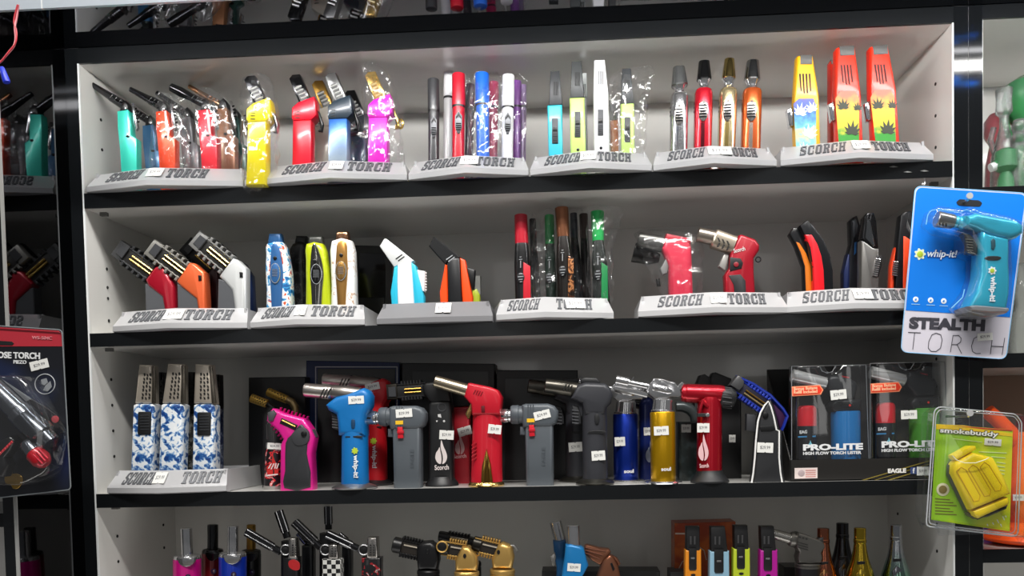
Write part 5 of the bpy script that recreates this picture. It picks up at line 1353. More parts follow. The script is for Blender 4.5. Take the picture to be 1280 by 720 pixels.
def cyl(label, Y, dx, dy, c, top, dim=False, tagp=None, w=15.4):
    q = lambda *pp: t_(*[(x + dx, y + dy) for x, y in pp])
    t = shelf3('cylinder_torch', label, 'lighter', q((338, 0))[0][0], Y)
    a = q((334, 284))[0]; x1 = q((338, 0))[0][0]; b = (x1, bz(Y, x1))
    L = b[1] - a[1]
    e = (a[0] + (b[0] - a[0]) * .93, a[1] + L * .93)
    B().rod(a, e, [(0, w * .96), (.01, w), (.99, w), (1, w * .96)], Y, 28).to('body', mat(c, .3, .75, .2), t)
    B().stand(x1, 0, Y, [(0, 23), (.0012, 23.6), (.003, 22), (.0034, 11), (.0075, 11.5), (.0085, 13)]).to('foot', CHROME, t)
    B().rod(q((338, 222))[0], (a[0], a[1]), [(0, 10.5), (.1, 12.2), (.85, 13), (.9, 14.4), (1, 14.4)], Y, 24).to('neck', CHROME, t)
    revolver(t, q, Y, 1, CHROME)
    ptext('soul', *q((328, 564), (374, 562)), 4.6, Y - w * kk(Y) * 1.0 - .0002, mat('e8e8ea', .5), t, bold=.03)
    price(*tagp, t, 3) if False else price(tagp[0], tagp[1], tagp[2], 11.2, Y - w * kk(Y) - .0006, t, 3)
    return t
cyl('gold cylinder torch with a chrome revolver top', .018, 0, 0, 'd0a010', True, tagp=t_((328, 373))[0] + (18.5,))
cyl('royal blue cylinder torch with a chrome revolver top', .057, -176, 10, '1434a0', True, tagp=t_((132, 424))[0] + (13,))
Y = .105
t = shelf3('table_torch', 'dark blue torch behind and between blue and gold cylinders', 'lighter', t_((254, 0))[0][0], Y)
b = t_((222, 246), (236, 222), (262, 212), (284, 222), (296, 260), (300, 600), (222, 600))
B().puff([(x, bz(Y, x)) if y > 595 else (x, y) for x, y in b], Y, .014, .007, 4).to('body', mat('10246a', .35, .3, .3), t)
b = B(); flame(b.bm, *t_((276, 470))[0], 12, 28, Y - .0142); b.to('flame_mark', mat('a8b0c4', .5), t)
B().rod(t_((200, 240))[0], t_((240, 250))[0], [(0, 6), (1, 7)], Y, 16).to('nozzle', DARKCHROME, t)
price(*t_((264, 376))[0], 10, 10, Y - .0145, t, 3)
# black torch with a bent tube behind the gold one
Y = .07
t = shelf3('table_torch', 'black torch with a bent grey tube behind the gold cylinder', 'lighter', t_((450, 0))[0][0], Y)
b = t_((402, 330), (500, 330), (500, 600), (402, 600))
B().puff([(x, bz(Y, x)) if y > 595 else (x, y) for x, y in b], Y, .013, .005, 3).to('body', ramp_mat('smoke', 'noise', 70, [(0, '0e1214'), (.5, '16201f'), (.62, '2a3436'), (1, '101416')], .35, .1, .3, const=False), t)
B().bent([q + (w,) for q, w in zip(t_((398, 258), (430, 258), (464, 272), (486, 300), (492, 340)), (6.4, 6.8, 6.8, 6.4, 6.0))], Y, 16).to('bent_tube', mat('4a5052', .3, .4), t)
price(*t_((446, 362))[0], 12, 10, Y - .0135, t)
# red cylinder torch with a black knob
Y = .020
t = shelf3('table_torch', 'red metal torch with a black side knob and a flared black foot', 'lighter', t_((556, 0))[0][0], Y)
RM = mat('b01024', .26, .6, .3)
x1 = t_((558, 0))[0][0]
e = t_((555, 574))[0]
B().rod(t_((556, 215))[0], e, [(0, 13), (.08, 15), (1, 15.4)], Y, 26).to('handle', RM, t)
B().rod(t_((420, 194))[0], t_((622, 204))[0], [(0, 9), (.03, 10.4), (.1, 10.6), (.12, 11.4), (.9, 12.2), (1, 11.4)], Y, 26).to('head', RM, t)
kn = B().rod(t_((606, 212))[0], t_((676, 222))[0], [(0, 12), (.1, 13), (.75, 12.4), (1, 9.5)], Y, 20).to('knob', mat('1a1b1d', .5), t)
r = B()
for k in range(7):
    a = -math.pi * .08 - k * math.pi / 7.5
    q0 = t_((618, 214))[0]; q1 = t_((662, 220))[0]
    oy = 12.8 * math.cos(math.pi * (k + .5) / 7); oz = 12.8 * math.sin(math.pi * (k + .5) / 7)
    r.rod((q0[0], q0[1] + oy), (q1[0], q1[1] + oy), [(0, 1.1), (1, 1.1)], Y - oz * kk(Y), 8)
r.to('knob_ridge', mat('232427', .5), kn, stuff=True)
B().puff(t_((500, 300), (508, 262), (520, 220), (530, 232), (552, 256), (546, 268), (526, 248), (512, 300)), Y - .0142, .0024, .001, 2).to('brace', RM, t)
B().puff(t_((498, 290), (552, 290), (552, 307), (498, 307)), Y - .0152, .0018, .0006, 1).to('strap', MATTE, t)
B().disc(*t_((547, 298))[0], 2.9, Y - .0178, .0022).to('strap_stud', CHROME, t)
B().stand(x1, 0, Y, [(0, 23.5), (.002, 23.6), (.006, 20.5), (.011, 17), (.0155, 15.6)]).to('foot', mat('1b1c1e', .5), t)
b = B(); flame(b.bm, *t_((527, 452))[0], 13, 33, Y - .0162); b.to('flame_mark', mat('e4b8bc', .5), t)
ptext('Scorch', *t_((510, 549), (553, 546)), 5, Y - .0164, mat('e8c8ca', .5), t, bold=.02)
price(*t_((527, 359))[0], 15.5, 11.5, Y - .0164, t)
# black torches at the back, the blue-caged black one in front
for lab, x, hd, Y in (('angular black torch behind the head of the red metal one', 520, [(484, 168), (506, 112), (528, 106), (556, 124), (560, 200), (500, 200)], .085),
                      ('angular black torch right of its twin behind the blue caged nozzle', 640, [(542, 150), (566, 100), (580, 98), (654, 128), (668, 240), (600, 260)], .10)):
    t = shelf3('table_torch', lab, 'lighter', t_((x, 0))[0][0], Y)
    B().puff(t_(*hd), Y, .012, .003, 2).to('head', mat('131315', .4), t)
    b = t_((x - 44, 190), (x + 60, 190), (x + 62, 600), (x - 42, 600))
    B().puff([(p[0], bz(Y, p[0])) if p[1] > 595 else p for p in b], Y, .012, .004, 3).to('body', mat('101012', .45), t)
    if x > 600: price(*t_((664, 410))[0], 8, 9.5, Y - .0122, t)
Y = .022
t = shelf3('table_torch', 'black torch outlined in white with a blue caged nozzle', 'lighter', t_((826, 0))[0][0], Y)
NAVY = mat('2038a8', .33, .3, .3)
out = t_((744, 627), (758, 570), (765, 500), (770, 420), (775, 370), (780, 326), (792, 286), (812, 250), (836, 224), (852, 256), (866, 304), (878, 364), (892, 370), (892, 500), (898, 570), (912, 625))
out = [(p[0], bz(Y, p[0])) if p[1] > 604 else p for p in out]
B().puff(out, Y, .0125, .0045, 3).to('body', mat('202124', .5), t)
B().ptube([tuple(v) + (-.0122,) for v in offset_poly(out, 1.6)], Y, 1.1, 8).to('white_outline', mat('eeeeec', .45), t)
B().disc(*t_((821, 299))[0], 3.8, Y - .0126, .0026).to('button', BLACK, t)
B().puff(t_((792, 352), (862, 348), (866, 366), (850, 372), (800, 374)), Y - .0126, .0012, .0005, 2).to('maker_plate', mat('101113', .4), t)
a, b = t_((672, 150))[0], t_((826, 258))[0]
cage(t, a, b, 9.5, Y + .004, NAVY, NAVY, mat('16142c', .5), (BRASS, mat('e0c48a', .25, .9)), 8, False, (.3, .94))
B().puff(t_((646, 158), (682, 112), (694, 112), (716, 140), (712, 164), (690, 186)), Y + .003, .0095, .003, 2).to('nozzle_mouth', mat('6a6a6c', .35, .7), t)
B().bent([q + (w,) for q, w in zip(t_((680, 116), (760, 152), (840, 206), (900, 270), (922, 305), (906, 350), (896, 372)), (2.0, 2.2, 2.4, 2.4, 2.4, 2.2, 2.0))], Y + .002, 10, 2.6, 2.2).to('blue_spine', NAVY, t)
B().puff(t_((850, 240), (900, 286), (912, 308), (898, 352), (884, 366), (872, 320)), Y + .005, .006, .002, 2).to('back_plate', mat('3c1a44', .4, .3), t)
B().puff(t_((728, 292), (772, 296), (770, 380), (726, 372)), Y + .008, .006, .002, 2).to('trigger', mat('35363a', .5), t)
price(*t_((820, 453))[0], 20, 12.5, Y - .0132, t, -2)

# counter display of two torch-and-refill packs
u_ = crop(950, 430, 3.79)
Y = .012
t = shelf3('counter_display', 'black cardboard counter tray with gold stripes holding two blister packs', 'display', u_((480, 0))[0][0], Y, None)
xs = u_((146, 0), (860, 0)); x0, x1 = xs[0][0], xs[1][0]
p0 = A(x0, bz(Y, x0), Y); p1 = A(x1, bz(Y, x1), Y)
zt = A(x0, u_((0, 550))[0][1], Y).z
bk = mat('1c1a18', .45)
hexa_ = [(p0.x, Y, Z3 + .0006), (p1.x, Y, Z3 + .0006), (p1.x, Y + .0012, Z3 + .0006), (p0.x, Y + .0012, Z3 + .0006), (p0.x, Y, zt), (p1.x, Y, zt), (p1.x, Y + .0012, zt), (p0.x, Y + .0012, zt)]
B().hexa(hexa_).to('front_flap', bk, t)
B().box((p0.x, Y, Z3 + .0006), (p1.x, Y + .115, Z3 + .0016)).to('tray_floor', bk, t)
for x in (p0.x - .0006, p1.x):
    zb = A(*u_((36, 120))[0], Y + .11).z
    hexa_ = [(x, Y, Z3 + .0006), (x + .0012, Y, Z3 + .0006), (x + .0012, Y + .115, Z3 + .0006), (x, Y + .115, Z3 + .0006), (x, Y, zt), (x + .0012, Y, zt), (x + .0012, Y + .115, zb), (x, Y + .115, zb)]
    B().hexa(hexa_).to('side_panel', bk, t)
B().box((p0.x, Y + .115, Z3 + .0006), (p1.x, Y + .1162, zb)).to('back_panel', mat('121110', .5), t)
st = B()
for k, (xa, xb, ww) in enumerate(((480, 800, 8), (540, 830, 5), (600, 860, 9))):
    st.puff(u_((xa, 645), (xa + ww * 2, 645), (xb + ww * 2, 552 + k * 8), (xb, 552 + k * 8)), Y - .0004 - .0001 * k, .0003, .0001, 1)
st.to('gold_stripe', mat('8a7a34', .45, .3), t)
wl_ = B().puff(u_((164, 588), (272, 586), (272, 636), (164, 638)), Y - .0006, .0004, .0001, 1).to('warning_label', mat('e8d8d4', .6), t)
B().disc(*u_((196, 612))[0], 4.2, Y - .0011, .0002).to('warning_disc', mat('b8a6a8', .6), wl_)
b = B()
for k in range(4): b.puff(u_((216, 596 + k * 10), (264, 595 + k * 10), (264, 600 + k * 10), (216, 601 + k * 10)), Y - .0011, .0002, .0001, 1)
b.to('print_line', mat('d49a94', .6), wl_)
ptext('EAGLE', *u_((606, 612), (692, 610)), 5.5, Y - .0012, mat('eceae6', .5), t, bold=.05)
fb = B().puff(u_((712, 584), (742, 584), (742, 616), (712, 616)), Y - .0006, .0004, .0001, 1).to('social_mark', mat('3c4a78', .5), t)
ptext('f', *u_((723, 612), (733, 612)), 6.5, Y - .0012, WHITE, fb, bold=.03)
price(*u_((772, 602))[0], 15, 11, Y - .0014, t)
CLEAR = film('blister', .05, .2, 'f4f6f8', .12, 25)
def pack(label, dx, dy, tc, Y):
    q = lambda *pp: u_(*[(x + dx, y + dy) for x, y in pp])
    x0 = q((160, 0))[0][0]
    bot = zpy(Z3 + .002, Y, x0)
    t = thing('blister_pack', label, 'pack', (A(q((330, 0))[0][0], bot, Y).x, Y, Z3 + .002), 'torch and refill packs in the counter display')
    fit = lambda pts: [(x, bot - .5) if y > 575 else (x, y) for x, y in pts]
    # backing card, then what it holds
    B().puff(fit(q((150, 104), (502, 98), (520, 560), (150, 560))), Y + .022, .0006, .0002, 1).to('backing_card', mat('2c2a29', .5), t)
    a, b = q((222, 292))[0], q((222, 388))[0]; c = (q((224, 0))[0][0], bot - 1)
    B().rod(a, b, [(0, 8), (.08, 10.4), (.2, 11.2), (1, 11.4)], Y, 24).to('refill_cap', mat('d41a28', .35), t)
    can_ = B().rod(b, c, [(0, 11.2), (.02, 11.6), (1, 11.6)], Y, 24).to('refill_can', mat('15161c', .3, .1, .3), t)
    ptext('EAGLE', *q((188, 426), (246, 422)), 4.2, Y - .0114, mat('e8e8e8', .5), can_, bold=.04)
    B().puff(q((180, 437), (264, 434), (264, 441), (180, 444)), Y - .0113, .0004, .0001, 1).to('blue_stripe', mat('3a8ac0', .5), can_)
    a = q((404, 318))[0]; c = (q((408, 0))[0][0], bot - 1)
    B().rod(a, c, [(0, 16.4), (.02, 16.8), (1, 16.8)], Y + .002, 26, 2.4).to('torch_tank', mat(tc, .25, .1, .5), t)
    B().puff(q((330, 282), (350, 266), (466, 262), (466, 318), (336, 322), (322, 300)), Y + .002, .013, .004, 3).to('torch_collar', mat('17181a', .42), t)
    B().puff(q((384, 284), (440, 282), (440, 296), (384, 298)), Y - .0115, .001, .0004, 1).to('control_slot', BLACK, t)
    B().disc(*q((426, 291))[0], 1.4, Y - .0126, .0006).to('red_dot', mat('e03020', .4), t)
    B().puff(q((308, 170), (322, 152), (362, 150), (440, 178), (452, 200), (440, 262), (352, 266), (330, 236), (312, 214)), Y + .002, .012, .005, 3).to('torch_head', mat('232528', .42), t)
    B().puff(q((386, 150), (420, 156), (422, 164), (388, 160)), Y - .004, .002, .0008, 1).to('safety_catch', mat('c01828', .4), t)
    B().rod(q((150, 148))[0], q((312, 186))[0], [(0, 7.0), (.01, 7.8), (1, 7.2)], Y, 24).to('torch_nozzle', mat('e6e6e4', .25, .55), t)
    ar = B().puff(q((150, 202), (284, 194), (300, 218), (288, 240), (152, 248)), Y - .0184, .0004, .0001, 1).to('offer_label', mat('ff9a70', .5), t)
    B().puff(q((155, 207), (281, 199), (294, 218), (284, 235), (157, 243)), Y - .0190, .0003, .0001, 1).to('label_field', mat('f0381c', .5), ar)
    ptext('Bonus Butane', *q((160, 221), (272, 214)), 4.0, Y - .0195, mat('ffc8a0', .5), ar, bold=.03)
    ptext('Refill Included', *q((160, 237), (272, 231)), 4.0, Y - .0195, mat('ffc8a0', .5), ar, bold=.03)
    ptext('PRO-LITE', *q((204, 506), (488, 500)), 8, Y - .0186, mat('e4e6e8', .4), t, bold=.05)
    ptext('HIGH FLOW TORCH LISTER', *q((204, 526), (480, 521)), 3.8, Y - .0186, mat('dcdee0', .4), t, bold=.04)
    b = B(); flame(b.bm, *q((238, 474))[0], 5, 9, Y - .0186); b.to('flame_mark', mat('7ac0d4', .4), t)
    # clear shell: rim, dome, hang hole
    B().puff(fit(q((150, 106), (280, 103), (300, 134), (330, 138), (354, 128), (362, 101), (503, 98), (520, 560), (150, 560))), Y + .002, .0200, .004, 3).to('clear_shell', CLEAR, t)
    B().ptube(q((282, 104), (294, 128), (318, 138), (342, 132), (360, 102)), Y + .004, .55, 6).to('hang_tab_rim', mat('c8ccd0', .15, .3, 0, .1, .6), t)
    B().ptube(fit(q((150, 560), (150, 106), (502, 99), (520, 560))), Y - .0165, .5, 6).to('shell_rim', mat('9a9da0', .15, .3, 0, .1, .6), t)
    return t
t = pack('blister pack with a blue tank torch and red capped refill', 0, 0, '1a7ac0', .034)
price(*u_((372, 240))[0], 20, 12, .034 - .0186, t, 6)
t = pack('blister pack with a green tank torch and red capped refill', 372, -14, '4f9a34', .036)
price(*u_((706, 335))[0], 20, 11, .036 - .0186, t, 2)

# ------------------------------------------------------------------ bottom shelf
zs4 = Z4 + .0005
def shelf4(name, label, px, Y, group, cat='lighter'):
    return thing(name, label, cat, (A(px, 700, Y).x, Y, zs4), group)
def b4(Y, px): return zpy(zs4, Y, px)
r1 = crop(200, 620, 7.2); r2 = crop(340, 620, 7.2); r3 = crop(480, 620, 7.11); r4 = crop(640, 620, 6.4); r5 = crop(820, 620, 7.2); r6 = crop(960, 620, 5.818)
G20 = 'cylinder torches at the left of the bottom shelf'
def stub(label, x, ytop, ycol, hn, hb, c, Y, lean=0, nm=CHROME, cm=CHROME):
    t = shelf4('cylinder_torch', label, x, Y, G20)
    bt = b4(Y, x)
    B().rod((x - lean, ytop), (x, ycol + 2), [(0, hn * .8), (.02, hn), (1, hn)], Y, 20).to('nozzle', nm, t)
    B().rod((x, ycol - 2), (x, ycol + 4), [(0, hn), (.3, hb * .94), (.6, hb), (1, hb)], Y, 24).to('collar', cm, t)
    m_ = mat(c, .3, .3, .3)
    B().rod((x, ycol + 3), (x, bt), [(0, hb * .98), (.02, hb * 1.02), (1, hb)], Y, 24).to('body', m_, t)
    yf = Y - hb * kk(Y)
    B().puff([(x - hb * .62, ycol + 3)] + [(x + hb * .62 * math.cos(u), ycol + 5 + 9 * math.sin(u)) for u in [math.pi - i * math.pi / 8 for i in range(9)]] + [(x + hb * .62, ycol + 3)], yf + .0022, .0035, .001, 2).to('front_plate', cm, t)
    B().disc(x + 1, ycol + 27, 3.4, Y - hb * kk(Y), .0012).to('button', mat('2a1a3a', .4), t)
    B().disc(x + 1, ycol + 27, 1.4, Y - hb * kk(Y) - .0012, .0008).to('button_core', CHROME, t)
stub('magenta cylinder torch with a chrome nozzle at the bottom left', 234, 660, 694, 7.2, 16.8, 'c4107c', .045, 1.5)
stub('dark red cylinder torch behind magenta and blue ones', 266, 655.5, 687, 6.6, 13, '6e1018', .085, 0, DARKCHROME, DARKCHROME)
stub('royal blue cylinder torch with a chrome nozzle at the bottom left', 291, 657, 691, 7.0, 16.8, '1230a0', .045, 0)
stub('black cylinder torch with a gold nozzle behind the blue one', 314, 655.5, 688, 5.6, 12, '121214', .09, 0, BRASS, BLACK)
G21 = 'hinged torches with long dark chrome nozzles on the bottom shelf'
def hinged(label, n0, n1, piv, head, body, bm_, Y, hw=5.4, emblem=None):
    t = shelf4('hinged_torch', label, (body[0] + body[2]) / 2, Y, G21)
    x0, y0, x1, y1 = body
    B().puff([(x0, y0), (x1, y0), (x1, b4(Y, x1)), (x0, b4(Y, x0))], Y, .009, .003, 3).to('body', bm_, t)
    nz = B().rod(n0, n1, [(0, hw * .85), (.02, hw), (.75, hw), (.78, hw * .8), (1, hw * .8)], Y, 16, 3).to('nozzle', DARKCHROME, t)
    ux, uy = n1[0] - n0[0], n1[1] - n0[1]; L = math.hypot(ux, uy); nx, ny = -uy / L, ux / L
    f = B()
    for s in (-.55, .55): f.rod((n0[0] + nx * hw * s, n0[1] + ny * hw * s), (n0[0] + ux * .8 + nx * hw * s, n0[1] + uy * .8 + ny * hw * s), [(0, .7), (1, .7)], Y - hw * kk(Y) * .98, 8)
    f.to('nozzle_rail', CHROME, nz, stuff=True)
    if piv:
        B().disc(piv[0], piv[1], 7.0, Y, .0075).to('hinge', BLACK, t)
        B().ptube([(piv[0] + 6.2 * math.cos(i * math.pi / 9), piv[1] + 6.2 * math.sin(i * math.pi / 9)) for i in range(18)], Y - .0078, .9, 8, True).to('hinge_ring', CHROME, t)
    if head:
        hx0, hy0, hx1, hy1 = head
        h = B().puff([(hx0, hy0), (hx1, hy0), (hx1 + 1, hy1), (hx0 - .5, hy1)], Y - .001, .0085, .003, 3).to('valve_head', STEEL, t)
        d = B()
        for k in range(5):
            for jj in (0, 1): d.disc(hx0 + 3 + jj * 4.2, hy1 - 3 - k * 3, .9, Y - .0098, .0005)
        d.to('valve_hole', BLACK, h, stuff=True)
    if emblem: B().puff(emblem, Y - .0092, .0006, .0003, 1, 3).to('emblem', mat('a82024', .4), t)
REDMOT = ramp_mat('redmotif', 'noise', 95, [(0, '131315'), (.54, '151517'), (.57, '8c1820'), (.63, 'c8c4c0'), (.66, '141416')], .3, 0, .4, 3, 1)
CHECK = ramp_mat('check', 'checker', 168, [(0, '0e0e10'), (.5, 'c8c8c4')], .35, 0, .3)
hinged('hinged torch with a red emblem, leftmost of the three front ones', r1((775, 322))[0], (351, 690), (357, 687), r2((165, 372))[0] + r2((232, 552))[0], r2((112, 545))[0] + r2((252, 560))[0], mat('121214', .25, .1, .4), .045, 5.6, r2((150, 590), (196, 572), (246, 600), (246, 660), (200, 668), (156, 640)))
hinged('hinged torch with a black and white checkered body', r2((200, 232))[0], r2((440, 462))[0], r2((480, 482))[0], r2((520, 430))[0] + r2((602, 560))[0], r2((466, 560))[0] + r2((636, 570))[0], CHECK, .045, 6)
hinged('hinged torch with a dark red motif, rightmost of the three front ones', r2((494, 340))[0], r2((776, 474))[0], r2((826, 482))[0], r2((866, 366))[0] + r2((956, 552))[0], r2((818, 545))[0] + r2((992, 555))[0], REDMOT, .045, 5.6)
hinged('black hinged torch behind the leftmost one, nozzle steeply raised', r2((58, 132))[0], r2((140, 376))[0], None, None, r2((96, 400))[0] + r2((220, 410))[0], mat('161618', .3), .09, 5.6)
hinged('black hinged torch whose vertical nozzle rises behind the checkered one', r2((505, 92))[0], r2((510, 300))[0], None, None, r2((440, 330))[0] + r2((560, 340))[0], mat('161618', .3), .095, 5.2)
hinged('black hinged torch in the gap right of the leftmost one', r2((240, 330))[0], r2((330, 440))[0], None, None, r2((282, 440))[0] + r2((382, 450))[0], mat('1a1b1e', .3), .09, 4.6)
hinged('black hinged torch in the gap right of the checkered one', r2((600, 350))[0], r2((690, 420))[0], None, None, r2((640, 420))[0] + r2((722, 430))[0], mat('1a1b1e', .3), .09, 4.6)
G22 = 'ribbed jet torches on the bottom shelf'
AG = mat('d0a860', .32, .7); BK = mat('161618', .35, .3)
def jet(label, a, b, hw, head, ring, bodyw, m_, bc, Y, face=None, lever=None):
    x = ring[0]
    t = shelf4('jet_torch', label, x, Y, G22)
    B().puff(head, Y, .012, .006, 3).to('head', m_, t)
    cage(t, a, b, hw, Y, m_, m_, mat('1c1610', .5), (mat('8a8276', .3, .8),), 7, False, (.3, .95))
    B().rod((a[0] - (b[0] - a[0]) * .05, a[1] - (b[1] - a[1]) * .05), (a[0] + (b[0] - a[0]) * .28, a[1] + (b[1] - a[1]) * .28), [(0, hw * .9), (.1, hw * 1.02), (1, hw)], Y, 20).to('nozzle_mouth', mat('2a2824', .3, .8) if m_ is AG else BK, t)
    if face:
        B().ptube([(face[0] + face[2] * math.cos(i * math.pi / 10), face[1] + face[2] * math.sin(i * math.pi / 10)) for i in range(20)], Y - .010, 1.1, 8, True).to('mouth_ring', m_, t)
        B().disc(face[0], face[1], face[2] * .9, Y - .009, .002).to('mouth', BLACK, t)
    c = A(x, ring[1], Y)
    B().rod((x, ring[1] - 3), (x, ring[1] + 6), [(0, ring[2] * .9), (.2, ring[2]), (.6, ring[2]), (.7, ring[2] * .94), (1, ring[2])], Y, 26).to('neck_ring', m_, t)
    B().rod((x, ring[1] + 5), (x, b4(Y, x)), [(0, bodyw), (1, bodyw)], Y, 26).to('body', bc, t)
    q = (head[2][0] - 6, sum(p[1] for p in head) / len(head) - 3)
    B().disc(q[0], q[1], 2.0, Y - .0122, .0012, 3.0).to('side_hole', BLACK, t)
    if lever: B().puff(lever, Y, .004, .0015, 2).to('lever', mat('8a8a88', .3, .7), t)
jet('black ribbed jet torch at the left of the gold pair', r3((95, 432))[0], r3((330, 482))[0], 10, r3((300, 440), (350, 400), (430, 395), (490, 450), (500, 560), (480, 650), (310, 650), (300, 560)), r3((395, 672))[0] + (14.5,), 14, BK, BK, .04)
jet('gold ribbed jet torch with its round mouth turned to the viewer', r3((520, 455))[0], r3((730, 490))[0], 10, r3((640, 560), (700, 440), (760, 440), (830, 520), (840, 600), (830, 660), (640, 660)), r3((735, 684))[0] + (16,), 15, AG, mat('1a1612', .4), .035, r3((516, 450))[0] + (6.6,))
jet('gold ribbed jet torch with a steel lever and a white body', r3((800, 425))[0], r3((1020, 478))[0], 10, r3((960, 560), (1020, 420), (1060, 405), (1140, 440), (1160, 540), (1140, 640), (970, 640)), r3((1052, 664))[0] + (16,), 15.6, AG, mat('d4d2cc', .5), .04, None, r3((1100, 432), (1160, 430), (1198, 475), (1190, 496), (1140, 452)))
jet('black ribbed jet torch behind the gold pair', r3((500, 355))[0], r3((760, 400))[0], 6.4, r3((740, 430), (760, 360), (800, 370), (830, 420), (830, 560), (760, 560)), r3((795, 600))[0] + (10,), 10, BK, BK, .095)
# blue torches and the bronze one
G23 = 'angular torches at the middle of the bottom shelf'
def angular(label, noz, hw, body, c, Y, tagp=None, lever=None):
    bp = r4(*body)
    bp = [(p[0], b4(Y, p[0])) if y > 660 else p for p, (x, y) in zip(bp, body)]
    t = shelf4('angular_torch', label, bp[-1][0], Y, G23)
    B().puff(bp, Y, .011, .004, 3).to('body', c, t)
    B().rod(r4(noz[0])[0], r4(noz[1])[0], [(0, hw * .9), (.02, hw), (1, hw)], Y, 20).to('nozzle', CHROME, t)
    if lever: B().puff(r4(*lever), Y, .005, .002, 2).to('lever', mat('b8b6b2', .2, .9), t)
    if tagp: price(*r4(tagp)[0], 16.5, 10, Y - .0116, t, -4)
angular('bright blue angular torch with an upright chrome nozzle', ((488, 232), (494, 396)), 8.2, [(428, 385), (470, 376), (545, 394), (572, 412), (610, 548), (566, 630), (556, 700), (380, 700), (398, 620), (420, 480)], mat('1878b8', .35, .2, .2), .035, (496, 572), [(305, 480), (342, 450), (352, 480), (342, 560), (318, 552)])
angular('darker blue angular torch leaning left behind the bright blue one', ((346, 205), (384, 350)), 7.6, [(328, 352), (428, 344), (440, 400), (430, 480), (440, 700), (350, 700), (356, 560), (340, 480)], mat('0c4c7c', .38, .2, .2), .075)
Y = .045
t = shelf4('angular_torch', 'bronze angular torch with a ribbed sideways head', r4((770, 0))[0][0], Y, G23)
BZ = mat('8a5a44', .32, .75)
bp = r4((676, 640), (724, 510), (776, 458), (800, 470), (848, 556), (866, 640)) + [(r4((866, 0))[0][0], b4(Y, 770)), (r4((670, 0))[0][0], b4(Y, 770))]
B().puff(bp, Y, .011, .004, 3).to('body', BZ, t)
hd = B().puff(r4((578, 392), (600, 384), (700, 412), (776, 420), (790, 440), (740, 500), (704, 548), (640, 510), (590, 466)), Y + .001, .009, .003, 2).to('head', BZ, t)
f = B()
for k in range(3): f.rod(r4((586, 412 + k * 22))[0], r4((752 - k * 26, 440 + k * 30))[0], [(0, 1.3), (1, 1.3)], Y - .008, 8)
f.to('head_rib', mat('5a3424', .35, .7), hd, stuff=True)
B().puff(r4((786, 540), (800, 532), (822, 584), (808, 602)), Y - .0112, .001, .0004, 1).to('slot', BLACK, t)
B().puff(r4((800, 470), (840, 490), (868, 536), (852, 560), (826, 520)), Y, .006, .002, 2).to('lever', mat('a06a52', .25, .85), t)
for lab, x0, x1, yt, Y in (('dark grey display box low behind the bronze torch', 678, 823, 711, .125), ('dark grey display box low behind the bottle torches', 977, 1036, 706, .135), ('dark grey box edge low left of the orange lighter', 836, 858, 712, .10)):
    t = shelf4('display_box', lab, (x0 + x1) / 2, Y, 'dark boxes low on the bottom shelf', 'box')
    B().puff([(x0, yt), (x1, yt), (x1, b4(Y, x1)), (x0, b4(Y, x0))], Y, .02, .0012, 1).to('box_body', mat('38393a', .5), t)
    B().puff([(x0 + 3, yt + 3), (x1 - 3, yt + 3), (x1 - 3, yt + 30), (x0 + 3, yt + 30)], Y - .0202, .0005, .0002, 1).to('front_face', mat('2c2d2e', .4), t)
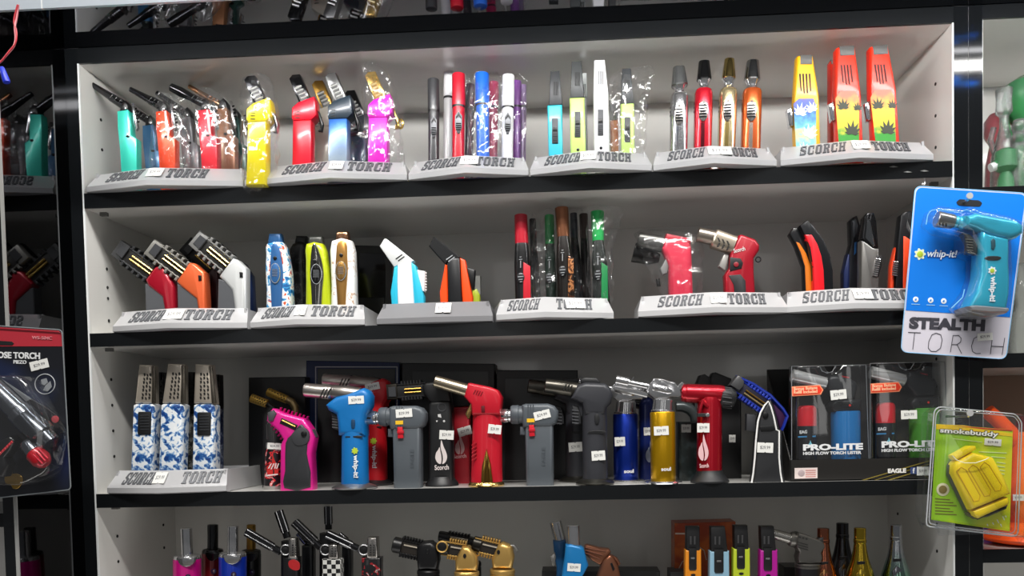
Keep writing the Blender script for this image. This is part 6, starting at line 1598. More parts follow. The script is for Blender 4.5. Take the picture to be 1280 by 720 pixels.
# printed box and the four slotted lighters
Y = .13
t = shelf4('printed_box', 'dark red box with an orange print standing at the back of the bottom shelf', 879, Y, None, 'box')
B().puff([(841, 652), (916, 650), (917, b4(Y, 917)), (841, b4(Y, 841))], Y, .02, .001, 1).to('box_body', ramp_mat('boxprint', 'noise', 22, [(0, '6a1c10'), (.45, '8c3414'), (.6, 'b0581c'), (1, '74200f')], .45, 0, .2, 3, 1.0, const=False), t)
b = B(); b.ptube([(x, y) for x, y in ((848, 712), (853, 702), (862, 697), (872, 700))], Y - .021, .6, 6).ptube([(873, 683), (880, 688), (883, 700)], Y - .021, .6, 6)
b.to('print_line', mat('b0a090', .6), t)
B().puff([(844, 666), (858, 666), (858, 668), (844, 668)], Y - .0202, .0004, .0001, 1).to('print_bar', mat('b8a8a0', .6), t)
G24 = 'black-headed flat lighters on the bottom shelf'
for lab, x0, x1, hx0, hx1, yt, yb, yi, c, Y in (
    ('orange lighter with a black head, leftmost of the black-headed ones', 255, 400, 266, 386, 270, 478, 668, 'd88418', .04),
    ('pale blue lighter with a black head between orange and lime ones', 474, 650, 484, 612, 272, 488, 694, '88aec4', .035),
    ('lime lighter with a black head beside the pale blue one', 684, 836, 692, 816, 260, 466, 656, 'b4c42c', .04),
    ('magenta lighter with a black head, rightmost of the black-headed ones', 924, 1082, 928, 1052, 268, 478, 672, 'a8148c', .04)):
    q = r5((x0, yb), (x1, yb), (hx0, yt), (hx1, yt))
    t = shelf4('flat_lighter', lab, (q[0][0] + q[1][0]) / 2, Y, G24)
    m_ = mat(c, .38, .05, .2)
    B().puff([q[0], q[1], (q[1][0] + 1, b4(Y, q[1][0])), (q[0][0] - 1, b4(Y, q[0][0]))], Y, .0085, .003, 3).to('body', m_, t)
    hm = mat('131315', .42)
    B().puff([q[2], q[3], (q[1][0] - 1.5, q[1][1] + 2), (q[0][0] + 1.5, q[0][1] + 2)], Y, .0078, .0025, 2).to('head', hm, t)
    s = B()
    for k in (.32, .62):
        xx = q[2][0] + (q[3][0] - q[2][0]) * k; s.puff([(xx, q[2][1] + 13), (xx + 2.2, q[2][1] + 13), (xx + 2.2, q[2][1] + 23), (xx, q[2][1] + 23)], Y - .0079, .0005, .0002, 1)
    s.to('head_slot', mat('4a4a4c', .4, .4), t, stuff=True)
    w = q[1][0] - q[0][0]; yi_ = r5((0, yi))[0][1]
    ins = B().puff([(q[0][0] + w * .28, q[0][1] - 1), (q[0][0] + w * .76, q[0][1] - 1), (q[0][0] + w * .76, yi_ - 2), (q[0][0] + w * .7, yi_), (q[0][0] + w * .34, yi_), (q[0][0] + w * .28, yi_ - 2)], Y - .0082, .0016, .0008, 2).to('switch_plate', hm, t)
    B().puff([(q[0][0] + w * .4, yi_ - 16), (q[0][0] + w * .64, yi_ - 16), (q[0][0] + w * .64, yi_ - 14), (q[0][0] + w * .4, yi_ - 14)], Y - .0099, .0008, .0003, 1).to('switch_edge', CHROME, ins)
    B().disc(q[0][0] + w * .55, yi_ + 6, 3, Y - .0087, .0006, 1.6).to('spark_mark', BLACK, t)
# grey jet torch and the bottle-shaped ones
Y = .045
t = shelf4('jet_torch', 'grey satin jet torch with a black tank beside the bottle torches', r6((288, 0))[0][0], Y, None)
GS = mat('6e6c68', .32, .8)
B().rod(r6((28, 272))[0], r6((168, 312))[0], [(0, 5.2), (.02, 6.2), (.1, 6.4), (1, 6.8)], Y, 20).to('nozzle', mat('8e8c88', .25, .9), t)
B().rod(r6((156, 308))[0], r6((206, 322))[0], [(0, 8), (.2, 9.4), (.8, 9.4), (1, 8.4)], Y, 20).to('nozzle_ring', GS, t)
hd = B().puff(r6((200, 272), (222, 262), (330, 300), (388, 330), (400, 368), (376, 404), (372, 480), (206, 480), (210, 400), (190, 366)), Y, .0115, .006, 3, 2).to('head', GS, t)
s = B()
for k in range(3): s.puff(r6((226 + k * 24, 292 + k * 6), (240 + k * 24, 296 + k * 6), (238 + k * 24, 306 + k * 6), (224 + k * 24, 302 + k * 6)), Y - .0116, .0006, .0002, 1)
for k in range(3): s.puff(r6((216, 332 + k * 18), (290, 352 + k * 18), (290, 358 + k * 18), (216, 338 + k * 18)), Y - .0116, .0006, .0002, 1)
s.to('head_vent', mat('1c1b1a', .5), hd, stuff=True)
B().puff(r6((336, 320), (372, 300), (396, 296), (398, 330), (366, 372), (344, 350)), Y, .006, .002, 2).to('ignition_button', mat('2a2a2a', .4), t)
x = r6((290, 0))[0][0]
B().rod(r6((290, 484))[0], r6((290, 518))[0], [(0, 14), (.2, 15.6), (.45, 15.6), (.5, 14.6), (.6, 15.6), (1, 15.6)], Y, 24).to('neck_ring', GS, t)
B().rod(r6((290, 516))[0], (x, b4(Y, x)), [(0, 15.2), (1, 15.6)], Y, 26).to('tank', mat('141416', .35), t)
G25 = 'bottle-shaped torches at the right of the bottom shelf'
for lab, px, yt, hn, Y, m_, col in (
    ('copper bottle-shaped torch beside the grey jet torch', 1029, 660, 7.0, .050, mat('b06a50', .14, 1), 'c89060'),
    ('black chrome bottle-shaped torch behind copper and gold ones', 1053, 653.5, 7.2, .075, DARKCHROME, '77777a'),
    ('gold bottle-shaped torch in the middle of the bottles', 1075, 659.5, 7.0, .040, mat('c8a838', .13, 1), 'e8c850'),
    ('silver green iridescent bottle-shaped torch, rightmost of the bottles', 1120, 656, 6.9, .045, ramp_mat('irid', 'z', 9, [(0, '3a9a58'), (.5, '4aa070'), (.95, 'a8aeb2'), (1, 'b4b6ba')], .13, 1, 0, const=False, dist=.2), '9a9aa0')):
    t = shelf4('bottle_torch', lab, px, Y, G25)
    bt = b4(Y, px); L = bt - yt
    B().rod((px, yt), (px, bt), [(0, hn * .86), (.004, hn), (.1, hn * 1.0), (.105, hn * 1.08), (.13, hn * 1.08), (.135, hn), (.2, hn * 1.18), (.28, hn * 1.5), (.36, hn * 2.0), (.44, hn * 2.5), (.5, hn * 2.7), (.97, hn * 2.7), (1, hn * 2.5)], Y, 28).to('bottle_body', m_, t)
    hs = hn * 1.5
    B().puff([(px - 3.4, yt + 42), (px + 6, yt + 42), (px + 6, yt + 46), (px - 3.4, yt + 46)], Y - hs * kk(Y) * .98, .0015, .0005, 1).to('switch_slot', BLACK, t)
    B().puff([(px - 5, yt + 58), (px + 1, yt + 51), (px + 7, yt + 56), (px + 8, yt + 72), (px - 4, yt + 74)], Y - hn * 1.98 * kk(Y), .0014, .0006, 2).to('label_plate', mat(col, .16, 1), t)

# ------------------------------------------------------------------ hanging packs
def peg(label, px, py, Y0, Y1, name='peg_hook'):
    t = thing(name, label, 'hook', A(px, py, Y1))
    p = A(px, py, Y0)
    B().tube([Vector((p.x, Y1, p.z)), Vector((p.x, Y0 + .004, p.z)), Vector((p.x, Y0, p.z + .003))], .0016, 10).to('rod', mat('c8c8c8', .2, .9), t)
    B().tube([Vector((p.x - .0001, Y0 - .001, p.z + .0034)), Vector((p.x, Y0 + .0006, p.z + .0034))], .0038, 14).to('end_cap', mat('d8d8d8', .25, .5), t)
v1 = crop(1120, 225, 6); v2 = crop(1120, 340, 6)
def rounded(pts, r, n=5):
    out = []; N = len(pts)
    for i in range(N):
        a, b, c = Vector(pts[i - 1]), Vector(pts[i]), Vector(pts[(i + 1) % N])
        p = b + (a - b).normalized() * r; q = b + (c - b).normalized() * r
        for k in range(n + 1):
            s = k / n; out.append(tuple((1 - s) ** 2 * p + 2 * s * (1 - s) * b + s * s * q))
    return out
Y = -.030
t = thing('torch_pack', 'tall blue and white blister card with a teal pistol torch hanging on the right post', 'pack', A(1208, 252, Y))
TL, TR, BR, BL = (1144, 232.5), (1284, 241.5), (1257.5, 449), (1126, 440)
def on(u, v): # card coordinates 0..1
    return (TL[0] + (TR[0] - TL[0]) * u + (BL[0] - TL[0]) * v + (BR[0] - TR[0] - BL[0] + TL[0]) * u * v, TL[1] + (TR[1] - TL[1]) * u + (BL[1] - TL[1]) * v + (BR[1] - TR[1] - BL[1] + TL[1]) * u * v)
Yc = Y + .010
hole = [(1199, 249), (1224, 250.5), (1228, 254), (1225, 258.5), (1198, 257), (1195, 253)]
B().puff(rounded([TL, TR, BR, BL], 9), Yc, .0007, .0003, 1).to('backing_card', mat('d3cfda', .4, 0, .15), t)
B().puff(rounded([on(.012, .008), on(.988, .008), on(.988, .40), on(.012, .40)], 8)[0:12] + [on(.988, .748), on(.012, .748)], Yc - .0009, .0003, .0001, 1).to('blue_field', mat('0878e0', .35, 0, .3), t)
B().puff(rounded(hole, 2), Yc - .0014, .0003, .0001, 1).to('hang_hole', mat('0a0d14', .8), t)
B().ptube([(x, y) for x, y in rounded([TL, TR, BR, BL], 9)], Yc - .0006, .55, 6, True).to('card_edge', mat('8ec4ec', .3, 0, .3), t)
TEAL = mat('2ab4d4', .28, .35, .5)
Yt = Yc - .020
hp = v1((600, 400), (640, 420), (800, 460), (802, 560), (800, 640)) + v2((806, 60), (802, 180), (782, 300), (506, 276), (560, 160), (592, 40)) + v1((602, 560), (592, 470))
B().puff(hp, Yt, .016, .006, 4).to('torch_handle', TEAL, t)
B().puff(v1((478, 286), (520, 282), (566, 266), (604, 278), (740, 300), (860, 322), (908, 362), (904, 420), (866, 450), (810, 466), (700, 448), (620, 416), (560, 384), (486, 362)), Yt, .0165, .007, 4).to('torch_head', TEAL, t)
B().rod(v1((432, 312))[0], v1((500, 322))[0], [(0, 6.4), (.3, 7.4), (.5, 6.6), (1, 8.4)], Yt, 22).to('collar', TEAL, t)
nz = B().rod(v1((300, 292))[0], v1((432, 314))[0], [(0, 8.6), (.04, 9.6), (.9, 8.6), (1, 7.6)], Yt, 24).to('nozzle', mat('b0aca8', .28, .95), t)
s = B()
for k in range(3):
    s.puff(v1((322 + k * 24, 322 + k * 3), (330 + k * 24, 316 + k * 3), (334 + k * 24, 340 + k * 3), (326 + k * 24, 346 + k * 3)), Yt - .0066, .0014, .0004, 1)
    s.disc(*v1((346 + k * 22, 264 + k * 2))[0], .9, Yt - .006, .0014)
s.to('nozzle_slot', mat('1b1a19', .5), nz, stuff=True)
tr = B().puff(v1((486, 404), (540, 416), (572, 450), (596, 500), (590, 566), (520, 556), (526, 490)), Yt, .007, .003, 2).to('trigger', mat('26282a', .5), t)
r = B()
for k in range(6): r.puff(v1((520 + k * 3, 440 + k * 20), (574, 446 + k * 20), (578, 454 + k * 20), (522 + k * 3, 449 + k * 20)), Yt - .0072, .0008, .0003, 1)
r.to('trigger_rib', mat('5a5852', .45), tr, stuff=True)
B().puff(v1((712, 452), (726, 440), (742, 452), (744, 500), (730, 524), (714, 512)), Yt - .0164, .0016, .0008, 2).to('switch', mat('1c4a58', .4), t)
B().puff(v1((664, 586), (690, 572), (760, 572), (788, 584), (760, 602), (690, 602)), Yt - .0158, .0016, .0008, 1, 2).to('flame_dial', mat('1a1c1e', .35), t)
B().puff(v2((482, 272), (540, 262), (780, 282), (790, 300), (770, 324), (640, 326), (500, 312)), Yt, .02, .006, 2).to('torch_foot', mat('8f9094', .35, .5), t)
wh = mat('eef2f6', .45)
def vbrand(x0, y0, x1, y1, wv, Yz):
    O = A(x0, y0, Yz); U = A(x1, y1, Yz) - O; n = Vector((-U.z, 0, U.x)).normalized()
    return O, U, n * (wv * kk(Yz))
b = B(); flower(b.bm, *v1((722, 680))[0], 4.6, Yt - .0166); fm = b.to('flower_rim', wh, t)
b = B(); b.disc(*v1((722, 680))[0], 2.8, Yt - .0172, .0003); b.to('flower_mark', LIME, fm)
lettering('whip-it!', *vbrand(*v1((700, 722))[0], *v2((690, 222))[0], 8.5, Yt - .0168), wh, t, bold=.035)
b = B(); flower(b.bm, *v1((180, 556))[0], 6.4, Yc - .0014); fm = b.to('flower_rim', mat('e6efc8', .5), t)
b = B(); b.disc(*v1((180, 556))[0], 3.8, Yc - .002, .0003); b.to('flower_mark', LIME, fm)
ptext('whip-it!', *v1((226, 596), (462, 602)), 12.5, Yc - .0016, mat('0a50a8', .45), t, bold=.06, shear=.2)
ptext('whip-it!', *v1((232, 593), (456, 599)), 11.5, Yc - .0022, mat('f0f6fc', .45), t, bold=.012, shear=.2)
for x, y in ((148, 206), (260, 212), (358, 218)):
    ic = B().disc(*v2((x, y))[0], 3.5, Yc - .0014, .0003).to('round_icon', wh, t)
    B().puff(v2((x - 10, y + 6), (x - 2, y - 8), (x + 8, y - 6), (x + 4, y + 8)), Yc - .0018, .0002, .0001, 1).to('icon_mark', mat('1a78d0', .5), ic)
    B().puff(v2((x - 32, y + 32), (x + 32, y + 35), (x + 32, y + 41), (x - 32, y + 38)), Yc - .0014, .0002, .0001, 1).to('caption_line', mat('8cc0ec', .5), t)
dk = mat('3c3b44', .5)
ptext('STEALTH', *v2((96, 424), (664, 446)), 14.2, Yc - .0010, dk, t, bold=.06)
st = B()
for path in ([(92, 452), (186, 456)], [(140, 454), (126, 580)], [(300, 458), (270, 470), (246, 520), (242, 570), (262, 594), (300, 596), (334, 570), (346, 510), (336, 470), (300, 458)],
             [(408, 600), (428, 476), (470, 476), (488, 496), (484, 526), (458, 544), (420, 544)], [(458, 544), (492, 612)], [(608, 486), (584, 500), (566, 556), (574, 596), (600, 612), (634, 610)],
             [(708, 616), (722, 500)], [(796, 622), (816, 494)], [(716, 556), (806, 560)]):
    st.ptube(v2(*path), Yc - .0010, .42, 6)
st.to('thin_lettering', dk, t)
price(*v2((668, 486))[0], 19, 9.5, Yc - .0014, t, 4)
CL2 = film('pack_shell', .06, .10, 'f9fbfc', 0, 12)
shell = v1((216, 330), (240, 236), (280, 214), (480, 240), (530, 216), (600, 250), (800, 290), (915, 340), (925, 400), (820, 476), (820, 600)) + v2((826, 60), (820, 200), (800, 310), (690, 352), (600, 358), (490, 330), (420, 270), (520, 140), (560, 20)) + v1((560, 600), (470, 560), (470, 440), (300, 400))
B().puff(shell, Yc - .0195, .0195, .010, 3).to('clear_shell', CL2, t)
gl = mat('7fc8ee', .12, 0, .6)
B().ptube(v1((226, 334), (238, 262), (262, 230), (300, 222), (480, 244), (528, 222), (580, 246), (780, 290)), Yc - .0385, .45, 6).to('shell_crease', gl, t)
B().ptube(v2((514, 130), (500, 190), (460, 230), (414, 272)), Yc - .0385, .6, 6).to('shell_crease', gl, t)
peg('round steel peg holding the blue card on the right post', 1212, 248.5, Y - .006, -.002)

s1 = crop(1150, 500, 7.2); s2 = crop(1150, 590, 7.2)
Y = -.034
t = thing('filter_pack', 'clear blister pack with a lime card and a yellow canister hanging at lower right', 'pack', A(1214, 518, Y))
oc = s1((128, 96), (170, 62), (860, 128), (916, 200)) + s2((882, 556), (850, 580), (70, 490), (56, 460))
B().puff(rounded(oc, 4), Y, .0215, .006, 3).to('clear_shell', film('pack_shell2', .06, .13, 'f9fafb', 0, 14), t)
B().ptube(rounded(oc, 4), Y - .018, .8, 8, True).to('shell_rim', mat('c4c8cc', .12, .2, 0, .1, .7), t)
oi = s1((146, 120), (184, 84), (850, 148), (894, 208)) + s2((856, 534), (820, 556), (92, 468), (80, 440))
B().ptube(rounded(oi, 4), Y - .019, .5, 8, True).to('shell_crease', mat('c4c8cc', .12, .2, 0, .1, .7), t)
LIMEC = ramp_mat('limecard', 'noise', 16, [(0, 'ecd808'), (.46, 'dcdc14'), (.6, '98cc1c'), (1, '84c01c')], .4, 0, .2, 2, .3, const=False)
cd = s1((146, 216), (834, 268)) + s2((806, 534), (100, 430))
Yc = Y + .012
B().puff(cd, Yc, .0006, .0002, 1).to('lime_card', LIMEC, t)
B().puff(s1((146, 218), (400, 228), (560, 258), (720, 290), (834, 300), (834, 330), (146, 262)), Yc - .0008, .0002, .0001, 1).to('yellow_band', mat('f0c818', .45), t)
B().puff(s1((330, 232), (832, 268), (832, 280), (560, 262)), Yc - .0011, .0002, .0001, 1).to('red_band', mat('c8401c', .45), t)
ptext('smokebuddy', *s1((172, 306), (706, 348)), 8.6, Yc - .0014, mat('1c2410', .5), t, bold=.075)
ptext('smokebuddy', *s1((177, 304), (700, 345)), 7.6, Yc - .0020, mat('f6f6f0', .5), t, bold=.02)
price(*s1((656, 380))[0], 21, 8.5, Yc - .0016, t, -5)
ln = B()
for k, (x0, y0, x1) in enumerate(((530, 462, 780), (640, 506, 770), (690, 556, 770), (690, 590, 765), (690, 622, 765), (690, 652, 760))):
    ln.puff(s1((x0, y0), (x1, y0 + 12), (x1, y0 + 20), (x0, y0 + 8)), Yc - .0009, .0002, .0001, 1)
ln.puff(s1((300, 345), (560, 378), (560, 384), (300, 351)), Yc - .0009, .0002, .0001, 1)
ln.to('print_line', mat('d4e89a', .5), t)
ln = B()
for k in range(6): ln.puff(s2((136, 236 + k * 27), (270 + (k % 3) * 30, 246 + k * 27), (270 + (k % 3) * 30, 254 + k * 27), (136, 244 + k * 27)), Yc - .0009, .0002, .0001, 1)
ln.to('print_line', mat('6a6410', .5), t)
sl = B().disc(*s2((206, 158))[0], 8.2, Yc - .0010, .0003).to('round_seal', mat('d8d4b0', .5), t)
B().disc(*s2((206, 158))[0], 5.2, Yc - .0015, .0003).to('seal_core', mat('7a6a30', .5), sl)
YEL = mat('ffdf12', .4, 0, .15)
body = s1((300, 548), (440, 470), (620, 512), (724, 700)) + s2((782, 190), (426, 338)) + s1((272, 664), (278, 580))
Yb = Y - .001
B().puff([(x - 4.0, y + 1.0) for x, y in body], Yb + .007, .006, .003, 2).to('shade_side', mat('45483c', .5), t)  # shade along the canister's left, put in as a dark copy of its outline
B().puff(body, Yb, .0125, .006, 3).to('canister', YEL, t)
B().puff(s1((276, 498), (430, 412), (470, 412), (480, 442), (300, 542), (280, 524)), Yb, .0095, .004, 3).to('canister_cap', YEL, t)
B().puff(s2((440, 346), (760, 222), (776, 262), (766, 290), (500, 412), (466, 392)), Yb, .0095, .004, 3).to('canister_end', YEL, t)
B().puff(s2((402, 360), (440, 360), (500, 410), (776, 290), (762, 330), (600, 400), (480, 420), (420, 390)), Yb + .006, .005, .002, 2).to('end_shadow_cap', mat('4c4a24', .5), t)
gr = B()
for k in range(3):
    o = 105 * k
    P = s1((330 + o, 640 - 18 * k)) + s1((368 + o, 606 - 24 * k), (412 + o, 628 - 20 * k)) + s2((540 + o * .92, 210 - 50 * k + k * 4), (530 + o * .92, 256 - 50 * k + k * 4), (482 + o * .92, 264 - 50 * k + k * 4)) + s1((330 + o, 640 - 18 * k))
    gr.ptube(P, Yb - .0124, .7, 6)
gr.to('moulded_rib', mat('d8ac06', .4), t)
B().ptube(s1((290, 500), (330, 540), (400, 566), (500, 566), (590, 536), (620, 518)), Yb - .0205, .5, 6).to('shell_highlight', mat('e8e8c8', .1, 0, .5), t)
sp = B()
for x, y, l in ((690, 430, 30), (740, 400, 34), (650, 456, 18), (720, 470, 22), (600, 470, 16), (765, 395, 14)): sp.puff(s2((x, y), (x + 8, y - 4), (x + l * .5 + 8, y + l), (x + l * .5, y + l)), Yc - .0010, .0002, .0001, 1)
sp.to('white_splash', mat('f0f4d8', .5), t)
peg('round steel peg holding the lime pack', 1212.5, 520, Y - .026, -.002)

# pack on the left, in front of the side cabinet
k1 = crop(0, 400, 3.273)
Y = -.150
t = thing('torch_pack', 'black and red blister card with a chrome torch hanging at the left edge', 'pack', A(-20, 430, Y), None)
P = rounded([(-86, 402), (77.5, 412.5), (88.5, 612), (-70, 630)], 5)
Yc = Y + .004
B().puff(P, Yc, .0008, .0003, 1).to('backing_card', ramp_mat('navycard', 'noise', 7, [(0, '0b0c10'), (.5, '0e1018'), (.62, '16244a'), (1, '10131c')], .4, 0, .3, 2, .2, const=False), t)
B().puff([(-84, 404), (73, 413.5), (77, 417), (78, 433), (-84, 433)], Yc - .0010, .0003, .0001, 1).to('red_band', mat('b02a38', .45), t)
B().puff([(0, 426), (15, 427), (17.5, 429.5), (15, 431.5), (-14, 431), (-14, 426)], Yc - .0016, .0003, .0001, 1).to('hang_hole', mat('0a0a0c', .8), t)
B().ptube(P, Yc - .004, .8, 8, True).to('shell_rim', mat('8a9094', .2, .3), t)
w8 = mat('e2e4e6', .5)
ptext('WS-504C', (40, 424), (65, 424.8), 4.2, Yc - .0018, mat('d88890', .5), t, bold=.01)
ptext('HOSE TORCH', (-9.5, 447.5), (50, 449), 8.4, Yc - .0014, w8, t, bold=.03)
ptext('PIEZO', (17, 454.5), (33, 455), 4.6, Yc - .0014, w8, t, bold=.02)
price(49, 456, 23, 11.5, Yc - .0016, t, 14)
c = k1((184, 262))[0]
sl = B().ptube([(c[0] + 12.5 * math.cos(i * math.pi / 14), c[1] + 12.5 * math.sin(i * math.pi / 14)) for i in range(28)], Yc - .0012, .6, 6, True).to('round_seal', mat('b8bcc0', .5), t)
b = B()
b.puff(k1((168, 244), (190, 238), (196, 256), (182, 268), (170, 262)), Yc - .0012, .0003, .0001, 1).puff(k1((186, 268), (206, 250), (212, 274), (196, 292), (176, 288)), Yc - .0012, .0003, .0001, 1)
b.to('seal_mark', mat('8a8e92', .5), sl)
pr = B().rod(k1((-10, 252))[0], k1((118, 338))[0], [(0, 6), (1, 6.5)], Yc - .0012, 12, 2, .08).to('printed_nozzle', mat('8f9296', .35, .5), t)
B().puff(k1((104, 336), (128, 322), (190, 358), (236, 392), (222, 420), (150, 372), (122, 362)), Yc - .0010, .0008, .0003, 1).to('printed_grip', mat('1c1c20', .45), t)
B().disc(*k1((226, 406))[0], 4.6, Yc - .0018, .0006).to('printed_red_tip', mat('c04850', .45), t)
B().puff(k1((150, 396), (170, 376), (178, 386), (166, 430), (154, 432)), Yc - .0012, .0006, .0002, 1).to('printed_red_trigger', mat('a83a44', .45), t)
Yt = Yc - .018
LC = mat('7a7e84', .2, .95)
B().rod(k1((-60, 240))[0], k1((160, 452))[0], [(0, 13), (.3, 14), (.62, 14.5), (.64, 16.5), (1, 16)], Yt, 24).to('torch_barrel', LC, t)
B().rod(k1((96, 392))[0], k1((212, 506))[0], [(0, 15.5), (.08, 17), (.7, 17.5), (.74, 14), (1, 13)], Yt, 24).to('torch_sleeve', mat('5c6066', .2, .95), t)
B().rod(k1((108, 500))[0], k1((148, 548))[0], [(0, 9), (.2, 11), (1, 11.5)], Yt - .006, 20).to('valve_collar', LC, t)
kn = B().rod(k1((138, 540))[0], k1((190, 592))[0], [(0, 10), (.1, 12), (.6, 12.4), (.9, 9), (1, 6)], Yt - .008, 20).to('red_knob', mat('b01424', .3, .2, .4), t)
r = B()
for o in (-7, -2.5, 2.5, 7): r.rod((k1((142, 544))[0][0] + o * .7, k1((142, 544))[0][1] - o * .7), (k1((180, 582))[0][0] + o * .7, k1((180, 582))[0][1] - o * .7), [(0, 1), (1, 1)], Yt - .008 - .0105 + abs(o) * .0004, 8)
r.to('knob_rib', mat('d84050', .3, .2), kn, stuff=True)
B().puff(k1((-40, 520), (0, 500), (60, 472), (80, 490), (60, 530), (36, 560), (50, 590), (30, 640), (-30, 640)), Yt - .006, .009, .004, 3).to('black_grip', mat('121214', .3, .2, .4), t)
lt = B()
for k in range(6): lt.puff(k1((-4 + k * 9, 546 - k * 9), (4 + k * 9, 538 - k * 9), (8 + k * 9, 546 - k * 9), (0 + k * 9, 554 - k * 9)), Yt - .0152, .0012, .0005, 1)
lt.to('red_bead', mat('d02030', .3, 0, .4), t, stuff=True)
B().puff(k1((20, 640), (44, 632), (66, 628), (90, 640), (92, 664), (76, 688), (54, 690), (44, 672), (24, 668)), Yc - .0016, .0008, .0004, 1, 2).to('gold_emblem', mat('9a7a3a', .35, .7), t)
B().puff(rounded([(-60, 470), (40, 470), (76, 540), (70, 590), (40, 606), (-60, 606)], 10), Yc - .0175, .0175, .008, 3).to('clear_shell', film('pack_shell3', .05, .10, 'f8f9fa', .12, 14), t)

# ------------------------------------------------------------------ right cabinet contents
def glass(c, mixv=.35, key=None):
    key = ('glass', c, mixv)
    if key in MATS: return MATS[key]
    mt = bpy.data.materials.new('tinted_glass'); mt.use_nodes = True
    nt = mt.node_tree; nt.nodes.clear()
    out = nt.nodes.new('ShaderNodeOutputMaterial'); m1 = nt.nodes.new('ShaderNodeMixShader'); m2 = nt.nodes.new('ShaderNodeMixShader')
    tr = nt.nodes.new('ShaderNodeBsdfTransparent'); tr.inputs[0].default_value = rgb(c)
    df = nt.nodes.new('ShaderNodeBsdfDiffuse'); df.inputs[0].default_value = rgb(c)
    gl = nt.nodes.new('ShaderNodeBsdfGlossy'); gl.inputs['Roughness'].default_value = .06
    fr = nt.nodes.new('ShaderNodeFresnel'); fr.inputs[0].default_value = 1.55
    no = nt.nodes.new('ShaderNodeTexNoise'); no.inputs['Scale'].default_value = 60
    bu = nt.nodes.new('ShaderNodeBump'); bu.inputs['Strength'].default_value = .3; bu.inputs['Distance'].default_value = .003
    link(nt, no.outputs['Fac'], bu.inputs['Height']); link(nt, bu.outputs[0], gl.inputs['Normal']); link(nt, bu.outputs[0], fr.inputs['Normal'])
    m1.inputs[0].default_value = mixv
    link(nt, tr.outputs[0], m1.inputs[1]); link(nt, df.outputs[0], m1.inputs[2]); link(nt, fr.outputs[0], m2.inputs[0])
    link(nt, m1.outputs[0], m2.inputs[1]); link(nt, gl.outputs[0], m2.inputs[2]); link(nt, m2.outputs[0], out.inputs[0])
    MATS[key] = mt
    return mt
def pipe(label, px, Y, z, prof, m_, extra=(), name='glass_pipe', cat='glass pipe', group='glass pipes in the right cabinet'):
    """turned hollow piece: prof [(pixel row, half width px)] from the top down"""
    t = thing(name, label, cat, (A(px, prof[0][0], Y).x, Y, z + .0006), group)
    bt = zpy(z + .0006, Y, px)
    c = A(px, prof[-1][0], Y)
    pr = [(A(px, py, Y).z, w * kk(Y)) for py, w in prof[:-1]] + [(z + .0006, prof[-1][1] * kk(Y))]
    pr.reverse()
    bm = bmesh.new(); lathe(bm, (c.x, Y), pr, 24)
    finish('vessel', bm, m_, t)
    for nm, pts, w, mm in extra:
        B().bent([p + (w,) for p in pts], Y, 12).to(nm, mm, t)
    return t
z1, z2, z3 = RZ[0][0], RZ[1][0], RZ[2][0]
CG, GG, PG = glass('f4f8f6', .10), glass('6cc888', .35), glass('e88c98', .35)
pipe('clear glass pipe with a cup mouth beside the post in the right cabinet', 1255, .05, z1, [(112, 9.5), (126, 8.4), (141, 9.4), (146, 5), (160, 5), (176, 9), (196, 14), (228, 15), (234, 15)], CG, [('side_stem', [(1242, 160), (1238, 176), (1246, 200)], 3.2, CG)])
pipe('pink glass pipe behind the clear cup-mouthed one', 1246, .11, z1, [(143, 8), (152, 14), (170, 14), (182, 8), (205, 12), (230, 14)], PG, [('side_stem', [(1262, 160), (1268, 172), (1266, 190)], 3.5, PG)])
pipe('large green glass pipe at the right edge of the right cabinet', 1284, .08, z1, [(96, 10), (104, 22), (122, 27), (140, 24), (154, 16), (170, 12), (190, 18), (226, 22), (232, 22)], GG, [('side_stem', [(1262, 130), (1256, 150), (1262, 172)], 4, GG)])
pipe('small green glass pipe low in front with a white mouth', 1257, .028, z1, [(186, 6), (190, 12), (210, 13), (216, 6), (224, 9), (233, 10)], GG, [('mouth_tube', [(1243, 206), (1256, 200), (1272, 197)], 5, GG), ('white_mouth', [(1238, 210), (1243, 208), (1247, 206)], 5.2, mat('e8ecec', .4))])
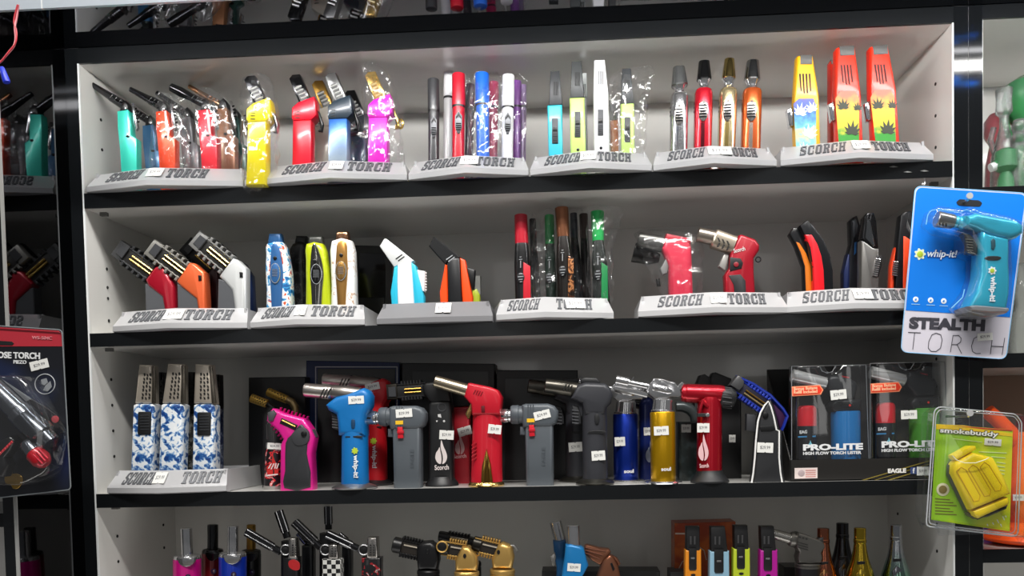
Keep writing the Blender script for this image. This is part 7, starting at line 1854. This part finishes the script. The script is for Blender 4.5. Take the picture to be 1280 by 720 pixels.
pipe('clear glass pipe with a coiled body near the right edge', 1274, .03, z1, [(150, 6), (160, 9), (166, 6), (174, 10), (180, 6), (190, 12), (222, 13), (232, 13)], CG)
pipe('clear glass jar pipe partly behind the blue card', 1277, .05, z2, [(330, 10), (336, 7), (352, 7), (366, 11), (380, 8), (398, 14), (430, 15), (441, 15)], CG, [('side_stem', [(1266, 390), (1260, 375), (1262, 352)], 3, CG)])
def silicone(c): return mat(c, .45, 0, .1)
O_ = silicone('ff5a10')
pipe('orange silicone pipe with a wide dish foot and a slanted spout', 1280, .045, z3, [(540, 13), (552, 15), (590, 15), (600, 20), (640, 20), (652, 15), (661, 28), (666, 44), (671, 48), (675, 44), (680, 28)], O_, [('spout', [(1276, 560), (1262, 540), (1246, 524), (1234, 514)], 9, O_)], 'silicone_pipe', 'pipe', 'silicone pipes in the right cabinet')
pipe('red silicone pipe behind the orange one', 1284, .12, z3, [(520, 9), (530, 13), (600, 13), (660, 18), (684, 18)], silicone('c81c3c'), (), 'silicone_pipe', 'pipe', 'silicone pipes in the right cabinet')
pipe('purple silicone pipe standing behind the orange dish foot', 1246, .11, z3, [(560, 7), (570, 9), (640, 9), (655, 16), (682, 18)], silicone('5c3a98'), (), 'silicone_pipe', 'pipe', 'silicone pipes in the right cabinet')
o = [x for x in bpy.data.objects if x.get('label', '').startswith('orange silicone')][0]
price(1273, 622, 14, 8, .045 - .0215, o, 0)

# blue glowing wire tucked behind the canopy rail: the black posts mirror it
t = thing('led_wire', 'blue glowing wire behind the canopy rail, mirrored in the black right posts', 'wire', (1.19, -.155, .75))
NEON = mat('1c8cff', .4, emit=9)
B().tube(smooth_path([(1.164, -.154, .7475), (1.172, -.154, .7515), (1.180, -.154, .749), (1.170, -.154, .7440), (1.164, -.154, .7425), (1.180, -.154, .7428), (1.199, -.154, .7424), (1.205, -.154, .7408), (1.196, -.154, .7392), (1.190, -.154, .7402), (1.200, -.154, .742)], 6), .0014, 6).to('glowing_wire', NEON, t)
B().box((1.16, -.1585, .7520), (1.21, -.1540, .7744)).to('clip', MATTE, t)
